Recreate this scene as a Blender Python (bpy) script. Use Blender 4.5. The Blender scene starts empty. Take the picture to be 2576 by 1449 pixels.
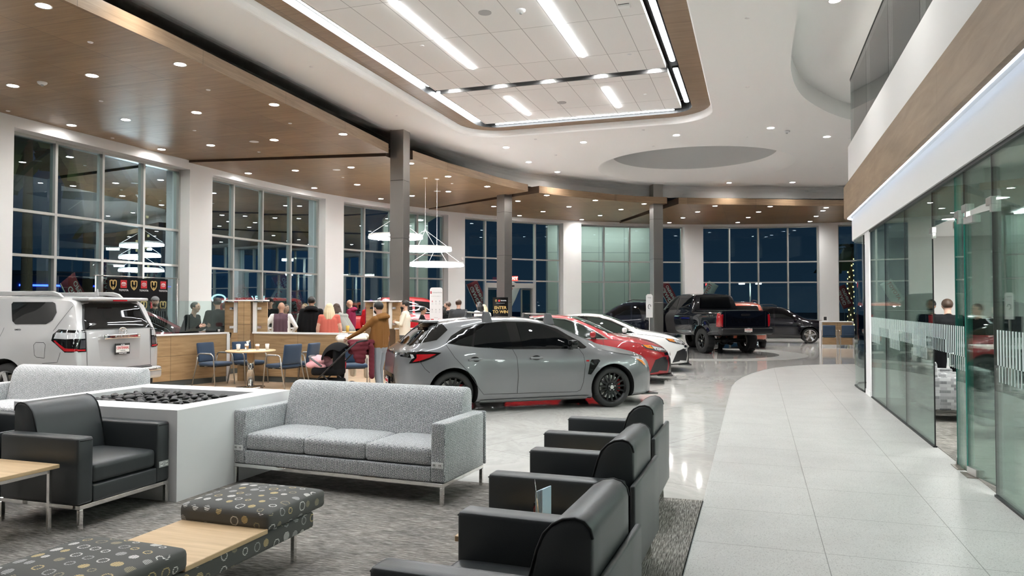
import bpy, bmesh, math, random
from mathutils import Vector, Matrix, geometry
from mathutils.bvhtree import BVHTree
R = math.radians; PI = math.pi
SC = bpy.context.scene; COL = SC.collection
random.seed(7)
# ---------------------------------------------------------------- camera, world, exposure
cd = bpy.data.cameras.new('camera'); cam = bpy.data.objects.new('camera', cd); COL.objects.link(cam)
cd.sensor_width = 36.0; cd.sensor_fit = 'HORIZONTAL'; cd.lens = 36.0 * 1850 / 2576
cd.clip_start = 0.05; cd.clip_end = 400
cam.location = (0, 0, 1.65); cam.rotation_euler = (R(90 + 1.347), 0, R(18.4)); SC.camera = cam
SC.view_settings.view_transform = 'Standard'; SC.view_settings.look = 'None'
SC.view_settings.gamma = 1.0; SC.view_settings.use_curve_mapping = False
SC.view_settings.exposure = 2.18
SC.cycles.use_denoising = True
SC.cycles.use_adaptive_sampling = True; SC.cycles.adaptive_threshold = .02; SC.cycles.adaptive_min_samples = 40
SC.cycles.max_bounces = 8; SC.cycles.diffuse_bounces = 4; SC.cycles.glossy_bounces = 4
SC.cycles.transmission_bounces = 6; SC.cycles.transparent_max_bounces = 16
SC.cycles.sample_clamp_indirect = 6.0; SC.cycles.caustics_reflective = False; SC.cycles.caustics_refractive = False
wd = bpy.data.worlds.new('night_sky'); SC.world = wd; wd.use_nodes = True
nt = wd.node_tree; bg = nt.nodes['Background']
tc = nt.nodes.new('ShaderNodeTexCoord'); sx = nt.nodes.new('ShaderNodeSeparateXYZ'); cr = nt.nodes.new('ShaderNodeValToRGB')
nt.links.new(tc.outputs['Generated'], sx.inputs[0]); nt.links.new(sx.outputs['Z'], cr.inputs[0]); nt.links.new(cr.outputs[0], bg.inputs[0])
cr.color_ramp.elements[0].position = 0.0; cr.color_ramp.elements[0].color = (0.0035, 0.0075, 0.014, 1)
cr.color_ramp.elements[1].position = 0.35; cr.color_ramp.elements[1].color = (0.0007, 0.0028, 0.009, 1)
bg.inputs[1].default_value = 1.0
LED_E = 14.0      # linear LED lights
DL_E = 105.0      # recessed downlights
# ---------------------------------------------------------------- materials
MATS = {}
def mat(name, col=(.8, .8, .8), rough=.5, metal=0., coat=0., emit=None, es=0., spec=.5, sheen=0.):
    if name in MATS: return MATS[name]
    m = bpy.data.materials.new(name); m.use_nodes = True; b = m.node_tree.nodes['Principled BSDF']
    b.inputs['Base Color'].default_value = (*col, 1); b.inputs['Roughness'].default_value = rough
    b.inputs['Metallic'].default_value = metal; b.inputs['Coat Weight'].default_value = coat
    b.inputs['Coat Roughness'].default_value = .03; b.inputs['Specular IOR Level'].default_value = spec
    b.inputs['Sheen Weight'].default_value = sheen
    if emit: b.inputs['Emission Color'].default_value = (*emit, 1); b.inputs['Emission Strength'].default_value = es
    MATS[name] = m; return m
class NT:
    def __init__(s, m): s.t = m.node_tree; s.b = s.t.nodes['Principled BSDF']
    def n(s, typ, **kw):
        x = s.t.nodes.new('ShaderNode' + typ)
        for k, v in kw.items():
            if k.startswith('i_'):
                x.inputs[k[2:].replace('_', ' ')].default_value = v
            else: setattr(x, k, v)
        return x
    def l(s, a, b): s.t.links.new(a, b)
    def uv(s, scale=(1, 1, 1), rot=0, loc=(0, 0, 0)):
        t = s.n('TexCoord'); mp = s.n('Mapping'); mp.inputs['Scale'].default_value = scale
        mp.inputs['Rotation'].default_value = (0, 0, rot); mp.inputs['Location'].default_value = loc
        s.l(t.outputs['UV'], mp.inputs[0]); return mp.outputs[0]
    def ramp(s, fac, stops, const=False):
        r = s.n('ValToRGB'); e = r.color_ramp.elements
        if const: r.color_ramp.interpolation = 'CONSTANT'
        while len(e) < len(stops): e.new(.5)
        for q, (p, c) in zip(e, stops): q.position = p; q.color = (*c, 1)
        s.l(fac, r.inputs[0]); return r.outputs[0]
    def mix(s, fac, a, b, mode='MIX'):
        x = s.n('MixRGB', blend_type=mode)
        for i, v in enumerate((fac, a, b)):
            if hasattr(v, 'links') or hasattr(v, 'is_linked'): s.l(v, x.inputs[i])
            else: x.inputs[i].default_value = v if i == 0 else (*v, 1)
        return x.outputs[0]
    def math(s, op, a, b=None):
        x = s.n('Math', operation=op)
        for i, v in enumerate((a, b)):
            if v is None: continue
            if hasattr(v, 'is_linked'): s.l(v, x.inputs[i])
            else: x.inputs[i].default_value = v
        return x.outputs[0]
    def bump(s, h, st=.2, d=.01):
        x = s.n('Bump'); x.inputs['Strength'].default_value = st; x.inputs['Distance'].default_value = d
        s.l(h, x.inputs['Height']); s.l(x.outputs[0], s.b.inputs['Normal'])
def wood(name, c1, c2, scale=1., rough=.45, seam=None, rot=0, spec=.4, seamc=.35, gr=22., loc=(0, 0, 0)):
    m = mat(name, c1, rough, spec=spec); t = NT(m); uv = t.uv((scale, gr * scale, 1), rot, loc)
    nz = t.n('TexNoise', i_Scale=1.0, i_Detail=6.0, i_Roughness=.62, i_Distortion=.6); t.l(uv, nz.inputs['Vector'])
    col = t.ramp(nz.outputs[0], [(.32, c1), (.68, c2)])
    if seam:
        br = t.n('TexBrick', offset=seam[2] if len(seam) > 2 else 0.); br.inputs['Scale'].default_value = 1.
        br.inputs['Brick Width'].default_value = seam[0]; br.inputs['Row Height'].default_value = seam[1]
        br.inputs['Mortar Size'].default_value = .004; br.inputs['Mortar Smooth'].default_value = .1
        br.inputs['Color1'].default_value = (.82, .82, .82, 1); br.inputs['Color2'].default_value = (1.1, 1.1, 1.1, 1)
        br.inputs['Mortar'].default_value = (seamc, seamc, seamc, 1); t.l(t.uv((1, 1, 1), rot, loc), br.inputs['Vector'])
        col = t.mix(1., col, br.outputs[0], 'MULTIPLY')
    t.l(col, t.b.inputs['Base Color']); return m
wood('oak_ceiling_panel', (.20, .122, .062), (.30, .195, .105), 1.0, .36, (1.22, 1.28, .0), 0, .3, .3, gr=14)
wood('oak_fascia', (.20, .13, .075), (.30, .205, .125), 1.2, .4, (2.44, 5.0), 0, .4, .4, gr=16)
wood('oak_dark_edge', (.05, .03, .018), (.07, .045, .028), 1.2, .5)
wood('oak_band', (.25, .17, .105), (.37, .265, .17), .8, .5, (4.2, 5.0), 0, .3, .5, gr=7)
wood('oak_counter', (.30, .19, .095), (.46, .31, .17), 1.6, .4, (1.25, .62), 0, .4, .3, gr=12)
wood('oak_table', (.55, .37, .20), (.74, .54, .33), 1.5, .4, gr=14)
wood('oak_floor_planks', (.40, .29, .19), (.56, .43, .30), 1.0, .35, (1.2, .18, .4), 0, .4, .6)
m = mat('polished_marble', (.55, .53, .5), .07, spec=.6, coat=.3); t = NT(m); uv = t.uv((.55, .55, 1))
n1 = t.n('TexNoise', i_Scale=1.1, i_Detail=8., i_Roughness=.6, i_Distortion=2.2); t.l(uv, n1.inputs['Vector'])
c = t.ramp(n1.outputs[0], [(.35, (.62, .60, .565)), (.49, (.74, .715, .68)), (.51, (.66, .635, .60)), (.56, (.76, .735, .70)), (.7, (.69, .665, .63))])
br = t.n('TexBrick', offset=.0); br.inputs['Scale'].default_value = 1.; br.inputs['Brick Width'].default_value = 1.52; br.inputs['Row Height'].default_value = 1.52
br.inputs['Mortar Size'].default_value = .0035; br.inputs['Color1'].default_value = (1, 1, 1, 1); br.inputs['Color2'].default_value = (.97, .97, .97, 1); br.inputs['Mortar'].default_value = (.55, .55, .55, 1)
t.l(t.uv((1, 1, 1), R(24)), br.inputs['Vector']); t.l(t.mix(1., c, br.outputs[0], 'MULTIPLY'), t.b.inputs['Base Color'])
m = mat('grey_marble_inlay', (.36, .35, .34), .07, spec=.6); m = mat('pale_marble_inlay', (.90, .89, .86), .07, spec=.6)
m = mat('terrazzo', (.6, .59, .57), .32, spec=.4); t = NT(m)
v1 = t.n('TexVoronoi', i_Scale=170.); t.l(t.uv(), v1.inputs['Vector']); n2 = t.n('TexNoise', i_Scale=2.2, i_Detail=4.); t.l(t.uv(), n2.inputs['Vector'])
sp = t.ramp(v1.outputs['Color'], [(.0, (.30, .29, .28)), (.15, (.30, .29, .28)), (.2, (.48, .47, .45)), (.8, (.55, .54, .52)), (1., (.62, .61, .59))])
bs = t.ramp(n2.outputs[0], [(.3, (.93, .93, .93)), (.7, (1.04, 1.04, 1.04))])
br = t.n('TexBrick', offset=0.); br.inputs['Scale'].default_value = 1.; br.inputs['Brick Width'].default_value = .915; br.inputs['Row Height'].default_value = .915
br.inputs['Mortar Size'].default_value = .003; br.inputs['Color1'].default_value = (1, 1, 1, 1); br.inputs['Color2'].default_value = (.98, .98, .98, 1); br.inputs['Mortar'].default_value = (.36, .36, .35, 1)
t.l(t.uv((1, 1, 1), 0, (.495, .17, 0)), br.inputs['Vector'])
t.l(t.mix(1., t.mix(1., sp, bs, 'MULTIPLY'), br.outputs[0], 'MULTIPLY'), t.b.inputs['Base Color'])
def carpet(name, rot):
    m = mat(name, (.2, .19, .18), .95, spec=.1); t = NT(m)
    a = t.n('TexNoise', i_Scale=1.0, i_Detail=3., i_Roughness=.7); mp = t.n('Mapping'); mp.inputs['Scale'].default_value = (9, 150, 1); t.l(t.uv((1, 1, 1), rot), mp.inputs[0]); t.l(mp.outputs[0], a.inputs['Vector'])
    b = t.n('TexNoise', i_Scale=3.0, i_Detail=3.); t.l(t.uv((1, 3, 1), rot), b.inputs['Vector'])
    col = t.ramp(a.outputs[0], [(.36, (.085, .078, .072)), (.5, (.225, .21, .195)), (.62, (.48, .455, .425))])
    t.l(t.mix(1., col, t.ramp(b.outputs[0], [(.3, (.8, .8, .8)), (.7, (1.15, 1.13, 1.1))]), 'MULTIPLY'), t.b.inputs['Base Color'])
    t.bump(a.outputs[0], .5, .006)
carpet('carpet_weave', R(-2)); carpet('carpet_weave_border', R(88)); carpet('office_carpet_weave', R(35))
m = mat('white_plaster', (.76, .755, .74), .75, spec=.2); mat('dome_shade_plaster', (.48, .49, .485), .85, spec=.1); mat('ceiling_plaster', (.92, .915, .895), .8, spec=.2); mat('white_panel', (.82, .815, .81), .45)
m = mat('ceiling_tile', (.74, .725, .69), .85, spec=.15); t = NT(m)
br = t.n('TexBrick', offset=0.); br.inputs['Scale'].default_value = 1.; br.inputs['Brick Width'].default_value = .613; br.inputs['Row Height'].default_value = 1.84
br.inputs['Mortar Size'].default_value = .006; br.inputs['Color1'].default_value = (.86, .85, .83, 1); br.inputs['Color2'].default_value = (.83, .82, .80, 1); br.inputs['Mortar'].default_value = (.4, .39, .38, 1)
t.l(t.uv((1, 1, 1), 0, (7.08, -14.4 + 1.84 * 8, 0)), br.inputs['Vector']); t.l(br.outputs[0], t.b.inputs['Base Color'])
mat('black_slot', (.01, .01, .01), .5); mat('dark_trough', (.09, .09, .09), .4); mat('black_plastic', (.012, .012, .013), .4)
mat('led_white', (1, 1, 1), .5, emit=(.93, .97, 1.), es=LED_E); mat('led_ring', (1, 1, 1), .5, emit=(.97, .98, 1.), es=7.)
mat('led_cove', (1, 1, 1), .5, emit=(.62, .76, 1.), es=.8)
mat('downlight_lens', (1, 1, 1), .5, emit=(1., .985, .96), es=DL_E); mat('office_lens', (1, 1, 1), .5, emit=(.97, 1., .97), es=120.)
def beam(name, lo, hi, pw):   # the lens throws a beam: output falls off towards grazing angles
    t = NT(MATS[name]); g_ = t.n('NewGeometry'); d_ = t.n('VectorMath', operation='DOT_PRODUCT'); t.l(g_.outputs['Incoming'], d_.inputs[0]); t.l(g_.outputs['Normal'], d_.inputs[1])
    a_ = t.math('ABSOLUTE', d_.outputs['Value']); t.l(t.math('ADD', t.math('MULTIPLY', t.math('POWER', a_, pw), hi), lo), t.b.inputs['Emission Strength'])
beam('downlight_lens', 14., 230., 2.5)
mat('trim_white', (.85, .85, .84), .4); mat('speaker_grey', (.42, .42, .42), .7)
m = mat('brushed_steel', (.36, .34, .32), .3, 1.); t = NT(m); nz = t.n('TexNoise', i_Scale=1., i_Detail=2.); t.l(t.uv((3, 260, 1)), nz.inputs['Vector']); t.l(t.ramp(nz.outputs[0], [(.3, (.3,) * 3), (.7, (.42,) * 3)]), t.b.inputs['Roughness'])
mat('steel_bright', (.55, .54, .52), .28, 1.); mat('chrome', (.75, .74, .72), .08, 1.); mat('frame_alu', (.50, .50, .47), .35, .6)
mat('frame_dark', (.10, .115, .115), .4, .3)
def glass(name, tint, ior=1.5, gl=(1, 1, 1), rough=0.0, boost=1.0):
    m = bpy.data.materials.new(name); m.use_nodes = True; nt = m.node_tree; nt.nodes.clear()
    o = nt.nodes.new('ShaderNodeOutputMaterial'); mx = nt.nodes.new('ShaderNodeMixShader'); tr = nt.nodes.new('ShaderNodeBsdfTransparent')
    g = nt.nodes.new('ShaderNodeBsdfGlossy'); f = nt.nodes.new('ShaderNodeFresnel'); mu = nt.nodes.new('ShaderNodeMath'); mu.operation = 'MULTIPLY'
    f.inputs['IOR'].default_value = ior; tr.inputs[0].default_value = (*tint, 1); g.inputs[0].default_value = (*gl, 1); g.inputs['Roughness'].default_value = rough
    ge = nt.nodes.new('ShaderNodeNewGeometry'); cbn = nt.nodes.new('ShaderNodeMix'); cbn.data_type = 'FLOAT'
    mu.inputs[1].default_value = boost; mu.use_clamp = True
    nt.links.new(f.outputs[0], mu.inputs[0]); nt.links.new(mu.outputs[0], mx.inputs[0]); nt.links.new(tr.outputs[0], mx.inputs[1]); nt.links.new(g.outputs[0], mx.inputs[2]); nt.links.new(mx.outputs[0], o.inputs[0])
    nt.nodes.remove(ge); nt.nodes.remove(cbn)
    MATS[name] = m; return m
glass('facade_glass', (.46, .59, .55), 1.5, (.72, .92, 1.), 0.0, .72)
glass('office_glass', (.87, .95, .92), 1.45, (.92, 1., .97), 0., .85)
glass('screen_glass', (.86, .93, .92), 1.5, (1, 1, 1), 0., 1.0)
mat('glass_edge_green', (.02, .22, .17), .1); mat('gasket_black', (.01, .01, .01), .5)
mat('frost_stripe', (.55, .64, .62), .8)
m = mat('dark_leather', (.040, .044, .046), .38, spec=.5); t = NT(m); v = t.n('TexVoronoi', i_Scale=260.); t.l(t.uv(), v.inputs['Vector']); t.bump(v.outputs[0], .12, .002)
mat('black_seam', (.006, .006, .007), .6)
m = mat('grey_dash_fabric', (.3, .3, .3), .9, spec=.15, sheen=.3); t = NT(m)
br = t.n('TexBrick', offset=.5, offset_frequency=2, squash=.6, squash_frequency=3); br.inputs['Scale'].default_value = 1.; br.inputs['Brick Width'].default_value = .022; br.inputs['Row Height'].default_value = .009
br.inputs['Mortar Size'].default_value = .0018; br.inputs['Mortar Smooth'].default_value = .2
br.inputs['Color1'].default_value = (.62, .63, .63, 1); br.inputs['Color2'].default_value = (.86, .87, .87, 1); br.inputs['Mortar'].default_value = (.09, .10, .115, 1)
nz = t.n('TexNoise', i_Scale=26., i_Detail=2.); t.l(t.uv(), nz.inputs['Vector']); ad = t.n('VectorMath', operation='MULTIPLY_ADD')
t.l(nz.outputs['Color'], ad.inputs[0]); ad.inputs[1].default_value = (.018, .018, 0); t.l(t.uv((1, 1, 1), R(90)), ad.inputs[2]); t.l(ad.outputs[0], br.inputs['Vector']); t.l(br.outputs[0], t.b.inputs['Base Color'])
m = mat('circle_fabric', (.1, .1, .1), .8, spec=.2); t = NT(m); uv = t.uv((1 / .092, 1 / .092, 1), R(8))
v = t.n('TexVoronoi', i_Scale=1., i_Randomness=.42, feature='F1', voronoi_dimensions='2D'); t.l(uv, v.inputs['Vector']); d = v.outputs['Distance']
rd = t.n('SeparateColor'); t.l(v.outputs['Color'], rd.inputs[0])
rad = t.math('ADD', t.math('MULTIPLY', rd.outputs[0], .13), .20)
ring = t.math('MULTIPLY', t.math('LESS_THAN', d, rad), t.math('GREATER_THAN', d, t.math('SUBTRACT', rad, .085)))
disc = t.math('LESS_THAN', d, rad); isd = t.math('GREATER_THAN', rd.outputs[1], .52)
shape = t.math('MAXIMUM', ring, t.math('MULTIPLY', disc, isd))
sp = t.n('SeparateXYZ'); t.l(t.uv((1, 1, 1), R(6)), sp.inputs[0])
st = t.math('GREATER_THAN', t.math('FRACT', t.math('MULTIPLY', sp.outputs[1], 125.)), .42)
cc = t.ramp(rd.outputs[2], [(0, (.85, .83, .79)), (.34, (.72, .56, .27)), (.6, (.38, .33, .22)), (.76, (.50, .49, .48))], True)
t.l(t.mix(t.math('MULTIPLY', shape, st), (.12, .118, .112), cc), t.b.inputs['Base Color'])
m = mat('weave_block_fabric', (.4, .4, .4), .9); t = NT(m)
br = t.n('TexBrick', offset=.37, offset_frequency=1, squash=1.7, squash_frequency=2); br.inputs['Scale'].default_value = 1.; br.inputs['Brick Width'].default_value = .085; br.inputs['Row Height'].default_value = .042
br.inputs['Mortar Size'].default_value = .002; br.inputs['Color1'].default_value = (.03, .035, .04, 1); br.inputs['Color2'].default_value = (.42, .42, .42, 1); br.inputs['Mortar'].default_value = (.25, .25, .25, 1); t.l(t.uv(), br.inputs['Vector'])
sp = t.n('SeparateXYZ'); t.l(t.uv(), sp.inputs[0]); st = t.math('GREATER_THAN', t.math('FRACT', t.math('MULTIPLY', sp.outputs[0], 110.)), .5)
t.l(t.mix(t.math('MULTIPLY', st, .45), br.outputs[0], (.35, .35, .35)), t.b.inputs['Base Color'])
mat('navy_fabric', (.012, .035, .075), .85, sheen=.2); mat('chair_steel', (.42, .41, .39), .3, .9)
mat('pebble_black', (.014, .014, .015), .38); mat('plate_white', (.72, .71, .68), .4); mat('plate_frame', (.02, .02, .02), .4)
def paint(name, col, metal=.0, rough=.3, flake=False):
    return mat(name, col, rough, metal, 1.0, spec=.1 if max(col) < .05 else .4)
paint('silver_pearl_paint', (.47, .47, .47), .35, .35); paint('cement_grey_paint', (.155, .158, .162), .4, .32); paint('red_paint', (.30, .004, .008), .1, .3)
paint('deep_red_paint', (.09, .003, .008), .2, .3); paint('white_paint', (.78, .78, .76), 0, .3); paint('black_paint', (.003, .003, .006), 0, .2); paint('navy_black_paint', (.004, .006, .014), .2, .25); paint('orange_red_paint', (.30, .05, .02), .1, .3)
mat('car_glass', (.003, .0035, .004), .02, spec=.35); mat('car_glass_green', (.015, .022, .018), .02, spec=.5); mat('far_wall_grey', (.13, .125, .12), .7); mat('car_trim', (.010, .010, .011), .35); mat('gloss_black', (.004, .004, .004), .08)
mat('tyre', (.013, .013, .013), .75); mat('arch_liner', (.004, .004, .004), .9); mat('rim_black', (.012, .012, .012), .25, .5); mat('rim_silver', (.55, .55, .56), .22, .9); mat('caliper_red', (.5, .01, .01), .3)
mat('lamp_red', (.34, .006, .01), .12, coat=1.); mat('lamp_clear', (.62, .63, .64), .12, .4, coat=1.); mat('lamp_smoke', (.05, .05, .055), .1, coat=1.); mat('lamp_amber', (.62, .20, .02), .2, coat=1.)
mat('grey_plastic', (.10, .10, .105), .5)
mat('skin_light', (.60, .37, .28), .55); mat('skin_tan', (.42, .24, .16), .55); mat('skin_dark', (.13, .065, .04), .5); mat('eye_dark', (.01, .01, .01), .2)
mat('hair_black', (.008, .007, .006), .5); mat('hair_brown', (.05, .025, .014), .5); mat('hair_blond', (.66, .55, .36), .5); mat('hair_grey', (.22, .2, .18), .6); mat('hair_dkblond', (.28, .18, .09), .5)
def cloth(n, c, r=.9): return mat(n, c, r, spec=.15)
for n, c in dict(brown=(.22, .10, .03), sweat=(.26, .28, .30), cream=(.72, .66, .55), charcoal=(.05, .052, .055), pink=(.52, .13, .10), greytop=(.28, .28, .26), black=(.009, .009, .010), blackblue=(.012, .016, .025), plum=(.10, .06, .075), white=(.72, .71, .68), tan=(.24, .16, .08), maroon=(.16, .012, .04), red=(.38, .01, .015), suit=(.09, .095, .10), denim=(.03, .05, .09), olive=(.12, .10, .06), purple=(.05, .02, .16), yellow=(.55, .40, .10), puffer=(.13, .025, .035), fur=(.78, .72, .62), blanket=(.80, .42, .45), shoe=(.02, .02, .02), shoew=(.6, .6, .58), capgrey=(.16, .165, .17), pattern=(.42, .41, .38)).items(): cloth('cloth_' + n, c)
m = mat('cloth_dots', (.42, .01, .02), .8); t = NT(m); v = t.n('TexVoronoi', i_Scale=24., i_Randomness=.15, voronoi_dimensions='3D'); tcx = t.n('TexCoord'); t.l(tcx.outputs['Object'], v.inputs['Vector'])
t.l(t.ramp(v.outputs['Distance'], [(0, (.8, .78, .74)), (.33, (.42, .01, .02))], True), t.b.inputs['Base Color'])
m = mat('pale_cladding', (.74, .74, .68), .6); mat('asphalt', (.02, .021, .023), .7); mat('palm_bark', (.16, .12, .08), .9); mat('frond_green', (.04, .07, .02), .7)
mat('flag_red', (.28, .03, .04), .7); mat('flag_white', (.62, .66, .66), .7); mat('text_white', (.8, .8, .8), .6); mat('text_black', (.02, .02, .02), .6); mat('text_red', (.5, .015, .02), .6); mat('gold', (.50, .34, .12), .4, .3)
mat('lot_lamp_lens', (1, 1, 1), .5, emit=(.9, .96, 1), es=30.); mat('added_outside_lens', (1, 1, 1), .5, emit=(1, .97, .9), es=45.); mat('blue_neon', (.0, .0, .1), .5, emit=(.02, .05, 1.), es=4.); mat('red_neon', (.1, 0, 0), .5, emit=(1., .03, .03), es=3.); mat('sign_glow', (.5, .6, .7), .5, emit=(.55, .85, 1.), es=1.8)
mat('exit_glow', (.5, .03, .02), .5, emit=(1., .05, .03), es=.30); mat('exit_letter', (.8, .7, .6), .5, emit=(1., .85, .7), es=.8); mat('warm_bulbs', (.6, .5, .3), .6, emit=(1., .82, .45), es=.5)
mat('monitor_blue', (.02, .03, .1), .3, emit=(.10, .16, .42), es=.5); mat('cup_white', (.8, .79, .76), .5); mat('cup_sleeve', (.36, .22, .11), .8); mat('paper', (.78, .78, .76), .7)
mat('brochure_blue', (.42, .55, .68), .5); mat('bronze_beige', (.26, .235, .20), .35, .7)
M = lambda n: MATS[n]
for n in ('warm_bulbs', 'blue_neon', 'red_neon', 'sign_glow', 'exit_glow', 'exit_letter', 'monitor_blue'): MATS[n].cycles.emission_sampling = 'NONE'
# ---------------------------------------------------------------- mesh builder
class MB:
    def __init__(s): s.v = []; s.f = []; s.m = []; s.s = []
    def add(s, vs, fs, mi=0, sm=False):
        b = len(s.v); s.v += [Vector(v) for v in vs]
        for f in fs: s.f.append([b + i for i in f]); s.m.append(mi); s.s.append(sm)
        return s
    def box(s, c, d, rz=0, mi=0, rx=0, ry=0):
        a, b, h = d[0] / 2, d[1] / 2, d[2] / 2
        T = Matrix.Translation(Vector(c)) @ Matrix.Rotation(rz, 4, 'Z') @ Matrix.Rotation(ry, 4, 'Y') @ Matrix.Rotation(rx, 4, 'X')
        vs = [T @ Vector(p) for p in ((-a, -b, -h), (a, -b, -h), (a, b, -h), (-a, b, -h), (-a, -b, h), (a, -b, h), (a, b, h), (-a, b, h))]
        return s.add(vs, [(0, 3, 2, 1), (4, 5, 6, 7), (0, 1, 5, 4), (1, 2, 6, 5), (2, 3, 7, 6), (3, 0, 4, 7)], mi)
    def b2(s, x0, x1, y0, y1, z0, z1, mi=0): return s.box(((x0 + x1) / 2, (y0 + y1) / 2, (z0 + z1) / 2), (x1 - x0, y1 - y0, z1 - z0), 0, mi)
    def cyl(s, c, r, h, n=24, mi=0, r2=None, ax='Z', sm=True):
        r2 = r if r2 is None else r2; T = Matrix.Translation(Vector(c))
        if ax == 'X': T = T @ Matrix.Rotation(PI / 2, 4, 'Y')
        if ax == 'Y': T = T @ Matrix.Rotation(PI / 2, 4, 'X')
        vs = [T @ Vector((q * math.cos(2 * PI * i / n), q * math.sin(2 * PI * i / n), z)) for q, z in ((r, -h / 2), (r2, h / 2)) for i in range(n)]
        s.add(vs, [(i, (i + 1) % n, n + (i + 1) % n, n + i) for i in range(n)], mi, sm)
        b = len(s.v) - 2 * n; s.f += [[b + i for i in range(n)][::-1], [b + n + i for i in range(n)]]; s.m += [mi, mi]; s.s += [False, False]; return s
    def tube(s, pts, r, n=8, mi=0, closed=False, cap=True, flat=1.0):
        pts = [Vector(p) for p in pts]; rr = r if isinstance(r, (list, tuple)) else [r] * len(pts); k = len(pts); vs = []; up0 = None
        for i, p in enumerate(pts):
            a = pts[(i - 1) % k] if (closed or i) else p; b = pts[(i + 1) % k] if (closed or i < k - 1) else p
            d = (b - a).normalized(); up = up0 if up0 else (Vector((0, 0, 1)) if abs(d.z) < .9 else Vector((1, 0, 0)))
            x = d.cross(up).normalized(); y = x.cross(d).normalized(); up0 = y
            vs += [p + x * rr[i] * math.cos(2 * PI * j / n) + y * rr[i] * flat * math.sin(2 * PI * j / n) for j in range(n)]
        fs = [(i * n + j, i * n + (j + 1) % n, ((i + 1) % k) * n + (j + 1) % n, ((i + 1) % k) * n + j) for i in range(k if closed else k - 1) for j in range(n)]
        s.add(vs, [f[::-1] for f in fs], mi, True)
        if cap and not closed:
            b = len(s.v) - k * n; s.f += [[b + j for j in range(n)], [b + (k - 1) * n + j for j in range(n)][::-1]]; s.m += [mi] * 2; s.s += [False] * 2
        return s
    def prism(s, poly, z0, z1, mi=0, sm=False, axis='Z'):
        n = len(poly)
        def P(p, z): return (p[0], p[1], z) if axis == 'Z' else ((z, p[0], p[1]) if axis == 'X' else (p[0], z, p[1]))
        s.add([P(p, z0) for p in poly] + [P(p, z1) for p in poly], [(i, (i + 1) % n, n + (i + 1) % n, n + i) for i in range(n)], mi, sm)
        b = len(s.v) - 2 * n; s.f += [[b + i for i in range(n)][::-1], [b + n + i for i in range(n)]]; s.m += [mi] * 2; s.s += [False] * 2; return s
    def lathe(s, prof, n=32, c=(0, 0, 0), mi=0, ax='Z', sm=True):
        vs = []
        for r, z in prof:
            for i in range(n):
                a = 2 * PI * i / n; p = (r * math.cos(a), r * math.sin(a), z)
                if ax == 'Y': p = (p[0], p[2], p[1])
                vs.append((c[0] + p[0], c[1] + p[1], c[2] + p[2]))
        fs = [(k * n + i, k * n + (i + 1) % n, (k + 1) * n + (i + 1) % n, (k + 1) * n + i) for k in range(len(prof) - 1) for i in range(n)]
        return s.add(vs, fs if ax == 'Z' else [f[::-1] for f in fs], mi, sm)
    def ell(s, c, r, n=14, mi=0, T=None):
        k = max(6, n * 2 // 3); vs = []
        for i in range(k + 1):
            th = PI * i / k
            for j in range(n):
                a = 2 * PI * j / n; p = Vector((r[0] * math.sin(th) * math.cos(a), r[1] * math.sin(th) * math.sin(a), r[2] * math.cos(th)))
                vs.append((T @ p if T else p) + Vector(c))
        return s.add(vs, [(i * n + j, (i + 1) * n + j, (i + 1) * n + (j + 1) % n, i * n + (j + 1) % n) for i in range(k) for j in range(n)], mi, True)
    def soft(s, c, d, r=.03, crown=(0, 0), mi=0, n=8, rx=0):
        """upholstered block: rounded edges, faces that swell by crown (top z, front y)"""
        h = [q / 2 for q in d]; T = Matrix.Translation(Vector(c)) @ Matrix.Rotation(rx, 4, 'X')
        def ax(L):
            e = [-L, -L + r * .3, -L + r]; k = n; return e + [-L + r + (2 * L - 2 * r) * i / k for i in range(1, k)] + [L - r, L - r * .3, L]
        X, Y, Z = [ax(q) for q in h]; idx = {}; vs = []; fs = []
        def V(i, j, k):
            key = (i, j, k)
            if key not in idx:
                p = Vector((X[i], Y[j], Z[k])); q = Vector([max(-h[a] + r, min(h[a] - r, p[a])) for a in range(3)]); dd = p - q
                if dd.length > 1e-9: p = q + dd.normalized() * min(r, max(abs(t) for t in dd))
                u, w, tt = p.x / h[0], p.y / h[1], p.z / h[2]
                if crown[0] and p.z > 0: p.z += crown[0] * (1 - u ** 4) * (1 - w ** 4) * (p.z / h[2])
                if crown[1]: p.y += math.copysign(crown[1] * (1 - u ** 4) * (1 - tt ** 4), p.y) * abs(w)
                idx[key] = len(vs); vs.append(T @ p)
            return idx[key]
        a, b, g = len(X) - 1, len(Y) - 1, len(Z) - 1
        for i in range(a):
            for j in range(b): fs += [(V(i, j, 0), V(i, j + 1, 0), V(i + 1, j + 1, 0), V(i + 1, j, 0)), (V(i, j, g), V(i + 1, j, g), V(i + 1, j + 1, g), V(i, j + 1, g))]
        for i in range(a):
            for k in range(g): fs += [(V(i, 0, k), V(i + 1, 0, k), V(i + 1, 0, k + 1), V(i, 0, k + 1)), (V(i, b, k), V(i, b, k + 1), V(i + 1, b, k + 1), V(i + 1, b, k))]
        for j in range(b):
            for k in range(g): fs += [(V(0, j, k), V(0, j, k + 1), V(0, j + 1, k + 1), V(0, j + 1, k)), (V(a, j, k), V(a, j + 1, k), V(a, j + 1, k + 1), V(a, j, k + 1))]
        return s.add(vs, fs, mi, True)
    def mesh(s, name, mats):
        me = bpy.data.meshes.new(name); me.from_pydata([tuple(v) for v in s.v], [], s.f)
        for m_ in (mats if isinstance(mats, (list, tuple)) else [mats]): me.materials.append(M(m_) if isinstance(m_, str) else m_)
        me.polygons.foreach_set('material_index', s.m); me.polygons.foreach_set('use_smooth', s.s)
        boxuv(me); me.update(); return me
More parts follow.
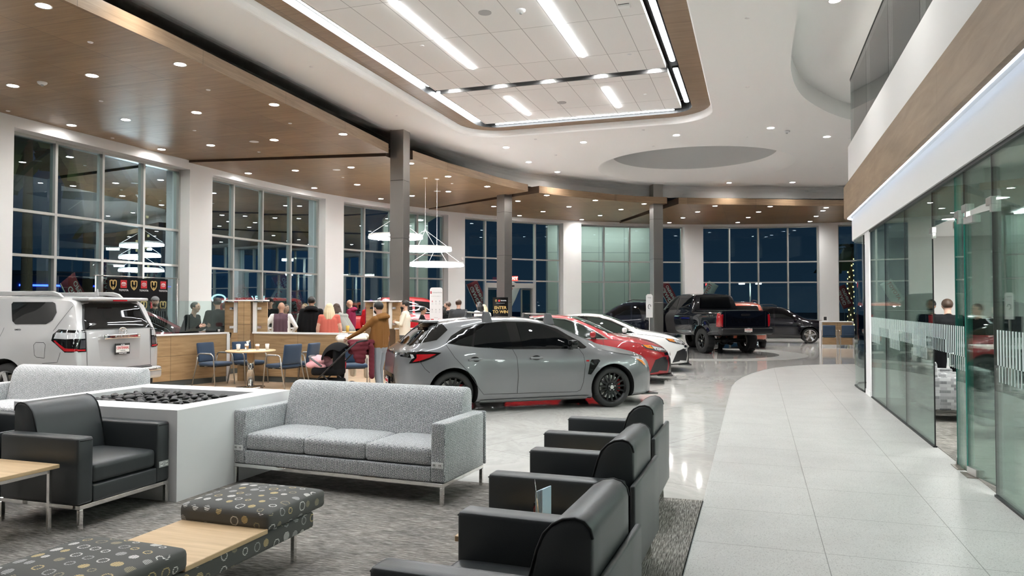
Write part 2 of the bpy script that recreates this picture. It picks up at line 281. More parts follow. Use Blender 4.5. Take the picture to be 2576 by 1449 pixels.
    def build(s, name, mats, parent=None, loc=None, rz=None, bevel=0, seg=2):
        o = bpy.data.objects.new(name, s.mesh(name, mats)); COL.objects.link(o)
        if parent: o.parent = parent
        if loc: o.location = loc
        if rz: o.rotation_euler.z = rz
        if bevel:
            b = o.modifiers.new('edge', 'BEVEL'); b.width = bevel; b.segments = seg; b.limit_method = 'ANGLE'; b.angle_limit = R(40); b.harden_normals = False
        return o
def boxuv(me):
    uv = me.uv_layers.new(name='UVMap').data; V = me.vertices
    for p in me.polygons:
        n = p.normal; a = (abs(n.x), abs(n.y), abs(n.z))
        for li in p.loop_indices:
            c = V[me.loops[li].vertex_index].co
            if a[2] >= a[0] and a[2] >= a[1]: uv[li].uv = (c.x, c.y)
            elif a[0] >= a[1]: uv[li].uv = (c.y, c.z)
            else: uv[li].uv = (c.x, c.z)
def tag(o, label=None, cat=None, group=None, kind=None):
    if label: o['label'] = label
    if cat: o['category'] = cat
    if group: o['group'] = group
    if kind: o['kind'] = kind
    return o
def thing(name, label, cat, loc=(0, 0, 0), rz=0, group=None):
    o = bpy.data.objects.new(name, None); o.empty_display_size = .1; COL.objects.link(o); o.location = loc; o.rotation_euler.z = rz
    return tag(o, label, cat, group)
def struct(name, mb, mats, bevel=0): return tag(mb.build(name, mats, bevel=bevel), kind='structure')
KIDS = {}
def copy_tree(o, loc, rz, label=None, group=None):
    def rec(a, par):
        c = a.copy(); COL.objects.link(c); c.parent = par
        for ch in [x for x in bpy.data.objects if x.parent == a]: rec(ch, c)
        return c
    c = rec(o, None); c.location = loc; c.rotation_euler.z = rz
    if label: c['label'] = label
    if group: c['group'] = group
    return c
def text(s, size, mats, parent, loc, rot, name='lettering', ext=.001, align='CENTER', sx=1.0, bold=0):
    cu = bpy.data.curves.new(name, 'FONT'); cu.body = s; cu.size = size; cu.extrude = ext; cu.align_x = align; cu.align_y = 'CENTER'; cu.resolution_u = 2; cu.offset = bold
    o = bpy.data.objects.new(name, cu); COL.objects.link(o); dg = bpy.context.evaluated_depsgraph_get()
    me = bpy.data.meshes.new_from_object(o.evaluated_get(dg)); bpy.data.objects.remove(o); me.materials.clear(); me.materials.append(M(mats))
    o = bpy.data.objects.new(name, me); COL.objects.link(o); o.parent = parent; o.location = loc; o.rotation_euler = rot; o.scale.x = sx
    return o
def ordn(i): return ['first', 'second', 'third', 'fourth', 'fifth', 'sixth', 'seventh', 'eighth', 'ninth', 'tenth', 'eleventh', 'twelfth', 'thirteenth', 'fourteenth', 'fifteenth', 'sixteenth'][i]
def arc(cx, cy, r, a0, a1, n): return [(cx + r * math.cos(R(a0 + (a1 - a0) * i / n)), cy + r * math.sin(R(a0 + (a1 - a0) * i / n))) for i in range(n + 1)]
# ================================================================ SETTING
CX, CY, RW, RG = 3.9, 18.2, 18.55, 18.95
WZ, HEAD, TOPZ = 6.25, 5.36, 6.75
P1Z, P2Z, P3Z, P4Z = 5.60, 5.54, 5.50, 5.46
def pt(a, r):
    if a > 180: return (CX - r, CY - (a - 180) * PI / 180 * RG)
    return (CX + r * math.cos(R(a)), CY + r * math.sin(R(a)))
def band(mb, a0, a1, r0, r1, z0, z1, mi=0, step=1.5):
    n = max(1, int(abs(a1 - a0) / step)); A = [a0 + (a1 - a0) * i / n for i in range(n + 1)]
    if a0 < 180 < a1: A = sorted(set(A + [180.0]))
    vs = []
    for a in A:
        p, q = pt(a, r0), pt(a, r1); vs += [(p[0], p[1], z0), (q[0], q[1], z0), (q[0], q[1], z1), (p[0], p[1], z1)]
    k = len(A); fs = []
    for i in range(k - 1):
        for j in range(4): fs.append((i * 4 + j, i * 4 + (j + 1) % 4, (i + 1) * 4 + (j + 1) % 4, (i + 1) * 4 + j))
    fs += [(0, 3, 2, 1), tuple((k - 1) * 4 + j for j in range(4))]
    mb.add(vs, fs, mi)
def inpoly(p, poly):
    c = False; n = len(poly)
    for i in range(n):
        a, b = poly[i], poly[(i + 1) % n]
        if (a[1] > p[1]) != (b[1] > p[1]) and p[0] < (b[0] - a[0]) * (p[1] - a[1]) / (b[1] - a[1]) + a[0]: c = not c
    return c
def plate(mb, outer, holes, z, mi=0, down=False, thick=0):
    pts = []; ed = []
    for L in [outer] + holes:
        b = len(pts); pts += [Vector(p) for p in L]; ed += [(b + i, b + (i + 1) % len(L)) for i in range(len(L))]
    v, e, f, *_ = geometry.delaunay_2d_cdt(pts, ed, [], 0, 1e-5)
    fs = []
    for t in f:
        c = (sum(v[i][0] for i in t) / 3, sum(v[i][1] for i in t) / 3)
        if inpoly(c, outer) and not any(inpoly(c, h) for h in holes): fs.append(tuple(t) if not down else tuple(reversed(t)))
    mb.add([(p[0], p[1], z) for p in v], fs, mi)
    if thick:
        mb.add([(p[0], p[1], z + thick) for p in v], [tuple(reversed(t)) for t in fs], mi)
        for L in [outer] + holes:
            n = len(L); mb.add([(p[0], p[1], z) for p in L] + [(p[0], p[1], z + thick) for p in L], [(i, (i + 1) % n, n + (i + 1) % n, n + i) for i in range(n)], mi)
# ---- floor: marble base, with the other finishes laid on it as thin inlays
f = MB(); plate(f, [pt(a, 19.05) for a in range(20, 241, 3)] + [(23, -12), (23, 24)][:1] + [(22.5, 20)], [], 0.0); struct('floor', f, 'polished_marble')
f = MB(); f.b2(-16, -.44, -8, 6.42, 0.0005, .006); fl = struct('floor_carpet', f, 'carpet_weave')
f = MB(); f.b2(-1.0, -.45, -8, 6.42, 0.001, .007); struct('floor_carpet_border', f, 'carpet_weave_border')
walk = [(-.44, -8), (-.44, 6.4), (-.50, 15.6)] + [(-.45, 16.6), (-.33, 17.7), (-.12, 18.8), (.15, 19.8), (.42, 20.6), (.8, 21.3), (1.2, 21.8), (1.7, 22.2), (2.49, 22.62), (4.2, 23.1), (7, 23.6), (13, 23.8), (13, -8)]
f = MB(); plate(f, walk, [], .004); struct('floor_terrazzo', f, 'terrazzo')
f = MB()
for i in range(13): 
    a, b = walk[i + 1] if i else (-.44, -8), walk[i + 2] if i else walk[1]
    d = Vector(b) - Vector(a); f.box(((a[0] + b[0]) / 2, (a[1] + b[1]) / 2, .003), (d.length + .01, .012, .006), math.atan2(d.y, d.x))
struct('trim_1', f, 'frame_dark')
f = MB(); f.b2(-12.0, -6.55, 9.3, 20.2, 0.0, .004); struct('floor_wood_planks', f, 'oak_floor_planks')
f = MB(); plate(f, arc(-1.95, 26.0, 3.55, 0, 357, 72), [arc(-1.95, 26.0, 2.65, 0, 357, 72)], .004); struct('floor_ring_inlay', f, 'pale_marble_inlay')
f = MB(); plate(f, arc(-1.95, 26.0, 2.65, 0, 357, 72), [], .003); struct('floor_disc_inlay', f, 'grey_marble_inlay')
# ---- facade wall with seven bays
bays = [(222.6, 237.6), (204., 219.), (186.05, 201.2), (167.6, 183.4), (148.95, 164.9), (131.0, 146.35), (112.5, 128.2), (93.5, 109.75), (75.2, 91.0), (56.7, 72.6)]
edges = [52.0] + [q for b in reversed(bays) for q in (b[0], b[1])] + [241.]
wl, wf = MB(), MB()
for i in range(0, len(edges), 2):
    a0, a1 = edges[i], edges[i + 1]
    band(wl if a0 > 180 else wf, a0, a1, RW, 19.15, 0, TOPZ)
for b in bays: band(wl if b[0] > 180 else wf, b[0], b[1], RW, 19.15, HEAD, TOPZ); band(wl if b[0] > 180 else wf, b[0], b[1], RW + .2, 19.15, 0, .06)
struct('wall_left', wl, 'white_plaster'); struct('wall_far', wf, 'white_plaster')
for k, (a1, a0) in enumerate(bays):
    a0, a1 = a1, a0  # a0 < a1
    fr = MB(); gl = MB(); door = (k == 5)
    for q in range(5):
        a = a0 + (a1 - a0) * q / 4; a = min(max(a, a0 + .09), a1 - .09); p = pt(a, RG); th = (math.atan2(p[1] - CY, p[0] - CX) if a <= 180 else PI)
        z0 = 2.62 if (door and q == 2) else .06
        fr.box((p[0], p[1], (z0 + HEAD) / 2), (.17, .062, HEAD - z0), th)
    for z in (.09, 2.73, 3.69, HEAD - .03):
        for q in range(4):
            if door and z < 1 and q in (1, 2): continue
            b0, b1 = a0 + (a1 - a0) * q / 4, a0 + (a1 - a0) * (q + 1) / 4; band(fr, b0, b1, RG - .08, RG + .08, z - .03, z + .03, 0, 2.)
    for q in range(4):
        b0, b1 = a0 + (a1 - a0) * q / 4, a0 + (a1 - a0) * (q + 1) / 4
        for z0, z1 in ((.1, 2.71), (2.74, 3.67), (3.7, HEAD - .05)):
            if door and z0 < 1 and q in (1, 2): continue
            p, r_ = pt(b0, RG), pt(b1, RG); j = [random.uniform(-.006, .006) for _ in range(2)]
            d = Vector((-math.sin(R((b0 + b1) / 2)), math.cos(R((b0 + b1) / 2)))) if b0 < 180 else Vector((0, -1)); nn = Vector((d.y, -d.x)) * j[0]; n2 = Vector((d.y, -d.x)) * j[1]
            gl.add([(p[0] + nn.x, p[1] + nn.y, z0), (r_[0] - nn.x, r_[1] - nn.y, z0), (r_[0] - nn.x + n2.x, r_[1] - nn.y + n2.y, z1), (p[0] + nn.x + n2.x, p[1] + nn.y + n2.y, z1)], [(0, 1, 2, 3)])
    w = tag(fr.build('window_%d' % (k + 1), 'frame_alu'), kind='structure'); gl.build('pane', 'facade_glass', w)
# entrance doors in the fifth visible bay
a0, a1 = 131.0, 146.35; am = (a0 + a1) / 2; p0, p1_ = Vector(pt(a0 + (a1 - a0) * .25, RG)), Vector(pt(a0 + (a1 - a0) * .75, RG)); dv = (p0 - p1_); L = dv.length; th = math.atan2(dv.y, dv.x); mid = (p0 + p1_) / 2
def doorframe(nm):
    d = MB(); gp = MB()
    d.box((0, 0, 2.52), (L - .1, .16, .22)); d.box((-L / 2 + .08, 0, 1.25), (.09, .16, 2.5)); d.box((L / 2 - .08, 0, 1.25), (.09, .16, 2.5))
    o = tag(d.build(nm, 'frame_alu', loc=(mid.x, mid.y, 0), rz=th), kind='structure')
    for sx_ in (-1, 1):
        l = MB(); x0, x1 = (sx_ * (L / 2 - .16), sx_ * .62); c = (x0 + x1) / 2; w_ = abs(x0 - x1)
        for xx in (x0, x1): l.box((xx, .06, 1.2), (.06, .05, 2.4))
        for z in (.08, 1.0, 2.36): l.box((c, .06, z), (w_, .05, .09 if z < 2 else .06))
        lo = l.build('door_leaf', 'frame_dark', o); MB().box((c, .06, 1.2), (w_ - .06, .008, 2.3)).build('pane', 'facade_glass', lo)
    MB().box((0, -.1, 2.5), (.3, .06, .06)).build('motion_sensor', 'black_plastic', o)
    return o
door = doorframe('door_1')
# ---- ceilings
inner1 = [(-8.38, -6), (-8.42, 3), (-8.48, 7.11), (-8.53, 8.9), (-8.65, 10.7), (-8.80, 13.4), (-9.03, 17.0)]
def wallpts(a_from, a_to, n, r=RW + .03): return [pt(a_from + (a_to - a_from) * i / n, r) for i in range(n + 1)]
def acut(x, y): return math.degrees(math.atan2(y - CY, x - CX))
def panel(name, poly, z, fasc, near=None, h=.24):
    m_ = MB(); plate(m_, poly, [], z, 0, True); plate(m_, poly, [], z + h, 2, False)
    n = len(poly)
    for i in range(n):
        a, b = Vector(poly[i]), Vector(poly[(i + 1) % n]); mi = 1 if i in fasc else 2
        m_.add([(a.x, a.y, z), (b.x, b.y, z), (b.x, b.y, z + h), (a.x, a.y, z + h)], [(0, 1, 2, 3)], mi)
    return struct(name, m_, ['oak_ceiling_panel', 'oak_fascia', 'oak_dark_edge'])
p = inner1 + [(-14.64, 16.15), (-14.68, 12), (-14.68, 4), (-14.68, -6)]; panel('ceiling_wood_panel_1', p, P1Z, range(0, 6))
p = [(-9.16, 17.1), (-9.16, 17.68), (-8.68, 17.7), (-8.48, 19.4), (-8.14, 21.06), (-7.83, 22.5), (-7.39, 23.95), (-12.2, 26.75)] + wallpts(151.5, 186.2, 18); panel('ceiling_wood_panel_2', p, P2Z, range(2, 6))
p = [(-7.04, 24.1), (-6.70, 24.66), (-6.29, 25.22), (-5.9, 25.7), (-5.49, 26.21), (-4.9, 26.87), (-4.25, 27.49), (-3.7, 27.87), (-3.19, 28.18), (-5.9, 33.3)] + wallpts(121.5, 152., 16); panel('ceiling_wood_panel_3', p, P3Z, range(0, 8))
p = [(-2.76, 28.13), (-2.1, 28.43), (-1.45, 28.72), (-.7, 29.02), (-.02, 29.32), (.7, 29.68), (1.42, 30.05), (2.3, 30.42), (3.23, 30.75), (5.0, 31.2), (8.0, 31.4), (8.5, 36.1)] + wallpts(78, 122.3, 24); panel('ceiling_wood_panel_4', p, P4Z, range(0, 10))
wedge = [(-8.75, -6), (-8.78, 6), (-8.8, 8.64), (-8.9, 12.19), (-9.05, 16.2), (-8.98, 18.5), (-8.62, 20.6), (-8.15, 22.6), (-7.6, 24.2), (-6.75, 25.4), (-5.75, 26.7), (-4.7, 27.75), (-3.5, 28.6), (-2.3, 29.05), (-1.0, 29.5), (.4, 30.05), (1.8, 30.7), (3.3, 31.15), (6, 31.8), (14, 31.8), (14, 21.5)]
def crom(P, n=4):
    o = []
    for i in range(len(P) - 1):
        a, b, c, d = [Vector(P[min(max(j, 0), len(P) - 1)]) for j in (i - 1, i, i + 1, i + 2)]
        for k in range(n): t = k / n; q = .5 * ((2 * b) + (c - a) * t + (2 * a - 5 * b + 4 * c - d) * t * t + (3 * b - a - 3 * c + d) * t ** 3); o.append((q.x, q.y))
    return o + [P[-1]]
wout = wedge + [(6.5, 21.5)] + crom([(4.6, 21.1), (3.4, 20.7), (2.32, 19.92), (1.75, 19.1), (1.31, 18.16), (1.0, 17.3), (.8, 16.38), (.68, 15.4), (.64, 14.4), (.64, 11.78)]) + [(.64, -6)]
def rrect(x0, x1, y0, y1, r, n=8):
    return arc(x1 - r, y1 - r, r, 0, 90, n) + arc(x0 + r, y1 - r, r, 90, 180, n) + arc(x0 + r, y0 + r, r, 180, 270, n) + arc(x1 - r, y0 + r, r, 270, 360, n)
cof = rrect(-7.55, -.95, -2.0, 18.95, 1.1); cof2 = rrect(-7.42, -1.0, -1.95, 18.88, 1.05); cof3 = rrect(-7.02, -1.44, -1.6, 18.55, .55)
DC, DR = (-1.95, 24.95), 3.15
m_ = MB(); plate(m_, wout, [cof, arc(*DC, DR, 0, 356, 89)], WZ, 0, True)
n = len(wout)
for i in range(n):   # rounded outer lip
    a, b = Vector(wout[i]), Vector(wout[(i + 1) % n])
    if i < 22: continue
    m_.add([(a.x, a.y, WZ), (b.x, b.y, WZ), (b.x, b.y, WZ + (.42 if i > 21 else .35)), (a.x, a.y, WZ + (.42 if i > 21 else .35))], [(0, 1, 2, 3)], 0)
bh = [(a[0], a[1]) for a in wedge[:20]]; k_ = len(bh)
def offs(i, d_):
    a, b = Vector(bh[max(i - 1, 0)]), Vector(bh[min(i + 1, k_ - 1)]); t_ = (b - a).normalized(); return Vector(bh[i]) + Vector((-t_.y, t_.x)) * d_
pru = [(0, 0), (.1, .015), (.25, .05), (.5, .14), (.9, .30), (1.5, .50)]; prd = [(0, 0), (.06, -.02), (.12, -.08), (.16, -.18), (.18, -.32), (.19, -.43)]
def prf(i, q): w_ = min(1, max(0, (i - 4) / 3)); a, b = pru[q], prd[q]; return (*offs(i, a[0] + (b[0] - a[0]) * w_), WZ + a[1] + (b[1] - a[1]) * w_)
for q_ in range(5): m_.add([prf(i, q_) for i in range(k_)] + [prf(i, q_ + 1) for i in range(k_)], [(i, i + 1, k_ + i + 1, k_ + i) for i in range(k_ - 1)], 0, True)
n = len(cof)
prof = [(0, 0.), (.25, .008), (.55, .035), (.8, .085), (1., .17)]
for k in range(4):
    vs = []; t0, z0 = prof[k]; t1, z1 = prof[k + 1]
    for (tt, zz) in ((t0, z0), (t1, z1)): vs += [(a[0] + (b[0] - a[0]) * tt, a[1] + (b[1] - a[1]) * tt, WZ + zz) for a, b in zip(cof, cof2)]
    m_.add(vs, [(i, n + i, n + (i + 1) % n, (i + 1) % n) for i in range(n)], 0, True)
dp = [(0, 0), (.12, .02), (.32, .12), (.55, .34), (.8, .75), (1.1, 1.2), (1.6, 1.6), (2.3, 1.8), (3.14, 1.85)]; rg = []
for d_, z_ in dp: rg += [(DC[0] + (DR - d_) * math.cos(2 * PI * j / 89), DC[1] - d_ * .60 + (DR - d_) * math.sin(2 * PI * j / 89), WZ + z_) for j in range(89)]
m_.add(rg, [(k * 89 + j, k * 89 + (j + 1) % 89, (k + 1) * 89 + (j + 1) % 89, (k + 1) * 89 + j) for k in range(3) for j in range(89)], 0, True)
m_.add(rg, [(k * 89 + j, k * 89 + (j + 1) % 89, (k + 1) * 89 + (j + 1) % 89, (k + 1) * 89 + j) for k in range(3, 8) for j in range(89)], 1, True)  # deep rings take a darker colour, painting in the shade of the dome
struct('ceiling_white', m_, ['ceiling_plaster', 'dome_shade_plaster'])
m_ = MB(); n = len(cof2); za, zb = WZ + .17, WZ + .20
m_.add([(a[0], a[1], za) for a in cof2] + [(b[0], b[1], za + .01) for b in cof3] + [(b[0], b[1], za + .3) for b in cof3], [(i, n + i, n + (i + 1) % n, (i + 1) % n) for i in range(n)], 0)
m_.add([(b[0], b[1], za + .01) for b in cof3] + [(b[0], b[1], za + .3) for b in cof3], [(i, n + i, n + (i + 1) % n, (i + 1) % n) for i in range(n)], 1)
struct('ceiling_coffer_wood_ring', m_, ['oak_fascia', 'black_slot'])
m_ = MB(); plate(m_, cof3, [], WZ + .48, 0, True); struct('ceiling_coffer_slot', m_, 'black_slot')
TZ = 6.50; TX0, TX1 = -6.86, -1.72
nt_ = NT(M('ceiling_tile'))
for nd in nt_.t.nodes:
    if nd.bl_idname == 'ShaderNodeTexBrick': nd.inputs['Brick Width'].default_value = .59; nd.inputs['Row Height'].default_value = 1.77
    if nd.bl_idname == 'ShaderNodeMapping': nd.inputs['Location'].default_value = (6.24 + .59 * 4, -13.97 + 1.77 * 10, 0)
for y0, y1, nm in ((-1.3, 15.12, 'ceiling_tile_field_1'), (15.42, 18.36, 'ceiling_tile_field_2')):
    m_ = MB(); m_.b2(TX0, TX1, y0, y1, TZ, TZ + .09); struct(nm, m_, 'ceiling_tile')
m_ = MB(); m_.b2(TX0, TX1, 15.12, 15.42, TZ + .12, TZ + .16); m_.b2(TX0, TX1, 15.395, 15.42, TZ, TZ + .14); m_.b2(TX0, TX1, 15.12, 15.145, TZ, TZ + .14); struct('ceiling_trough', m_, 'dark_trough')
m_ = MB(); plate(m_, [(-15, -8), (14, -8), (14, 38), (-15, 38)], [arc(*DC, DR + .4, 0, 356, 89)], TOPZ, 0, True); struct('ceiling_plenum', m_, 'ceiling_plaster')
# ---- linear LED lights
def led(x0, x1, y0, y1, z, label, group=None, slot=False):
    t = thing('linear_led_light', label, 'light', ((x0 + x1) / 2, (y0 + y1) / 2, z), 0, group); w_, l_ = x1 - x0, y1 - y0
    MB().box((0, 0, .03 if not slot else .02), (w_ + .02, l_ + .02, .045)).build('housing', 'trim_white' if not slot else 'black_plastic', t)
    e = MB(); along = l_ > w_; r_ = min(w_, l_) / 2; s_ = max(w_, l_) / 2 - r_
    poly = [(s_ + r_ * math.cos(R(a)), r_ * math.sin(R(a))) for a in range(-90, 91, 30)] + [(-s_ + r_ * math.cos(R(a)), r_ * math.sin(R(a))) for a in range(90, 271, 30)]
    if along: poly = [(-b, a) for a, b in poly]
    e.prism(poly, -.012, .006); e.build('diffuser', 'led_white', t); return t
led(-6.995, -6.895, 5.0, 15.0, WZ + .33, 'long white light line along the left side of the dark ceiling slot, nearer piece', None, True)
led(-6.995, -6.895, 15.45, 18.25, WZ + .33, 'short white light line at the far left of the dark ceiling slot', None, True)
led(-1.62, -1.52, 5.0, 15.0, WZ + .33, 'long white light line along the right side of the dark ceiling slot, nearer piece', None, True)
led(-1.62, -1.52, 15.45, 18.15, WZ + .33, 'short white light line at the far right of the dark ceiling slot', None, True)
led(-6.6, -1.9, 18.40, 18.48, TZ + .0, 'white light line across the far end of the dark ceiling slot', None, True)
for x, s_ in ((-5.47, 'left'), (-3.17, 'right')):
    led(x - .04, x + .04, 10.4, 13.95, TZ - .002, 'white light strip set in the ceiling tiles, %s strip of the nearer pair' % s_)
    led(x - .04, x + .04, 16.05, 17.82, TZ - .002, 'white light strip set in the ceiling tiles, %s strip of the farther short pair' % s_)
    led(x - .05, x + .05, 1.5, 7.0, TZ - .002, 'white light strip set in the ceiling tiles over the seats, %s one' % s_)
# ---- recessed downlights
def mk_dl(lens='downlight_lens', r=.082, nm='recessed_downlight'):
    t = thing(nm, 'x', 'light'); MB().lathe([(r, .002), (r + .022, -.006), (r + .024, 0), (r + .024, .01)], 20, mi=0).build('trim_ring', 'trim_white', t)
    MB().cyl((0, 0, .0), r, .006, 20).build('lens', lens, t); return t
_dl = [None]
def dl(x, y, z, label, rz=0):
    if _dl[0] is None: _dl[0] = mk_dl(); _dl[0].location = (x, y, z); _dl[0]['label'] = label; return
    copy_tree(_dl[0], (x, y, z - .001), 0, label)
xs1 = [-8.9, -10.78, -12.63, -14.15]; ys1 = [-.3, 2.2, 4.7, 7.17, 9.64, 12.18, 14.8]
for j, y in enumerate(ys1):
    for i, x in enumerate(xs1):
        dl(x - (.045 * (j - 3) if j > 3 else .015 * (j - 3)), y, P1Z, 'downlight in the near wood ceiling, %s row toward pillar, %s from open edge' % (ordn(j), ordn(i)))
P2L = [(-8.98, 18.18), (-10.83, 18.17), (-12.61, 18.09), (-14.2, 18.04), (-8.82, 20.39), (-10.55, 20.6), (-12.2, 20.85), (-13.9, 21.0), (-8.35, 22.53), (-9.98, 23.1), (-11.6, 23.6), (-13.0, 23.9)]
for i, (x, y) in enumerate(P2L): dl(x, y, P2Z, 'downlight in the wood ceiling over the ring lamps, %s row, %s from right' % (ordn(i // 4), ordn(i % 4)))
P3L = [(-6.95, 24.74), (-5.59, 26.5), (-4.03, 28.0), (-8.35, 25.79), (-6.93, 27.88), (-5.15, 29.35), (-9.7, 26.9), (-8.3, 29.0), (-6.34, 31.03), (-9.64, 30.0), (-7.44, 32.3)]
for i, (x, y) in enumerate(P3L): dl(x, y, P3Z, 'downlight in the wood ceiling before the entrance doors, %s row, %s from the left' % (ordn(i // 3), ordn(i % 3)))
P4L = [(-1.49, 29.15), (.52, 30.0), (2.6, 31.05), (-2.26, 30.78), (.1, 31.56), (2.56, 31.98), (-3.02, 32.68), (-.32, 33.43), (2.44, 33.9), (-3.79, 34.38), (-.8, 35.3), (2.33, 35.9)]
for i, (x, y) in enumerate(P4L): dl(x, y, P4Z, 'downlight in the farthest wood ceiling above the dark cars, %s row, %s from the left' % (ordn(i // 3), ordn(i % 3)))
WL = [(-6.9, 20.2), (-6.92, 22.5), (-6.5, 24.5), (-4.61, 20.24), (-2.03, 20.18), (.38, 20.13), (1.85, 21.67), (-.95, 28.7), (1.3, 29.35), (-8.05, 8.2), (3.7, 29.4), (3.9, 24.0)]
WN = ['left of the row past the far light line', 'second behind it toward the pillar', 'nearest the wood edge by the second pillar', 'second from left past the far light line', 'before the shallow dome', 'third from left past the far light line', 'closest to the balcony front', 'between dome and far wood edge, left one', 'between dome and far wood edge, right one', 'left of the light slot near the wood edge', 'beyond the balcony nose', 'beside the balcony nose, deeper in the hall']
for (x, y), s_ in zip(WL, WN): dl(x, y, WZ, 'downlight in the smooth white ceiling, ' + s_)
for i, x in enumerate((-6.53, -5.41, -4.29, -3.13, -1.99)): dl(x, 15.27, TZ + .1, 'downlight in the dark ceiling trough, %s from the left' % ordn(i))
# ---- sprinklers, detectors, speakers
def mk_spr():
    t = tag(MB().lathe([(0.01, -.012), (.035, -.012), (.04, -.006), (.042, 0)], 14).build('sprinkler_cover', 'trim_white'), 'x', 'sprinkler'); return t
_s = mk_spr(); first = True
SP = [(x, y, P1Z, 'round sprinkler cover in the near wood ceiling, %s' % q) for x, y, q in [(-9.46, 8.39, 'close to the front corner lamp'), (-12.0, 10.9, 'in the middle, nearer'), (-12.02, 13.41, 'in the middle, farther'), (-9.51, 10.95, 'by the open edge, nearer'), (-9.58, 13.54, 'by the open edge, farther'), (-14.4, 13.41, 'by the window wall, farther'), (-14.4, 10.86, 'by the window wall, nearer'), (-12.13, 15.83, 'just before the dark step')]]
SP += [(x, y, P2Z, 'round sprinkler cover in the wood ceiling over the ring lamps, %s' % q) for x, y, q in [(-9.9, 19.3, 'right of the pillar'), (-11.9, 19.5, 'left of the pillar'), (-9.2, 21.6, 'deeper in')]]
SP += [(x, y, WZ, 'round sprinkler cover in the white ceiling, %s' % q) for x, y, q in [(-8.11, 12.14, 'left of the light slot, nearer'), (-8.24, 15.96, 'left of the light slot, farther'), (-.11, 12.26, 'right of the light slot, nearer'), (-.15, 16.18, 'right of the light slot, farther'), (-5.78, 19.43, 'past the far light line, left'), (-5.81, 21.69, 'second past the far light line, left'), (-2.79, 19.3, 'past the far light line, right'), (-2.81, 21.38, 'at the dome edge, left'), (-.23, 21.0, 'at the dome edge, right'), (-8.17, 22.59, 'by the wood edge, nearer'), (-6.67, 25.03, 'by the wood edge, second'), (-6.47, 27.0, 'by the wood edge, farthest'), (2.47, 22.07, 'near the balcony nose'), (2.44, 26.56, 'beyond the balcony nose')]]
SP += [(x, y, TZ, 'round sprinkler cover in the ceiling tiles, %s' % q) for x, y, q in [(-5.9, 12.4, 'near the left strip'), (-5.75, 14.9, 'near the left end of the trough'), (-2.3, 14.1, 'right of the right strip'), (-6.3, 16.6, 'beyond the trough, left'), (-2.4, 16.9, 'beyond the trough, right')]]
for x, y, z, l in SP:
    if first: _s.location = (x, y, z); _s['label'] = l; first = False
    else: copy_tree(_s, (x, y, z), 0, l)
def smoke(x, y, z, l):
    t = thing('smoke_detector', l, 'smoke detector', (x, y, z)); MB().lathe([(0.01, -.045), (.05, -.045), (.07, -.03), (.078, -.02), (.08, 0)], 20).build('base', 'trim_white', t); MB().cyl((0, 0, -.055), .022, .03, 12).build('sensor', 'speaker_grey', t)
smoke(-11.98, 9.65, P1Z, 'white smoke detector in the near wood ceiling'); smoke(.79, 20.63, WZ, 'white smoke detector on the white ceiling near the balcony'); smoke(-1.98 - 1.66, 11.4, TZ, 'white fire detector on the ceiling tiles beside the grey speaker'); smoke(-10.9, 20.9, P2Z, 'white smoke detector in the wood ceiling left of the pillar')
for x, y, z, r_, l, c in [(-4.24, 11.32, TZ, .11, 'round grey speaker grille in the ceiling tiles between the near strips', 'speaker_grey'), (-4.39, 16.97, TZ, .11, 'round grey speaker grille in the ceiling tiles between the short strips', 'speaker_grey'), (-11.48, 14.79, P1Z, .11, 'round white speaker in the near wood ceiling', 'trim_white'), (-11.41, 18.35, P2Z, .11, 'round white speaker in the wood ceiling left of the pillar', 'trim_white'), (-10.3, 22.9, P2Z, .12, 'round white speaker in the wood ceiling above the ring lamps', 'trim_white')]:
    tag(MB().cyl((0, 0, -.004), r_, .008, 28).build('ceiling_speaker', c, loc=(x, y, z)), l, 'speaker')
t = thing('wireless_access_point', 'flat white wireless access point on the ceiling tiles by the right light slot', 'access point', (-2.0, 11.75, TZ)); MB().box((0, 0, -.02), (.2, .12, .03)).build('body', 'trim_white', t, bevel=.008); MB().box((0, -.055, -.0025), (.18, .02, .004)).build('bracket', 'black_plastic', t)
# ---- pillars
def pillar(x, y, rz, l, z0=0., m='brushed_steel'):
    t = thing('steel_clad_pillar', l, 'pillar', (x, y, 0), rz); a = .385
    for k, (za, zb) in enumerate(((z0, 1.75), (1.758, 3.4), (3.408, 4.92), (4.928, WZ + .4))): MB().box((0, 0, (za + zb) / 2), (a, a, zb - za)).build('cladding_panel', m, t, bevel=.004, seg=1)
    MB().box((0, 0, WZ / 2), (a - .015, a - .015, WZ)).build('core', 'black_slot', t); return t
pillar(-8.925, 17.45, 0, 'nearest square dark steel pillar, left of the ring lamps')
pillar(-8.45, 24.55, R(-26), 'middle square steel pillar in front of the entrance doors')
pillar(-3.62, 28.35, R(-60), 'farthest square steel pillar behind the black pickup')
# ---- pendants: three ring lamps
def ring_lamp(x, y, z, r, ztop, label):
    t = thing('ring_pendant_lamp', label, 'pendant lamp', (x, y, z), 0, 'ring pendants left of the entrance')
    MB().lathe([(r - .05, .0), (r + .0, .0), (r, .10), (r - .05, .10), (r - .05, .0)], 64, sm=False).build('housing_ring', 'trim_white', t)
    MB().lathe([(r - .052, .0), (r - .052, .07), (r - .056, .07), (r - .056, -.012), (r + .004, -.012), (r + .004, .042), (r + .001, .042)], 64, sm=False).build('led_diffuser', 'led_ring', t)
    for k in range(4):
        a = R(45 + 90 * k); MB().tube([(math.cos(a) * (r - .02), math.sin(a) * (r - .02), .1), (0, 0, .62)], .004, 5).build('suspension_cable', 'trim_white', t)
    MB().tube([(0, 0, .62), (0, 0, ztop - z)], .005, 5).build('suspension_cable', 'trim_white', t); MB().cyl((0, 0, ztop - z - .012), .07, .024, 16).build('canopy', 'trim_white', t); MB().cyl((0, 0, .62), .02, .06, 8).build('hub', 'trim_white', t)
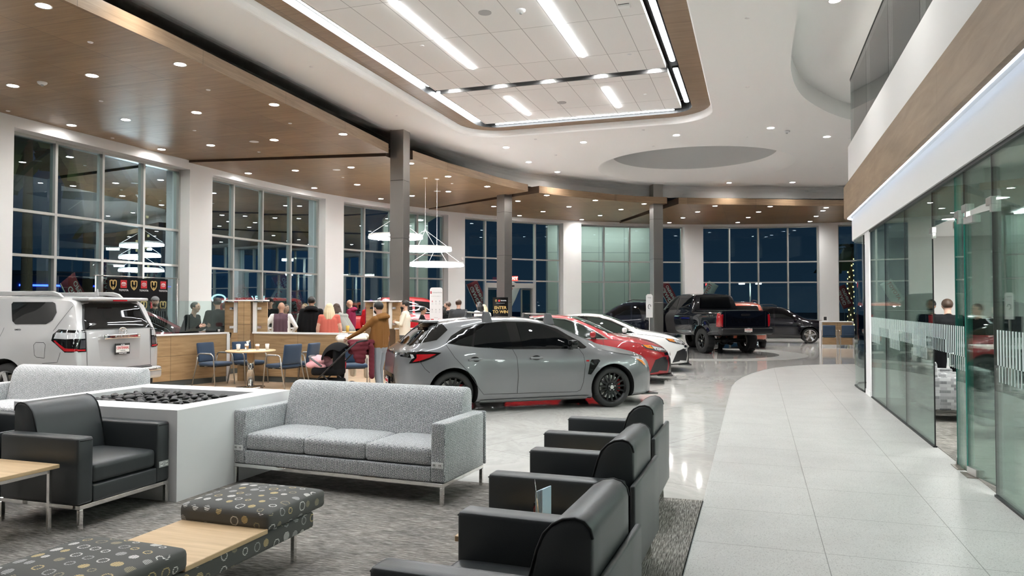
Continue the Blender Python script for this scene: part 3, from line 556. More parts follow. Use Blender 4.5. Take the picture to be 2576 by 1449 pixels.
ring_lamp(-10.24, 19.75, 3.66, .80, P2Z, 'highest of the three white ring lamps, partly behind the pillar')
ring_lamp(-9.55, 20.35, 3.32, .80, P2Z, 'middle of the three white ring lamps right of the pillar')
ring_lamp(-9.3, 20.65, 2.86, .82, P2Z, 'lowest of the three white ring lamps right of the pillar')
# ================================================================ building on the right: glass offices under a balcony
FX, WX, UX = 1.90, 1.75, 1.82
def nose(x, yend, r, xin, n=10): # path along x=const up to the rounded nose and back into the building
    return [(x, -6), (x, yend - r)] + [(x + r - r * math.cos(R(a)), yend - r + r * math.sin(R(a))) for a in range(15, 91, 15)] + [(x + r + xin, yend)]
def strip_path(mb, P, z0, z1, mi=0, flip=False, sm=True):
    n = len(P); mb.add([(p[0], p[1], z0) for p in P] + [(p[0], p[1], z1) for p in P], [((i, i + 1, n + i + 1, n + i) if flip else (i, n + i, n + i + 1, i + 1)) for i in range(n - 1)], mi, sm)
def thick_band(name, x, yend, r, z0, z1, th, m):
    A = nose(x, yend, r, 3.5); B = nose(x + th, yend - th, max(r - th, .05), 3.5); b = MB(); n = len(A)
    strip_path(b, A, z0, z1); strip_path(b, B, z0, z1, 0, True)
    for z, fl in ((z0, 0), (z1, 1)):
        vs = [(p[0], p[1], z) for p in A + B]; b.add(vs, [((i, i + 1, n + i + 1, n + i) if fl else (i, n + i, n + i + 1, i + 1)) for i in range(n - 1)])
    return struct(name, b, m)
thick_band('wall_right_lower_fascia', FX, 17.35, .55, 3.0, 3.42, .22, 'white_plaster')
thick_band('wall_right_recess', FX + .02, 17.33, .53, 3.40, 4.2, .2, 'white_plaster')
thick_band('wall_right_wood_band', WX, 17.5, .7, 3.47, 4.12, .06, 'oak_band')
thick_band('wall_right_band_top', WX + .05, 17.45, .66, 3.50, 3.54, .2, 'white_plaster')
thick_band('wall_right_upper_fascia', UX, 17.2, .6, 4.10, 4.93, .2, 'white_plaster')
b = MB(); P = nose(WX + .075, 17.42, .63, .5); 
for i in range(len(P) - 1):
    a, c = Vector(P[i]), Vector(P[i + 1]); d = c - a; b.box(((a.x + c.x) / 2, (a.y + c.y) / 2, 3.475), (d.length + .01, .02, .02), math.atan2(d.y, d.x))
tag(b.build('cove_light_strip', 'led_cove'), 'blue white cove light strip under the long wood band on the right', 'light')
b = MB(); b.add([(p[0], p[1], 4.93) for p in nose(UX + .02, 17.15, .55, 3.5)] + [(12, 16.6, 4.93), (12, -6, 4.93)], [tuple(range(len(nose(0, 1, .55, 1)) + 2))]); struct('floor_upper', b, 'terrazzo')
b = MB(); b.b2(FX + .2, 9.5, -6, 17.1, 3.02, 3.1); struct('ceiling_office', b, 'ceiling_plaster')
b = MB(); b.b2(5.6, 5.75, -6, 22, 4.93, 7.6); struct('wall_upper', b, 'white_plaster')
up = MB(); up.b2(4.97, 5.03, 0, 1, 0, 1)
d = thing('upper_door', 'pale panel door behind the balcony glass', 'door', (5.56, 13.6, 4.95)); MB().box((0, 0, 1.05), (.05, .95, 2.1)).build('door_leaf', 'trim_white', d, bevel=.005); MB().box((-.02, 0, 1.07), (.05, 1.07, 2.2)).build('door_frame', 'frame_alu', d); MB().cyl((-.06, -.38, 1.0), .02, .09, 10, ax='X').build('handle', 'steel_bright', d)
hi = [(.5, -6), (.5, 18.6), (2.3, 20.4), (3.5, 21.2), (14, 21.7), (14, -6)]
b = MB(); plate(b, hi, [], WZ + .40, 0, True); struct('ceiling_upper', b, 'ceiling_plaster')
# balcony glass rail, black capping
P = nose(UX + .06, 17.1, .55, 3.2); P = [P[0], (P[0][0], 1.0), (P[0][0], 3.2), (P[0][0], 5.4), (P[0][0], 7.6), (P[0][0], 9.8), (P[0][0], 12.), (P[0][0], 14.3)] + P[1:]
t = thing('balcony_glass_rail', 'frameless glass balcony rail with black top edge above the wood band', 'railing')
for i in range(1, len(P) - 1):
    a, c = Vector(P[i]), Vector(P[i + 1]); d = c - a; L_ = d.length
    MB().box(((a.x + c.x) / 2, (a.y + c.y) / 2, 5.62), (L_ - .012, .012, 1.4), math.atan2(d.y, d.x)).build('glass_panel', 'screen_glass', t)
b = MB(); b.tube([(p[0], p[1], 6.33) for p in P[1:]], .018, 6); b.build('capping_rail', 'black_plastic', t)
for x, y, i in ((3.25, 20.88, 0), (1.75, 19.35, 1)):
    tag(MB().box((0, 0, 0), (.3, .03, .22)).build('air_vent', 'speaker_grey', loc=(x - .02, y - .04, WZ + .24), rz=R(28 if i == 0 else 50)), 'small square grey air vent in the curved ceiling edge, %s one' % ('right' if i == 0 else 'left'), 'vent')
# office glass front
gy = [14.55, 13.0, 11.35, 9.66]
GX = 1.95
def gpane(nm, y0, y1, z0, z1, label, edge='gasket_black', grp=None, x=GX, rz=0):
    t = thing(nm, label, 'glass panel', (x, (y0 + y1) / 2, 0), rz, grp); L_ = abs(y1 - y0)
    MB().box((0, 0, (z0 + z1) / 2), (.012, L_ - .006, z1 - z0)).build('glass_sheet', 'office_glass', t)
    for s_ in (-1, 1): MB().box((0, s_ * (L_ / 2 - .004), (z0 + z1) / 2), (.014, .006, z1 - z0)).build('edge_seal', edge, t)
    return t
names = ['far end panel of the office glass wall beside the white post', 'middle panel of the office glass wall', 'panel of the office glass wall left of the farther door']
for i in range(3): gpane('office_glass_panel', gy[i], gy[i + 1], .02, 2.97, names[i], grp='fixed panels of the office glass wall')
gpane('office_glass_panel', 8.62, 8.28, .02, 2.97, 'narrow strip of office glass between the two doors', 'glass_edge_green', 'fixed panels of the office glass wall')
gpane('office_glass_panel', 7.36, 4.9, .02, 2.97, 'near panel of the office glass wall at the right picture edge', grp='fixed panels of the office glass wall')
gpane('office_glass_panel', 4.9, 2.4, .02, 2.97, 'office glass panel beyond the right picture edge', grp='fixed panels of the office glass wall')
gpane('office_glass_panel', 9.66, 8.62, 2.56, 2.97, 'glass transom above the farther office door', grp='fixed panels of the office glass wall')
gpane('office_glass_panel', 8.28, 7.36, 2.56, 2.97, 'glass transom above the nearer office door', grp='fixed panels of the office glass wall')
def gdoor(y_lock, y_hinge, label, ang, edge):
    t = thing('glass_door', label, 'door', (GX, y_hinge, 0), R(ang)); s_ = 1 if y_lock > y_hinge else -1; L_ = abs(y_lock - y_hinge) - .02
    MB().box((0, s_ * L_ / 2, 1.27), (.012, L_, 2.5)).build('door_leaf', 'office_glass', t)
    MB().box((0, s_ * .006, 1.27), (.016, .01, 2.5)).build('glass_edge', edge, t)
    for z in (.05, 2.48): MB().box((0, s_ * .11, z), (.04, .2, .07)).build('patch_hinge', 'steel_bright', t, bevel=.004)
    k = MB().box((0, s_ * (L_ - .05), 1.03), (.05, .07, .17)).build('lock_box', 'chrome', t, bevel=.008)
    MB().tube([(-.05, s_ * (L_ - .06), 1.10), (-.09, s_ * (L_ - .06), 1.1), (-.09, s_ * (L_ - .06), .96), (-.05, s_ * (L_ - .06), .96)], .011, 8).build('handle', 'chrome', k); return t
gdoor(9.66, 8.64, 'farther frameless glass office door with chrome lock', -14, 'glass_edge_green'); gdoor(7.36, 8.26, 'nearer frameless glass office door with chrome lock', 9, 'glass_edge_green')
for y, z, l in ((9.66, 2.52, 'steel clamp at the top corner of the farther door opening'), (8.5, 2.57, 'steel clamp on the narrow glass strip between the doors'), (7.40, 2.56, 'steel clamp at the top corner of the nearer door opening'), (8.22, 2.6, 'steel clamp over the hinge of the nearer door')):
    t = tag(MB().box((0, 0, 0), (.045, .16, .07)).box((0, -.05, -.04), (.04, .05, .12)).build('glass_clamp', 'steel_bright', loc=(GX, y, z), bevel=.004), l, 'clamp')
for y, l in ((8.55, 'dark floor plate under the farther glass door hinge'), (8.18, 'dark floor plate under the nearer glass door hinge')): tag(MB().box((0, 0, .003), (.12, .26, .006)).build('floor_spring_plate', 'bronze_beige', loc=(GX, y, .006)), l, 'floor plate')
b = MB(); b.b2(GX - .02, GX + .02, 9.66, 14.55, .0, .022); b.b2(GX - .02, GX + .02, 2.4, 7.36, 0, .022); b.b2(GX - .025, GX + .025, 2.4, 14.55, 2.965, 3.005); struct('trim_2', b, 'gasket_black')
b = MB(); b.b2(GX - .02, GX + .28, 14.62, 15.15, 0, 3.02); struct('wall_office_post', b, 'white_panel')
b = MB(); b.b2(GX - .03, GX + .29, 14.60, 15.17, 0, .1); struct('baseboard_office_post', b, 'trim_white')
t = thing('curved_glass_panel', 'curved glass panel with black bottom edge beyond the white office post', 'glass panel')
pp = [(1.93, 15.3), (1.9, 15.9), (1.9, 16.5), (2.02, 17.0), (2.3, 17.25)]
g = MB(); strip_path(g, pp, .03, 2.98); g.build('glass_sheet', 'office_glass', t); MB().tube([(p[0], p[1], .02) for p in pp], .018, 6).build('bottom_seal', 'gasket_black', t); MB().tube([(1.93, 15.3, .02), (1.93, 15.3, 2.98)], .012, 6).build('edge_seal', 'gasket_black', t)
# privacy stripes
st = MB(); y = 14.5
i = 0
while y > 2.6:
    if not (7.3 < y < 8.3): 
        h = .16 if (int((14.5 - y) / .9) % 2) else .30; z1 = 1.44 - .0 * i
        st.box((GX - .0075, y, z1 - h / 2), (.002, .036, h)); st.box((GX - .0075, y - .036, z1 - h - .07), (.002, .018, .14))
    y -= .078; i += 1
tag(st.build('privacy_stripe_film', 'frost_stripe'), 'band of frosted vertical stripes across the office glass at waist height', 'window film', kind='stuff')
# office interior
f = MB(); f.b2(GX + .03, 9.4, 2.4, 14.5, 0.005, .011); f.b2(9.4, 9.41, 2.4, 14.5, 0, .01); struct('floor_office_carpet', f, 'office_carpet_weave')
b = MB(); b.b2(9.4, 9.55, -6, 17, 0, 3.02); struct('wall_office_back', b, 'white_plaster')
b = MB(); b.b2(GX + .3, 9.4, 16.6, 16.72, 0, 3.02); struct('wall_office_far', b, 'white_plaster')
b = MB(); b.b2(GX + .15, 9.4, 2.2, 2.35, 0, 3.02); struct('wall_office_near', b, 'white_plaster')
_o = None
for i, (x, y) in enumerate([(2.9, 13.2), (2.9, 10.8), (2.9, 8.4), (4.9, 13.2), (4.9, 10.8), (4.9, 8.4), (6.9, 13.2), (6.9, 10.8), (6.9, 8.4), (2.9, 6.), (4.9, 6.), (6.9, 6.), (3.0, 4.0), (5.5, 4.)]):
    l = 'round office ceiling light behind glass, %s from the far end, %s row inward' % (ordn(i % 3 if i < 9 else 3), ordn(i // 3 if i < 9 else i - 9))
    if _o is None: _o = mk_dl('office_lens', .1, 'office_downlight'); _o.location = (x, y, 3.015); _o['label'] = l
    else: copy_tree(_o, (x, y, 3.015), 0, l)
for i, (y) in enumerate((12.0, 9.6)): led(3.6, 3.68, y - .6, y + .6, 3.01, 'light strip on the office ceiling behind the glass, %s one' % ('farther' if i == 0 else 'nearer'))
for x, y, s_ in ((3.2, 15.6, 'farthest'), (3.4, 12.2, 'middle'), (3.4, 8.8, 'nearer'), (1.25, 13.0, 'edge'), (1.25, 9.5, 'near edge')):
    copy_tree(_dl[0], (x, y, WZ + .39), 0, 'added downlight in the raised ceiling above the balcony, %s one' % s_)  # downlights added to brighten the opening and upper floor
for x, y, s_ in ((4.2, 16.8, 'farthest'), (4.2, 13.6, 'second'), (4.2, 10.2, 'third'), (4.2, 6.5, 'nearest')): copy_tree(_o, (x, y, WZ + .39), 0, 'large round added light in the raised ceiling over the upper floor, %s' % s_)  # more lamps added to brighten the upper floor wall
# rear and side walls out of the frame close the room so that glass and paint reflect an interior
b = MB(); b.b2(-16, 12, -2.5, -2.3, 0, 7); struct('wall_back', b, 'far_wall_grey')
# ================================================================ LOUNGE FURNITURE
def seating(name, label, cat, w, m, n_cush, loc, rz, outlets=(1,), seam=True, armh=.68, group=None):
    """front looks along -y; legs, arms, seat and back on a chrome frame"""
    t = thing(name, label, cat, loc, rz, group); D = .86; aw = .135; hw = w / 2; zf = .19
    fr = MB(); s_ = .032
    for y in (-D / 2 + .02, D / 2 - .06): fr.box((0, y, zf - s_ / 2), (w - .03, s_, s_))
    for x in (-hw + .03, hw - .03): fr.box((x, -.02, zf - s_ / 2), (s_, D - .10, s_))
    fr.build('base_frame', 'chrome', t, bevel=.003, seg=1)
    for x in (-hw + .03, hw - .03):
        for y in (-D / 2 + .02, D / 2 - .06): MB().box((x, y, (zf - s_) / 2 + .001), (s_, s_, zf - s_ - .002)).build('leg', 'chrome', t, bevel=.003, seg=1)
    for sg in (-1, 1):
        a = MB().soft((sg * (hw - aw / 2), -.03, (zf + armh) / 2), (aw, D - .08, armh - zf), .022, (0, 0), n=4).build('armrest', m, t)
        if seam:
            x0, x1, ya, yb = hw - .016, hw - aw + .016, -D / 2 + .006, D / 2 - .09; z_ = armh - .022
            b = MB()
            for xx in (x0 + .012, x1 - .012): b.tube([(sg * xx, ya + .02, z_), (sg * xx, yb, z_)], .004, 5)
            b.tube([(sg * x0, ya + .004, z_), (sg * x1, ya + .004, z_)], .004, 5); b.build('seam_piping', 'black_seam', a)
    MB().soft((0, -.035, (zf + .315) / 2), (w - 2 * aw, D - .09, .315 - zf), .012, (0, 0), n=4).build('seat_base', m, t)
    cw = (w - 2 * aw) / n_cush
    for i in range(n_cush):
        MB().soft((-hw + aw + cw * (i + .5), -.075, .395), (cw - .006, D - .19, .145), .03, (.018, .006), n=8).build('seat_cushion', m, t)
    prof = [(.40, .24), (.40, .83), (.392, .865), (.37, .888), (.335, .898), (.29, .89), (.25, .868), (.215, .83), (.19, .77), (.16, .66), (.125, .5), (.10, .40)]
    bw = w - 2 * aw - .004
    b = MB(); n = len(prof); xs = [-bw / 2, -bw / 2 + .006, -bw / 2 + .022] + [-bw / 2 + .022 + (bw - .044) * k / 6 for k in range(1, 6)] + [bw / 2 - .022, bw / 2 - .006, bw / 2]
    cy_, cz_ = .27, .6; vs = []
    for x in xs:
        e = abs(x) - (bw / 2 - .022); ins = 0 if e <= 0 else .022 - math.sqrt(max(0, .022 ** 2 - e * e))
        for (y, z) in prof:
            v = Vector((y - cy_, z - cz_)); L_ = v.length; v *= (L_ - ins) / L_; yy, zz = v.x + cy_, v.y + cz_
            if zz < .69: x_ = max(-hw + aw + .001, min(hw - aw - .001, x))
            else: x_ = x
            vs.append((x_, yy, zz))
    k = len(xs); fs = [(i * n + j, (i + 1) * n + j, (i + 1) * n + (j + 1) % n, i * n + (j + 1) % n) for i in range(k - 1) for j in range(n)] + [tuple(range(n)), tuple((k - 1) * n + j for j in range(n))[::-1]]
    b.add(vs, fs, 0, True); bk = b.build('backrest', m, t)
    if seam:
        for sg in (-1, 1):
            b = MB(); P = [(sg * (bw / 2 - .006), y - .0, z) for y, z in prof[1:-2]]; P = [(p[0], cy_ + (p[1] - cy_) * .99, cz_ + (p[2] - cz_) * .99) for p in P]; b.tube(P, .005, 5); b.build('seam_piping', 'black_seam', bk)
    MB().soft((0, .415, (zf + .675) / 2), (w - .01, .03, .675 - zf), .012, (0, 0), n=4).build('rear_panel', m, t)
    for sg in outlets:
        o = MB().box((sg * (hw - aw / 2), -D / 2 + .006, .335), (aw - .03, .006, .05)).build('outlet_plate', 'trim_white' if m == 'grey_dash_fabric' else 'speaker_grey', t, bevel=.002, seg=1)
        q = MB()
        for xx in (-.028, .026): q.box((sg * (hw - aw / 2) + xx, -D / 2 + .003, .335), (.026, .004, .03), mi=0); 
        q.build('socket', 'paper', o); q = MB()
        for xx in (-.034, -.022, .019, .033): q.box((sg * (hw - aw / 2) + xx, -D / 2 + .0005, .338), (.004, .003, .012))
        q.build('socket_slot', 'text_black', o)
    return t
# right row, backs towards the walkway: front looks to -X  (rz = -90)
rzr = R(-90)
seating('leather_armchair', 'dark leather armchair farthest in the right row, beside the glossy floor', 'armchair', .90, 'dark_leather', 1, (-1.14, 5.90, 0), rzr, ())
seating('leather_armchair', 'dark leather armchair in the middle of the right row, behind the brochure holder', 'armchair', .90, 'dark_leather', 1, (-1.05, 4.44, 0), rzr + R(-1), ())
seating('leather_armchair', 'dark leather armchair nearest the camera in the right row', 'armchair', .92, 'dark_leather', 1, (-.94, 2.89, 0), rzr + R(-2), ())
seating('leather_armchair', 'dark leather armchair beside the white stone pit with an outlet on its arm', 'armchair', .88, 'dark_leather', 1, (-5.105, 4.54, 0), R(90), (1,))
seating('leather_armchair', 'dark leather armchair at the left picture edge behind the first one', 'armchair', .88, 'dark_leather', 1, (-6.42, 4.55, 0), R(90), ())
seating('grey_sofa', 'three seat grey dash-patterned sofa right of the white stone pit', 'sofa', 2.20, 'grey_dash_fabric', 3, (-3.50, 6.045, 0), R(-3.5), (-1, 1), seam=False)
seating('grey_sofa', 'grey dash-patterned sofa behind the white stone pit, in front of the silver car', 'sofa', 2.26, 'grey_dash_fabric', 3, (-7.96, 6.68, 0), R(1), (), seam=False)
# stone pit
t = thing('fire_pit_table', 'white square pit table filled with black pebbles', 'fire pit', (-5.54, 5.77, 0)); b = MB(); a = .93; c_ = .80
b.box((-(a + .62) / 2, 0, .385), (a - .62, 1.58, .768)); b = MB()
X0, X1, Y0, Y1 = -.93, .93, -.79, .79; ix0, ix1, iy0, iy1 = -.74, .70, -.48, .50
for x0, x1, y0, y1 in ((X0, ix0, Y0, Y1), (ix1, X1, Y0, Y1), (ix0, ix1, Y0, iy0), (ix0, ix1, iy1, Y1)): b.b2(x0, x1, y0, y1, .006, .77)
b.build('pit_body', 'white_panel', t); MB().b2(ix0, ix1, iy0, iy1, .30, .69).build('stone_tray', 'gloss_black', t)
b = MB(); b.b2(X0 + .02, X1 - .02, Y0 + .02, Y1 - .02, 0, .012); b.build('plinth', 'gasket_black', t)
def pebble_mesh(seed):
    rn = random.Random(seed); b = MB(); b.ell((0, 0, 0), (.043, .031, .018), 10)
    for v in b.v: v += Vector((rn.uniform(-.0, .0), 0, 0)); v.x *= 1 + .12 * math.sin(v.y * 60 + seed); v.z *= 1 + .15 * math.sin(v.x * 50 + seed * 2)
    return b.mesh('pebble', 'pebble_black')
pm = [pebble_mesh(i) for i in range(5)]; rn = random.Random(3); cnt = 0
for layer in range(2):
    nx, ny = (19, 13) if layer == 0 else (8, 6)
    for i in range(nx):
        for j in range(ny):
            if cnt >= 295: break
            x = ix0 + .04 + (ix1 - ix0 - .08) * (i + .5) / nx + rn.uniform(-.018, .018); y = iy0 + .03 + (iy1 - iy0 - .06) * (j + .5) / ny + rn.uniform(-.018, .018)
            if layer: x = x * .82; y = y * .8
            o = bpy.data.objects.new('pebble', rn.choice(pm)); COL.objects.link(o); o.location = (x - 5.54, y + 5.77, .706 + rn.uniform(-.004, .008) + layer * .03 + .02 * (1 - (x / .75) ** 2) * (1 - (y / .5) ** 2))
            s_ = rn.uniform(.85, 1.35); o.scale = (s_, s_, s_); o.rotation_euler = (rn.uniform(-.35, .35), rn.uniform(-.35, .35), rn.uniform(0, 6.28))
            tag(o, 'smooth black pebble lying in the white stone pit', 'pebble', 'black pebbles in the white pit'); cnt += 1
# bench with two circle-patterned cushions and a wooden middle
t = thing('lounge_bench', 'low bench with two circle-patterned cushions and a pale wood tray between them', 'bench', (-3.05, 3.35, 0))
MB().soft((0, 0, .255), (.60, 1.66, .105), .02, (0, 0), n=6).build('bench_base', 'circle_fabric', t)
for y, nm in ((.62, 0), (-.62, 0)): MB().soft((.0, y, .375), (.66, .60, .115), .032, (.02, .006), n=8).build('cushion', 'circle_fabric', t)
MB().box((.005, 0, .322), (.62, .66, .028)).build('wood_tray', 'oak_table', t, bevel=.003, seg=1)
for x in (-.22, .22):
    for y in (-.66, .72): MB().box((x, y, .1), (.028, .028, .2)).build('leg', 'chrome', t, bevel=.002, seg=1)
b = MB(); b.box((-.22, .03, .192), (.02, 1.4, .016)); b.box((.22, .03, .192), (.02, 1.4, .016)); b.build('base_rail', 'chrome', t)
def side_table(loc, w, d, h, label, rz=0):
    t = thing('side_table', label, 'side table', loc, rz); MB().box((0, 0, h - .014), (w, d, .028)).build('table_top', 'oak_table', t, bevel=.003, seg=1)
    b = MB()
    for sg in (-1, 1): b.box((0, sg * (d / 2 - .05), h - .045), (w - .07, .025, .03)); b.box((sg * (w / 2 - .05), 0, h - .045), (.025, d - .07, .03))
    b.build('apron', 'chrome', t, bevel=.002, seg=1)
    for sx_ in (-1, 1):
        for sy in (-1, 1): MB().box((sx_ * (w / 2 - .045), sy * (d / 2 - .045), (h - .03) / 2), (.025, .025, h - .032)).build('leg', 'chrome', t, bevel=.002, seg=1)
    return t
side_table((-5.10, 3.74, 0), .60, .62, .50, 'pale wood side table with chrome legs at the lower left, beside the armchair')
side_table((-1.14, 3.67, 0), .60, .50, .50, 'pale wood side table wedged between the two nearest armchairs of the right row')
side_table((-1.2, 5.17, 0), .60, .46, .50, 'side table between the two farther armchairs of the right row')
# brochure holder
t = thing('brochure_holder', 'small clear holder of pale blue brochures with a pen on the side table between armchairs', 'brochure holder', (-1.10, 3.76, .50), R(-12))
MB().box((0, 0, .06), (.006, .11, .12)).box((.045, 0, .006), (.09, .11, .006)).box((0.03, 0, .03), (.003, .11, .06)).build('acrylic_stand', 'screen_glass', t)
for i in range(5): MB().box((.008 + .009 * i, 0, .095 + .004 * i), (.006, .098, .16)).build('brochure', 'brochure_blue', t)
b = MB(); b.cyl((-.0, 0, .055), .034, .002, 24, ax='X'); bb = b.build('print_ring', 'text_red', t)
text('Your new ride', .017, 'text_black', t, (-.0, .0, .15), (R(90), 0, R(-90)), 'print_text'); text('starts right here', .010, 'text_black', t, (-.0, .0, .132), (R(90), 0, R(-90)), 'print_text')
MB().tube([(.03, -.055, .05), (.02, -.085, .25)], [.004, .0015], 6).build('pen', 'chrome', t)
# ================================================================ CAFE CORNER
t = thing('cafe_table', 'round pale wood cafe table on a chrome column before the wood partition', 'table', (-9.70, 12.45, 0))
MB().lathe([(0.001, .715), (.47, .715), (.482, .722), (.485, .735), (.48, .745), (.001, .745)], 40).build('table_top', 'oak_table', t); MB().cyl((0, 0, .365), .075, .70, 28).build('column', 'chrome', t); MB().lathe([(.28, .004), (.28, .012), (.1, .022), (.075, .03)], 32).build('base_plate', 'chrome', t)
def cup(x, y, z, label, sleeve):
    t = thing('coffee_cup', label, 'cup', (x, y, z)); MB().lathe([(0.001, .0), (.029, 0), (.041, .11), (.0, .111)], 18).build('cup_body', 'cup_white', t)
    MB().lathe([(.0, .126), (.034, .126), (.037, .118), (.044, .116), (.0445, .108), (.041, .108)], 18).build('lid', 'cup_white', t)
    if sleeve: MB().lathe([(.0335, .028), (.0405, .085)], 18).build('sleeve', 'cup_sleeve', t)
TZ_ = .746
cup(-9.86, 12.27, TZ_, 'plain white lidded cup at the left side of the cafe table', False); cup(-9.80, 12.45, TZ_, 'lidded cup with brown sleeve and napkins stuffed behind, left on the cafe table', True)
cup(-9.52, 12.42, TZ_, 'lidded cup with brown sleeve, right one on the cafe table', True); cup(-9.42, 12.60, TZ_, 'plain white lidded cup at the right side of the cafe table', False)
b = MB(); 
for k in range(4): b.box((.012 * k - .02, 0.0, .16 + .008 * k), (.003, .05, .07), R(20 * k), ry=R(-25 + 18 * k))
tag(b.build('crumpled_napkin', 'paper', loc=(-9.80, 12.50, TZ_ - .02)), 'white crumpled napkin standing behind the left sleeved cup', 'napkin')
tag(MB().cyl((0, 0, .03), .014, .06, 12).build('salt_shaker', 'cup_white', loc=(-9.73, 12.33, TZ_)), 'tiny white shaker next to the left sleeved cup on the cafe table', 'shaker')
for i, (x, y, rz, l) in enumerate([(-9.62, 12.25, 10, 'white paper sheet lying at the middle of the cafe table'), (-9.42, 12.35, 60, 'white paper sheet lying at the right edge of the cafe table'), (-9.55, 12.7, 35, 'white paper sheet at the back of the cafe table')]): tag(MB().box((0, 0, .002), (.2, .13, .003)).build('paper_sheet', 'paper', loc=(x, y, TZ_), rz=R(rz)), l, 'paper')
def guest_chair():
    t = thing('guest_chair', 'x', 'chair')
    MB().soft((0, -.02, .445), (.49, .48, .07), .03, (.012, .004), n=6).build('seat', 'navy_fabric', t)
    MB().soft((0, .235, .68), (.46, .055, .40), .025, (0, .012), n=6, rx=R(-8)).build('backrest', 'navy_fabric', t)
    MB().box((0, .0, .40), (.40, .42, .02)).build('seat_pan', 'black_plastic', t)
    for sg in (-1, 1):
        x = sg * .275
        b = MB(); P = [(x + sg * .01, -.27, .0), (x, -.215, .56), (x, -.20, .615), (x, -.17, .645), (x, -.11, .655), (x, .12, .665), (x, .17, .65), (x, .19, .60)]; b.tube(P, .013, 8); b.build('front_leg', 'chair_steel', t)
        b = MB(); b.tube([(x + sg * .01, .33, 0), (x, .22, .44), (x, .19, .62)], .013, 8); b.build('rear_leg', 'chair_steel', t)
        MB().box((sg * .25, 0, .405), (.05, .03, .018)).box((sg * .25, .18, .43), (.05, .03, .018)).build('side_bracket', 'chair_steel', t)
        MB().soft((x, -.03, .668), (.045, .24, .02), .009, (0, 0), n=3).build('arm_pad', 'speaker_grey', t)
    return t
gc0 = guest_chair(); gcu = [0]
def gchair(x, y, deg, label, group='navy chairs'):
    if not gcu[0]: gcu[0] = 1; gc0.location = (x, y, 0); gc0.rotation_euler.z = R(deg); gc0['label'] = label; return gc0
    return copy_tree(gc0, (x, y, 0), R(deg), label)
gchair(-10.64, 12.52, 88, 'navy chair at the left of the cafe table, nearest the silver car'); gchair(-10.22, 13.06, 75, 'navy chair behind the cafe table, in the partition corner')
gchair(-9.0, 12.56, -100, 'navy chair right of the cafe table, the front one of the two'); gchair(-8.9, 13.07, -85, 'navy chair right of the cafe table, half hidden behind the front one')
gchair(-7.68, 13.05, 35, 'navy chair under the white fur coat beside the stroller')
# partitions (wood faced, white capped)
def partition(x0, y0, x1, y1, h, label, white_end=(0, 1), cat='partition', th=.10, z0=0., kick=True):
    d = Vector((x1 - x0, y1 - y0)); L_ = d.length; t = thing('wood_partition', label, cat, ((x0 + x1) / 2, (y0 + y1) / 2, 0), math.atan2(d.y, d.x))
    MB().box((0, 0, (.12 + h - .035) / 2), (L_ - .05, th, h - .155)).build('wood_panel', 'oak_counter', t)
    MB().box((0, 0, h - .0175), (L_, th + .03, .035)).build('cap_strip', 'white_panel', t)
    MB().box((0, 0, .06), (L_ - .06, th - .03, .12)).build('kick_strip', 'frame_dark', t)
    for e in white_end: MB().box(((L_ / 2 - .02) * (1 if e else -1), 0, (h - .035) / 2), (.07, th + .03, h - .035)).build('end_cap', 'white_panel', t)
    return t
partition(-11.72, 10.75, -10.93, 13.25, 1.07, 'left wing of the wood partition behind the cafe chairs', (1,)); partition(-10.42, 13.48, -8.14, 13.50, 1.07, 'right wing of the wood partition behind the cafe table', (1,))
def corner_post(x, y, rz, label):
    t = thing('partition_post', label, 'partition post', (x, y, 0), R(rz)); MB().box((0, 0, .87), (.26, .26, 1.74)).build('post_body', 'oak_counter', t)
    for sg in (-1, 1):
        MB().box((sg * .30, 0.04, 1.385), (.32, .05, .67)).build('post_wing', 'oak_counter', t); MB().box((sg * .205, .0, 1.385), (.08, .09, .67)).build('white_jamb', 'white_panel', t)
        for z in (1.17, 1.58): MB().box((sg * .30, .0, z), (.09, .03, .06)).build('glass_hinge', 'chrome', t, bevel=.004)
    MB().box((0, .01, 1.755), (.94, .30, .03)).build('cap_strip', 'white_panel', t)
corner_post(-10.66, 13.50, 22, 'tall wood corner post between the two wings behind the cafe table')
partition(-10.78, 18.9, -9.55, 17.35, 1.07, 'wood partition wing with a white end beyond the brown hoodie', (0,)); corner_post(-9.13, 16.92, 10, 'tall wood post standing in front of the dark steel pillar'); partition(-8.8, 16.95, -6.9, 17.5, 1.07, 'wood partition behind the cream sweater and the grey hatchback', (1,))
partition(-12.0, 15.75, -10.4, 15.88, 1.09, 'lower white-capped wood counter front seen behind the right wing', (1,)); partition(-12.45, 13.9, -11.85, 15.6, 1.09, 'wood counter front seen behind the left wing', (1,))
def screen(x0, y0, x1, y1, label, z0=1.10, z1=1.74):
    d = Vector((x1 - x0, y1 - y0)); t = thing('glass_screen', label, 'glass screen', ((x0 + x1) / 2, (y0 + y1) / 2, 0), math.atan2(d.y, d.x)); MB().box((0, 0, (z0 + z1) / 2), (d.length, .01, z1 - z0)).build('glass_sheet', 'screen_glass', t)
    for sg in (-1, 1): MB().box((sg * (d.length / 2 - .15), 0, z0 + .01), (.05, .05, .05)).build('clamp', 'chrome', t)
screen(-11.74, 10.8, -10.97, 13.2, 'clear glass screen on the counter behind the left wing'); screen(-11.9, 15.75, -10.45, 15.87, 'clear glass screen on the counter behind the right wing'); screen(-10.75, 18.86, -9.6, 17.42, 'clear glass screen on the partition wing with the white end')
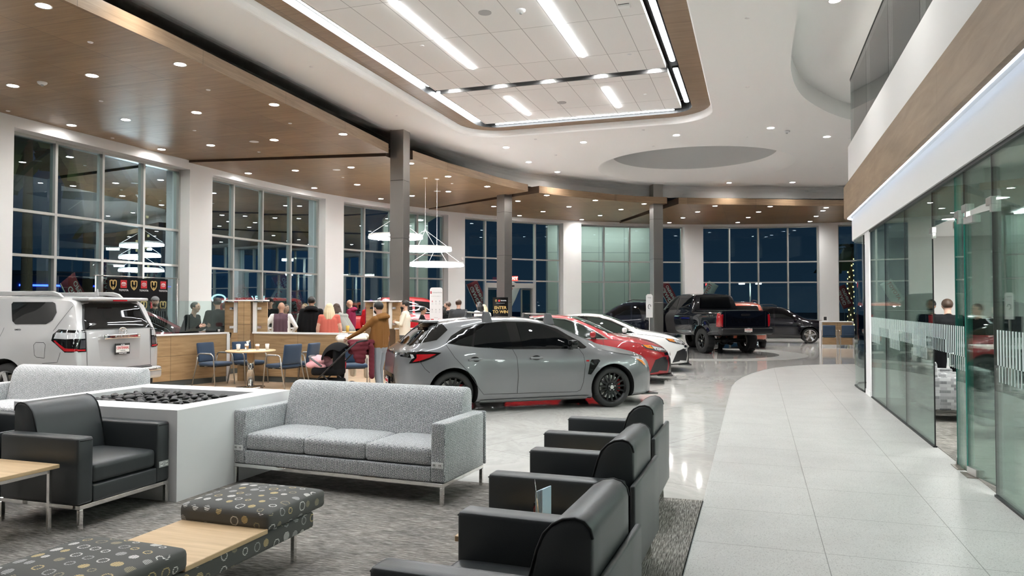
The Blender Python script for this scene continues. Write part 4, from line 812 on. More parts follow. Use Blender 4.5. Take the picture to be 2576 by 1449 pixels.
# reception style desk at the back right
t = thing('wood_desk', 'wood fronted desk with two navy chairs at the back right', 'desk', (3.05, 32.0, 0), R(3)); MB().box((0, 0, .54), (1.15, .06, .92)).build('front_panel', 'oak_counter', t); MB().box((-.57, .3, .5), (.05, .66, 1.0)).build('side_panel', 'white_panel', t); MB().box((.57, .3, .5), (.05, .66, 1.0)).build('side_panel', 'white_panel', t); MB().box((0, .3, .99), (1.15, .7, .03)).build('desk_top', 'white_panel', t)
t = thing('document_frame', 'small framed card standing on the back right desk', 'card', (2.62, 32.2, 1.005)); MB().box((0, 0, .11), (.22, .02, .22)).build('frame', 'paper', t); MB().box((0, -.012, .11), (.11, .004, .14)).build('card_print', 'car_trim', t)
for x, y, a, l in [(2.68, 31.25, 175, 'left navy chair in front of the back right desk'), (3.33, 31.3, 182, 'right navy chair in front of the back right desk')]: gchair(x, y, a, l)
# office lounge chairs
def lounge(loc, rz, label):
    t = thing('patterned_armchair', label, 'armchair', loc, rz, 'patterned armchairs in the office'); w = .78; D = .78
    MB().box((0, 0, .165), (w - .04, D - .06, .025)).build('base_frame', 'chrome', t)
    for x in (-.33, .33):
        for y in (-.32, .32): MB().box((x, y, .077), (.03, .03, .153)).build('leg', 'chrome', t)
    for sg in (-1, 1): MB().soft((sg * .335, -.02, .41), (.11, .72, .46), .025, (0, 0), n=4).build('armrest', 'weave_block_fabric', t)
    MB().soft((0, -.06, .30), (.56, .62, .24), .03, (.01, 0), n=5).build('seat', 'weave_block_fabric', t); MB().soft((0, .30, .52), (.76, .15, .68), .05, (0, .01), n=5, rx=R(-4)).build('backrest', 'weave_block_fabric', t)
lounge((2.95, 10.72, 0), R(90), 'black and white patterned armchair in the office nearest the glass doors'); lounge((2.62, 12.1, 0), R(95), 'black and white patterned armchair in the office, middle one'); lounge((2.55, 13.1, 0), R(85), 'black and white patterned armchair at the far end behind the glass')
t = thing('office_desk', 'white topped desk with monitors inside the glass office', 'desk', (3.95, 12.9, 0), R(15)); MB().box((0, 0, 1.03), (1.9, .6, .04)).build('desk_top', 'white_panel', t); MB().box((0, .1, .5), (1.8, .04, 1.0)).build('desk_panel', 'grey_plastic', t)
def monitor(x, y, z, rz, label, lit):
    t = thing('computer_monitor', label, 'monitor', (x, y, z), R(rz)); MB().box((0, 0, .27), (.54, .03, .32)).build('housing', 'black_plastic', t, bevel=.006); MB().box((0, -.0165, .27), (.51, .002, .29)).build('screen', 'monitor_blue' if lit else 'gloss_black', t); MB().cyl((0, .03, .06), .02, .12, 10).build('stand', 'black_plastic', t); MB().box((0, .03, .006), (.2, .16, .012)).build('foot', 'black_plastic', t)
monitor(3.55, 12.95, 1.05, 200, 'black monitor on the office desk left of the lit one', False); monitor(4.1, 13.05, 1.05, 15, 'monitor with a blue lit screen in the glass office', True)
t = thing('office_chair', 'office swivel chair on chrome castor base behind the right glass', 'chair', (3.6, 9.2, 0), R(40)); MB().soft((0, 0, .5), (.5, .5, .09), .04, (.01, 0), n=5).build('seat', 'black_plastic', t); MB().soft((0, .25, .85), (.46, .07, .55), .03, (0, .01), n=5).build('backrest', 'black_plastic', t); MB().cyl((0, 0, .28), .03, .36, 12).build('column', 'chrome', t)
for k in range(5):
    a = R(72 * k); MB().tube([(0, 0, .14), (math.cos(a) * .3, math.sin(a) * .3, .08)], [.03, .018], 8).build('base_arm', 'chrome', t); MB().cyl((math.cos(a) * .3, math.sin(a) * .3, .03), .03, .04, 12, ax='Y').build('castor', 'black_plastic', t)
# ================================================================ CARS  (nose along +x, local origin on the ground at mid wheelbase)
def interp(keys, x):
    if x <= keys[0][0]: return keys[0][1]
    if x >= keys[-1][0]: return keys[-1][1]
    for i in range(len(keys) - 1):
        if keys[i][0] <= x <= keys[i + 1][0]:
            x0, y0 = keys[i]; x1, y1 = keys[i + 1]; h = x1 - x0
            def sl(k):
                if k <= 0 or k >= len(keys) - 1: return None
                a = (keys[k][1] - keys[k - 1][1]) / (keys[k][0] - keys[k - 1][0]); b = (keys[k + 1][1] - keys[k][1]) / (keys[k + 1][0] - keys[k][0])
                return 0 if a * b <= 0 else 2 * a * b / (a + b)
            d = (y1 - y0) / h; m0 = sl(i); m1 = sl(i + 1); m0 = d if m0 is None else m0; m1 = d if m1 is None else m1
            t = (x - x0) / h; return (2 * t ** 3 - 3 * t * t + 1) * y0 + (t ** 3 - 2 * t * t + t) * h * m0 + (-2 * t ** 3 + 3 * t * t) * y1 + (t ** 3 - t * t) * h * m1
def car_body(S):
    """closed lofted shell from plan and profile curves"""
    x0, x1 = S['x']; n = 84; xs = []
    for i in range(n + 1):
        t = i / n; e = .5 - .5 * math.cos(PI * t); xs.append(x0 + (x1 - x0) * (.55 * t + .45 * e))
    rows = S.get('rows'); vs = []; m = None
    for x in xs:
        W, bt, top, belt, wr, dr = [interp(S[k], x) for k in ('W', 'bot', 'top', 'belt', 'wr', 'drop')]
        belt = min(belt, top - dr - .005)
        h = belt - bt
        P = [(0, bt), (.82 * W, bt), (.93 * W, bt + .03), (.965 * W, bt + .10 * h), (.97 * W, bt + .22 * h), (.985 * W, bt + .42 * h), (1.0 * W, bt + .62 * h), (.998 * W, bt + .78 * h), (.975 * W, bt + .92 * h), (.94 * W, belt)]
        wb = .94 * W; we = min(wr, wb); ze = top - dr
        for t in (.25, .5, .75): P.append((wb + (we - wb) * (t ** 1.25), belt + (ze - belt) * t))
        P += [(we, ze), (we - .05 * we / .6, ze + dr * .45), (we * .78, ze + dr * .72), (we * .52, ze + dr * .9), (we * .26, ze + dr * .975), (0, top)]
        # wheel arch flare
        Q = []
        for y, z in P:
            for wx in (S['wf'], S['wb_']):
                d = math.hypot(x - wx, z - S['r']); fl = S.get('flare', .03)
                if d < S['ra'] + .20 and y > .6 * W: y += fl * max(0, 1 - max(0, d - S['ra']) / .20) ** 1.5
            Q.append((y, z))
        m = len(Q); vs.append(Q)
    V = []; 
    for x, Q in zip(xs, vs):
        V += [(x, y, z) for y, z in Q] + [(x, -y, z) for y, z in Q[1:-1][::-1]]
    k = 2 * m - 2; F = [(i * k + j, i * k + (j + 1) % k, (i + 1) * k + (j + 1) % k, (i + 1) * k + j) for i in range(len(xs) - 1) for j in range(k)]
    b = len(V); V.append((x0 - .004, 0, .5 * (vs[0][0][1] + vs[0][-1][1]))); V.append((x1 + .004, 0, .5 * (vs[-1][0][1] + vs[-1][-1][1])))
    F += [(b, (j + 1) % k, j) for j in range(k)] + [(b + 1, (len(xs) - 1) * k + j, (len(xs) - 1) * k + (j + 1) % k) for j in range(k)]
    return V, F
class Car:
    def __init__(s, name, label, cat, S, paint_, loc, rz, group=None):
        s.S = S; s.t = thing(name, label, cat, loc, rz, group); V, F = car_body(S)
        b = MB(); b.add(V, F, 0, True); bm = bmesh.new(); me = b.mesh('body', [paint_, 'arch_liner']); bm.from_mesh(me); bmesh.ops.recalc_face_normals(bm, faces=bm.faces[:]); s.bvh = BVHTree.FromBMesh(bm); bm.to_mesh(me); bm.free()
        o = bpy.data.objects.new('body', me); COL.objects.link(o)
        cu = MB(); W = max(k[1] for k in S['W'])
        for wx in (S['wf'], S['wb_']):
            for sg in (-1, 1): cu.cyl((wx, sg * (W - .05), S['r'] + S.get('arch_dz', 0)), S['ra'], .52, 40, ax='Y', mi=0)
        co = cu.build('cutter', 'arch_liner'); co.data.materials.clear(); co.data.materials.append(M(paint_)); co.data.materials.append(M('arch_liner'))
        for p in co.data.polygons: p.material_index = 1
        bm = bmesh.new(); bm.from_mesh(co.data); bmesh.ops.recalc_face_normals(bm, faces=bm.faces[:]); bm.to_mesh(co.data); bm.free()
        md = o.modifiers.new('b', 'BOOLEAN'); md.object = co; md.operation = 'DIFFERENCE'; md.solver = 'EXACT'
        dg = bpy.context.evaluated_depsgraph_get(); dg.update(); nm = bpy.data.meshes.new_from_object(o.evaluated_get(dg)); o.modifiers.clear(); o.data = nm; nm.name = 'body'
        bpy.data.objects.remove(co); o.parent = s.t; s.body = o
        for p in nm.polygons: p.use_smooth = True
        nm.materials.clear(); nm.materials.append(M(paint_)); nm.materials.append(M('arch_liner'))
        for p in nm.polygons:
            c = p.center
            ins = False
            for wx in (S['wf'], S['wb_']):
                d = math.hypot(c.x - wx, c.z - S['r'] - S.get('arch_dz', 0))
                if d < S['ra'] + .004 and abs(c.y) > W - .33 and (abs(d - S['ra']) < .02 and abs(p.normal.y) < .5 or (abs(p.normal.y) > .8 and abs(c.y) < W - .27)): ins = True
            p.material_index = 1 if (ins or (p.normal.z < -.85 and c.z < .45)) else 0
        bv = o.modifiers.new('edge', 'EDGE_SPLIT'); bv.split_angle = R(34)
    def patch(s, name, poly, m, view='L', off=.004, parent=None, dens=.05, both=False, thick=0.):
        """polygon given in (x,z) for views L/R or (y,z) for F/B or (x,y) for T, laid onto the shell"""
        if both: 
            s.patch(name, poly, m, 'R', off, parent, dens); view = 'L'
        pts = []; n = len(poly)
        for i in range(n):
            a, b = Vector(poly[i]), Vector(poly[(i + 1) % n]); k = max(1, int((b - a).length / dens))
            pts += [a + (b - a) * j / k for j in range(k)]
        ne = len(pts); xs = [p.x for p in pts]; ys = [p.y for p in pts]; pl = [(p.x, p.y) for p in pts]
        gx = min(xs) + dens * .5
        while gx < max(xs):
            gy = min(ys) + dens * .5
            while gy < max(ys):
                if inpoly((gx, gy), pl) and min((Vector((gx, gy)) - p).length for p in pts) > dens * .45: pts.append(Vector((gx, gy)))
                gy += dens
            gx += dens
        v, e, f, *_ = geometry.delaunay_2d_cdt(pts, [(i, (i + 1) % ne) for i in range(ne)], [], 1, 1e-6)
        D = {'L': ((0, -1, 0), lambda p: (p[0], 3, p[1])), 'R': ((0, 1, 0), lambda p: (p[0], -3, p[1])), 'B': ((1, 0, 0), lambda p: (-5, p[0], p[1])), 'F': ((-1, 0, 0), lambda p: (5, p[0], p[1])), 'T': ((0, 0, -1), lambda p: (p[0], p[1], 4))}[view]
        out = []; ok = []
        for p in v:
            h, nn, _, _ = s.bvh.ray_cast(Vector(D[1](p)), Vector(D[0]), 9)
            if h is None: out.append(Vector((0, 0, 0))); ok.append(False); continue
            if nn.dot(Vector(D[0])) > 0: nn = -nn
            out.append(h + nn * off); ok.append(True)
        fs = []
        for t in f:
            if not all(ok[i] for i in t): continue
            a, b, c = [out[i] for i in t[:3]]
            if max((a - b).length, (b - c).length, (a - c).length) > dens * 7: continue
            fs.append(tuple(t) if (b - a).cross(c - a).dot(Vector(D[0])) < 0 else tuple(reversed(t)))
        mb = MB(); mb.add(out, fs, 0, True); o = mb.build(name, m, parent or s.t)
        return o
    def seam(s, lines, view='L', w=.007, both=True, name='panel_gap', m='gasket_black', off=.0035):
        for vw in (('L', 'R') if both else (view,)):
            mb = MB(); D = {'L': ((0, -1, 0), 3), 'R': ((0, 1, 0), -3), 'B': ((1, 0, 0), -5), 'F': ((-1, 0, 0), 5)}[vw]
            for ln in lines:
                P = [Vector(p) for p in ln]; Q = [P[0]]
                for a, b in zip(P[:-1], P[1:]):
                    k = max(1, int((b - a).length / .05)); Q += [a + (b - a) * j / k for j in range(1, k + 1)]
                out = []
                for i, p in enumerate(Q):
                    d = (Q[min(i + 1, len(Q) - 1)] - Q[max(i - 1, 0)]).normalized(); nn = Vector((-d.y, d.x)) * w / 2; pr_ = []
                    for q in (p - nn, p + nn):
                        o_ = Vector((q.x, D[1], q.y)) if vw in 'LR' else Vector((D[1], q.x, q.y))
                        h, hn, _, _ = s.bvh.ray_cast(o_, Vector(D[0]), 9)
                        if h is None: pr_ = None; break
                        if hn.dot(Vector(D[0])) > 0: hn = -hn
                        pr_.append(h + hn * off)
                    out.append(pr_)
                for a, b in zip(out[:-1], out[1:]):
                    if a and b and (a[0] - b[0]).length < .3: mb.add([a[0], a[1], b[1], b[0]], [(0, 1, 2, 3)])
            mb.build(name, m, s.t)
    def wheels(s, rim='rim_black', spokes=10, rr=.235, w=.23, split=False, cap='chrome', cal=None, yoff=0.):
        S = s.S; W = max(k[1] for k in S['W']); r = S['r']
        for wx in (S['wf'], S['wb_']):
            for sg in (-1, 1):
                y = sg * (W - w / 2 - .015 + yoff); e = sg
                ty = MB(); ty.lathe([(rr - .01, -w / 2 + .02), (rr + .01, -w / 2), (r - .03, -w / 2), (r - .008, -w / 2 + .02), (r, -w / 4), (r, w / 4), (r - .008, w / 2 - .02), (r - .03, w / 2), (rr + .01, w / 2), (rr - .01, w / 2 - .02)], 44, (wx, y, r), ax='Y')
                for k in range(44 if S.get('knobby') else 0):
                    a = 2 * PI * k / 44; ty.box((wx + math.cos(a) * (r - .004), y + (.03 if k % 2 else -.03) * 1.5, r + math.sin(a) * (r - .004)), (.03, w * .55, .03), 0, ry=-a)
                tt = ty.build('tyre', 'tyre', s.t)
                rm = MB(); fy = y + e * w / 2
                rm.lathe([(rr + .008, 0), (rr - .004, -.012), (rr - .018, -.02), (rr - .03, -.09), (rr - .04, -w * .8)] if e > 0 else [(rr + .008, 0), (rr - .004, .012), (rr - .018, .02), (rr - .03, .09), (rr - .04, w * .8)], 40, (wx, fy, r), ax='Y')
                for k in range(spokes):
                    a = 2 * PI * (k + .25) / spokes; 
                    for da in ((-.05, .05) if split else (0,)):
                        a1 = a + da * 1.6; c_, s_ = math.cos(a + da * .6), math.sin(a + da * .6); c1, s1 = math.cos(a1), math.sin(a1); q = .013 if spokes > 8 else .022; px_, pz = -s1 * q, c1 * q
                        p0 = Vector((wx + c_ * .045, fy - e * .045, r + s_ * .045)); p1 = Vector((wx + c1 * (rr - .012), fy - e * .018, r + s1 * (rr - .012)))
                        vs = [(p0.x - px_ * 1.5, p0.y, p0.z - pz * 1.5), (p0.x + px_ * 1.5, p0.y, p0.z + pz * 1.5), (p1.x + px_, p1.y, p1.z + pz), (p1.x - px_, p1.y, p1.z - pz)]
                        vs += [(a_, b_ - e * .035, c2) for a_, b_, c2 in vs]; rm.add(vs, [(0, 1, 2, 3), (4, 7, 6, 5), (0, 4, 5, 1), (1, 5, 6, 2), (2, 6, 7, 3), (3, 7, 4, 0)])
                rm.cyl((wx, fy - e * .05, r), .07, .04, 24, ax='Y'); rim_o = rm.build('rim', rim, s.t)
                MB().cyl((wx, fy - e * .026, r), .032, .012, 20, ax='Y').build('centre_cap', cap, rim_o)
                g = MB()
                for k in range(5): g.cyl((wx + math.cos(2 * PI * k / 5 + .3) * .054, fy - e * .028, r + math.sin(2 * PI * k / 5 + .3) * .054), .008, .012, 8, ax='Y')
                g.build('wheel_nut', 'chrome' if cal else rim, rim_o)
                MB().cyl((wx, fy - e * .13, r), rr * .78, .02, 32, ax='Y').build('brake_disc', 'bronze_beige' if not cal else 'steel_bright', s.t)
                if cal: MB().box((wx + rr * .62, fy - e * .105, r + .02), (.055, .06, .2)).build('brake_caliper', cal, s.t, bevel=.015)
    def mirror(s, x, z, m, both=True, yb=None, size=(.12, .20, .13)):
        for sg in ((-1, 1) if both else (-1,)):
            h, _, _, _ = s.bvh.ray_cast(Vector((x, sg * 3, z - .04)), Vector((0, -sg, 0)), 6); y = h.y if h else sg * .85
            o = MB().soft((x + .02, y + sg * .16, z + .02), size, .045, (0, 0), n=4).build('wing_mirror', m, s.t); MB().box((x + .02, y + sg * .05, z - .05), (.06, .12, .05)).build('mirror_arm', 'black_plastic', o, bevel=.01)
    def plate(s, x, z, txt=True, e=-1, tilt=0, y=0):
        t = MB().box((x, y, z), (.012, .325, .17)).build('licence_plate', 'plate_frame', s.t, bevel=.003, seg=1); MB().box((x + e * .007, y, z), (.003, .29, .105)).build('plate_insert', 'plate_white', t)
        rt = (R(90), 0, R(-90) if e < 0 else R(90))
        if txt:
            text('CENTENNIAL', .058, 'text_red', t, (x + e * .010, y, z + .014), rt, 'plate_text', .0008, sx=.78, bold=.0008); text('TOYOTA', .026, 'text_black', t, (x + e * .010, y, z - .03), rt, 'plate_text', .0008)
            text('Las Vegas', .022, 'text_white', t, (x + e * .009, y, z + .068), rt, 'plate_text', .0008, bold=.0005); text('Centennial Toyota', .022, 'text_white', t, (x + e * .009, y, z - .068), rt, 'plate_text', .0008, bold=.0005)
    def emblem(s, x, z, r=.075, m='chrome', e=-1, ry=0, y=0, par=None):
        b = MB()
        def el(a, c, cz, t_): b.tube([(x, y + a * math.cos(q * PI / 12), z + cz + c * math.sin(q * PI / 12)) for q in range(24)], t_, 6, closed=True)
        el(r, r * .68, 0, r * .11); el(r * .38, r * .62, 0, r * .09); el(r * .68, r * .26, r * .32, r * .09); b.build('emblem', m, par or s.t)
# ---------------- grey hatchback
S = dict(x=(-2.17, 2.24), wf=1.32, wb_=-1.32, r=.325, ra=.385, flare=.045,
    top=[(-2.17, .62), (-2.155, .80), (-2.12, .93), (-2.0, 1.02), (-1.93, 1.06), (-1.62, 1.335), (-1.52, 1.385), (-1.1, 1.44), (-.55, 1.468), (-.1, 1.462), (.25, 1.41), (.6, 1.285), (.95, 1.13), (1.22, 1.02), (1.5, .965), (1.85, .885), (2.08, .78), (2.18, .66), (2.24, .52)],
    belt=[(-2.17, .52), (-2.12, .80), (-1.95, .98), (-1.45, 1.005), (-1.0, .965), (-.2, .915), (.8, .895), (1.2, .90), (1.5, .87), (1.85, .79), (2.08, .68), (2.24, .42)],
    W=[(-2.17, .50), (-2.15, .62), (-2.10, .72), (-2.0, .80), (-1.8, .865), (-1.32, .90), (-.6, .875), (.3, .875), (1.32, .90), (1.75, .86), (2.0, .76), (2.15, .60), (2.22, .42), (2.24, .32)],
    wr=[(-2.17, .50), (-2.0, .70), (-1.93, .70), (-1.6, .575), (-.8, .60), (0, .60), (.6, .655), (1.15, .74), (1.6, .72), (2.0, .64), (2.24, .3)],
    bot=[(-2.17, .40), (-2.1, .28), (-1.9, .20), (-1.3, .15), (1.3, .15), (1.9, .16), (2.15, .17), (2.24, .22)],
    drop=[(-2.17, .03), (-1.9, .05), (-1.5, .05), (0, .055), (.6, .05), (1.2, .05), (1.8, .06), (2.24, .03)])
g = Car('hatchback_car', 'grey hatchback with black roof bars and black wheels behind the grey sofa', 'car', S, 'cement_grey_paint', (-3.81, 11.78, 0), R(36))
DLO = [(-1.42, 1.075), (-1.2, 1.035), (-.9, 1.0), (-.4, .965), (.3, .955), (.86, .955), (.90, .975), (.80, 1.07), (.62, 1.165), (.45, 1.27), (.22, 1.345), (-.05, 1.385), (-.45, 1.395), (-.85, 1.36), (-1.12, 1.29), (-1.32, 1.18)]
g.patch('window_trim', DLO, 'gloss_black', both=True, off=.003)
g.patch('front_door_window', [(-.18, .975), (.3, .97), (.70, .965), (.55, 1.14), (.34, 1.26), (.16, 1.335), (-.06, 1.365), (-.24, 1.37)], 'car_glass', both=True, off=.007)
g.patch('rear_door_window', [(-.98, 1.02), (-.6, .995), (-.36, .985), (-.42, 1.37), (-.68, 1.365), (-.9, 1.325)], 'car_glass', both=True, off=.007)
g.patch('quarter_window', [(-1.35, 1.08), (-1.02, 1.03), (-.94, 1.30), (-1.12, 1.25), (-1.28, 1.16)], 'car_glass', both=True, off=.007)
g.patch('windscreen', [(.34, -.56), (1.06, -.70), (1.14, -.4), (1.17, 0), (1.14, .4), (1.06, .70), (.34, .56), (.30, 0)], 'car_glass', 'T')
g.patch('rear_window', [(-1.94, -.62), (-1.90, -.66), (-1.62, -.53), (-1.60, 0), (-1.62, .53), (-1.90, .66), (-1.94, .62), (-1.965, 0)], 'car_glass', 'T', off=.006)
g.patch('rear_pillar_trim', [(-1.93, 1.05), (-1.55, 1.12), (-1.36, 1.27), (-1.42, 1.36), (-1.60, 1.33)], 'gloss_black', both=True, off=.004)
g.patch('tail_light_housing', [(-2.14, .93), (-1.80, .96), (-1.50, .935), (-1.62, .86), (-1.80, .80), (-1.98, .78), (-1.93, .86), (-2.13, .885)], 'gloss_black', both=True, off=.004)
g.patch('tail_light', [(-1.87, .915), (-1.58, .915), (-1.68, .865), (-1.82, .82), (-1.93, .80), (-1.87, .86)], 'lamp_red', both=True, off=.009)
g.patch('reverse_light', [(-1.96, .915), (-1.92, .91), (-1.90, .865), (-1.94, .845)], 'lamp_clear', both=True, off=.010)
g.patch('tail_light_bar', [(-.74, .90), (.74, .90), (.74, .93), (-.74, .93)], 'lamp_smoke', 'B', off=.006)
g.patch('rear_bumper_insert', [(-.52, .30), (.52, .30), (.62, .44), (.5, .60), (-.5, .60), (-.62, .44)], 'gloss_black', 'B', off=.006)
g.seam([[(-1.42, 1.05), (-1.30, .86), (-1.08, .62), (-.92, .38), (-.84, .285), (.70, .27), (.77, .30), (.81, .42), (.84, .70), (.82, .86), (.76, .955)], [(-.36, .97), (-.30, .84), (-.28, .55), (-.29, .28)], [(-1.86, .86), (-1.75, .70), (-1.68, .64)], [(1.16, .93), (1.45, .865), (1.7, .83), (1.93, .78)], [(1.12, .30), (1.12, .22), (1.0, .215)]])
g.patch('headlight', [(1.66, .815), (1.86, .80), (2.02, .745), (2.13, .66), (2.08, .62), (1.98, .62), (1.90, .70)], 'lamp_clear', both=True, off=.005)
g.patch('turn_signal', [(1.76, .775), (1.90, .74), (1.97, .66), (1.93, .66), (1.88, .70)], 'lamp_amber', both=True, off=.009)
g.patch('fender_vent', [(.93, .755), (.95, .78), (1.07, .78), (1.09, .755), (1.04, .69), (.93, .545), (.88, .55), (.91, .69)], 'gloss_black', both=True, off=.006)
g.patch('fender_badge', [(.86, .75), (.91, .75), (.91, .775), (.86, .775)], 'lamp_red', both=True, off=.005)
g.patch('front_grille', [(-.5, .25), (.5, .25), (.55, .5), (.3, .62), (-.3, .62), (-.55, .5)], 'gloss_black', 'F', off=.006)
g.patch('side_skirt', [(-.90, .155), (.90, .155), (.90, .215), (-.90, .20)], 'cement_grey_paint', both=True, off=.018)
for sg in (-1, 1):
    for x in (-.98, .02):
        h, _, _, _ = g.bvh.ray_cast(Vector((x, sg * 3, .82)), Vector((0, -sg, 0)), 6)
        MB().soft((x, h.y + sg * .028, .823), (.215, .028, .034), .013, (0, 0), n=4).build('door_handle', 'cement_grey_paint', g.t); MB().ell((x, h.y, .82), (.075, .008, .045), 14).build('handle_recess', 'gloss_black', g.t)
    for x in (-.72, .32):
        b = MB(); y0 = sg * .56; z0 = 1.37 + (0.02 if x < 0 else -.01); b.prism([(-.085, z0 - .02), (.10, z0 - .02), (.055, z0 + .12), (.035, z0 + .155), (-.045, z0 + .16), (-.055, z0 + .10)], sg * .52, sg * .62, axis='Y'); 
        for v in b.v: v.x += x
        b.build('rack_foot', 'grey_plastic', g.t, bevel=.012)
for x in (-.72, .32): MB().soft((x, 0, 1.525 if x < 0 else 1.50), (.075, 1.22, .028), .012, (0, 0), n=4).build('roof_bar', 'steel_bright', g.t)
b = MB(); b.soft((-1.60, 0, 1.395), (.26, 1.10, .035), .015, (0, 0), n=6); b.build('roof_spoiler', 'cement_grey_paint', g.t)
MB().soft((-1.70, 0, 1.385), (.08, 1.04, .025), .012, (0, 0), n=5).build('spoiler_lip', 'gloss_black', g.t)
MB().soft((2.09, 0, .175), (.32, 1.40, .022), .01, (0, 0), n=6).build('front_splitter', 'car_trim', g.t); MB().tube([(-1.98, -.02, 1.05), (-1.90, .22, 1.10)], .012, 6).build('rear_wiper', 'black_plastic', g.t)
g.mirror(.58, 1.02, 'gloss_black'); g.wheels('rim_black', 15, .238, .235, cap='steel_bright', cal='caliper_red'); g.plate(-2.19, .45, True); g.emblem(-2.10, .93, .05, 'chrome')
# ---------------- sedans
SS = dict(x=(-2.45, 2.43), wf=1.41, wb_=-1.41, r=.335, ra=.385, flare=.025,
    top=[(-2.45, .62), (-2.42, .85), (-2.3, 1.04), (-2.1, 1.07), (-1.75, 1.09), (-1.45, 1.17), (-1.0, 1.34), (-.5, 1.425), (-.1, 1.445), (.25, 1.42), (.65, 1.30), (1.0, 1.15), (1.28, 1.03), (1.6, .98), (1.95, .90), (2.2, .80), (2.36, .67), (2.43, .50)],
    belt=[(-2.45, .5), (-2.4, .8), (-2.25, .97), (-1.6, .99), (-.6, .94), (.6, .91), (1.2, .92), (1.6, .88), (1.95, .80), (2.2, .70), (2.43, .4)],
    W=[(-2.45, .5), (-2.42, .66), (-2.3, .78), (-2.0, .86), (-1.41, .905), (-.5, .90), (.5, .90), (1.41, .905), (1.8, .88), (2.1, .80), (2.3, .66), (2.40, .50), (2.43, .36)],
    wr=[(-2.45, .5), (-2.1, .72), (-1.5, .68), (-.9, .58), (0, .585), (.6, .64), (1.2, .76), (1.7, .74), (2.1, .66), (2.43, .32)],
    bot=[(-2.45, .38), (-2.3, .25), (-2.0, .2), (-1.2, .17), (1.4, .17), (2.0, .18), (2.3, .19), (2.43, .22)],
    drop=[(-2.45, .03), (-1.7, .04), (-1, .05), (0, .055), (.6, .05), (1.2, .045), (1.8, .06), (2.43, .03)])
def sedan(label, paint_, loc, rz):
    c = Car('sedan_car', label, 'car', SS, paint_, loc, rz)
    c.patch('window_trim', [(-1.62, 1.055), (-1.2, 1.00), (-.4, .97), (.5, .95), (1.12, .945), (.82, 1.12), (.50, 1.27), (.2, 1.355), (-.2, 1.385), (-.6, 1.37), (-1.0, 1.28), (-1.4, 1.14)], 'gloss_black', both=True, off=.003); c.seam([[(-1.62, 1.055), (-1.2, 1.00), (-.4, .97), (.5, .95), (1.12, .945)], [(1.12, .945), (.82, 1.12), (.50, 1.27), (.2, 1.355), (-.2, 1.385), (-.6, 1.37), (-1.0, 1.28), (-1.4, 1.14), (-1.62, 1.055)]], w=.02, name='chrome_strip', m='chrome', off=.006)
    c.patch('front_door_window', [(-.06, .985), (.5, .97), (1.0, .965), (.74, 1.11), (.45, 1.245), (.18, 1.325), (-.1, 1.35)], 'car_glass_green', both=True, off=.007); c.patch('rear_door_window', [(-1.1, 1.02), (-.6, 1.0), (-.14, .99), (-.18, 1.355), (-.6, 1.34), (-.95, 1.26)], 'car_glass', both=True, off=.007)
    c.patch('quarter_window', [(-1.5, 1.06), (-1.16, 1.03), (-1.02, 1.235), (-1.35, 1.13)], 'car_glass', both=True, off=.007)
    c.patch('windscreen', [(.30, -.53), (1.12, -.72), (1.20, -.4), (1.24, 0), (1.20, .4), (1.12, .72), (.30, .53), (.26, 0)], 'car_glass_green', 'T', off=.005); c.patch('rear_window', [(-1.72, -.6), (-1.0, -.5), (-1.0, .5), (-1.72, .6)], 'car_glass', 'T', off=.005)
    c.patch('headlight', [(1.80, .835), (2.0, .82), (2.25, .755), (2.36, .68), (2.30, .66), (2.1, .70), (1.9, .755)], 'lamp_smoke', both=True, off=.005); c.patch('headlight_lens', [(2.02, .80), (2.25, .735), (2.32, .69), (2.1, .72)], 'lamp_clear', both=True, off=.009); c.patch('turn_signal', [(1.84, .825), (2.0, .81), (2.06, .745), (1.93, .765)], 'lamp_amber', both=True, off=.009)
    c.patch('front_grille', [(-.62, .60), (.62, .60), (.58, .655), (-.58, .655)], 'gloss_black', 'F', off=.006); c.patch('lower_grille', [(-.56, .22), (.56, .22), (.50, .50), (.44, .55), (-.44, .55), (-.50, .50)], 'car_trim', 'F', off=.006)
    c.patch('bumper_side_grille', [(1.98, .24), (2.16, .27), (2.34, .56), (2.26, .58), (2.1, .52)], 'car_trim', both=True, off=.006); c.patch('bumper_side_insert', [(-.80, .30), (-.60, .28), (-.56, .52), (-.66, .52)], 'car_trim', 'F', off=.006); c.patch('bumper_side_insert', [(.80, .30), (.60, .28), (.56, .52), (.66, .52)], 'car_trim', 'F', off=.006)
    c.seam([[(-1.3, 1.02), (-1.1, .8), (-.95, .5), (-.9, .3), (.95, .29), (1.02, .45), (1.06, .72), (1.02, .94)], [(-.12, .97), (-.1, .7), (-.1, .3)], [(1.12, .94), (1.5, .90), (1.8, .85)]])
    for sg in (-1, 1):
        for x in (-.85, .12):
            h, _, _, _ = c.bvh.ray_cast(Vector((x, sg * 3, .84)), Vector((0, -sg, 0)), 6); MB().soft((x, h.y + sg * .025, .843), (.2, .026, .03), .012, (0, 0), n=3).build('door_handle', paint_, c.t)
    MB().soft((2.30, 0, .185), (.32, 1.40, .03), .012, (0, 0), n=5).build('front_splitter', 'car_trim', c.t); c.patch('side_skirt', [(-.95, .175), (.95, .175), (.95, .24), (-.95, .23)], 'car_trim', both=True, off=.012)
    c.mirror(.80, 1.02, paint_); c.wheels('rim_black', 10, .238, .22, split=True); c.emblem(2.435, .60, .06, 'chrome'); c.patch('tail_light', [(-2.36, .98), (-2.0, .95), (-2.05, .83), (-2.3, .78)], 'lamp_red', both=True, off=.006)
sedan('red sedan with a black grille between the grey hatchback and the white sedan', 'red_paint', (-4.2, 15.9, 0), R(9)); sedan('white sedan behind the red one', 'white_paint', (-4.08, 18.85, 0), R(11))
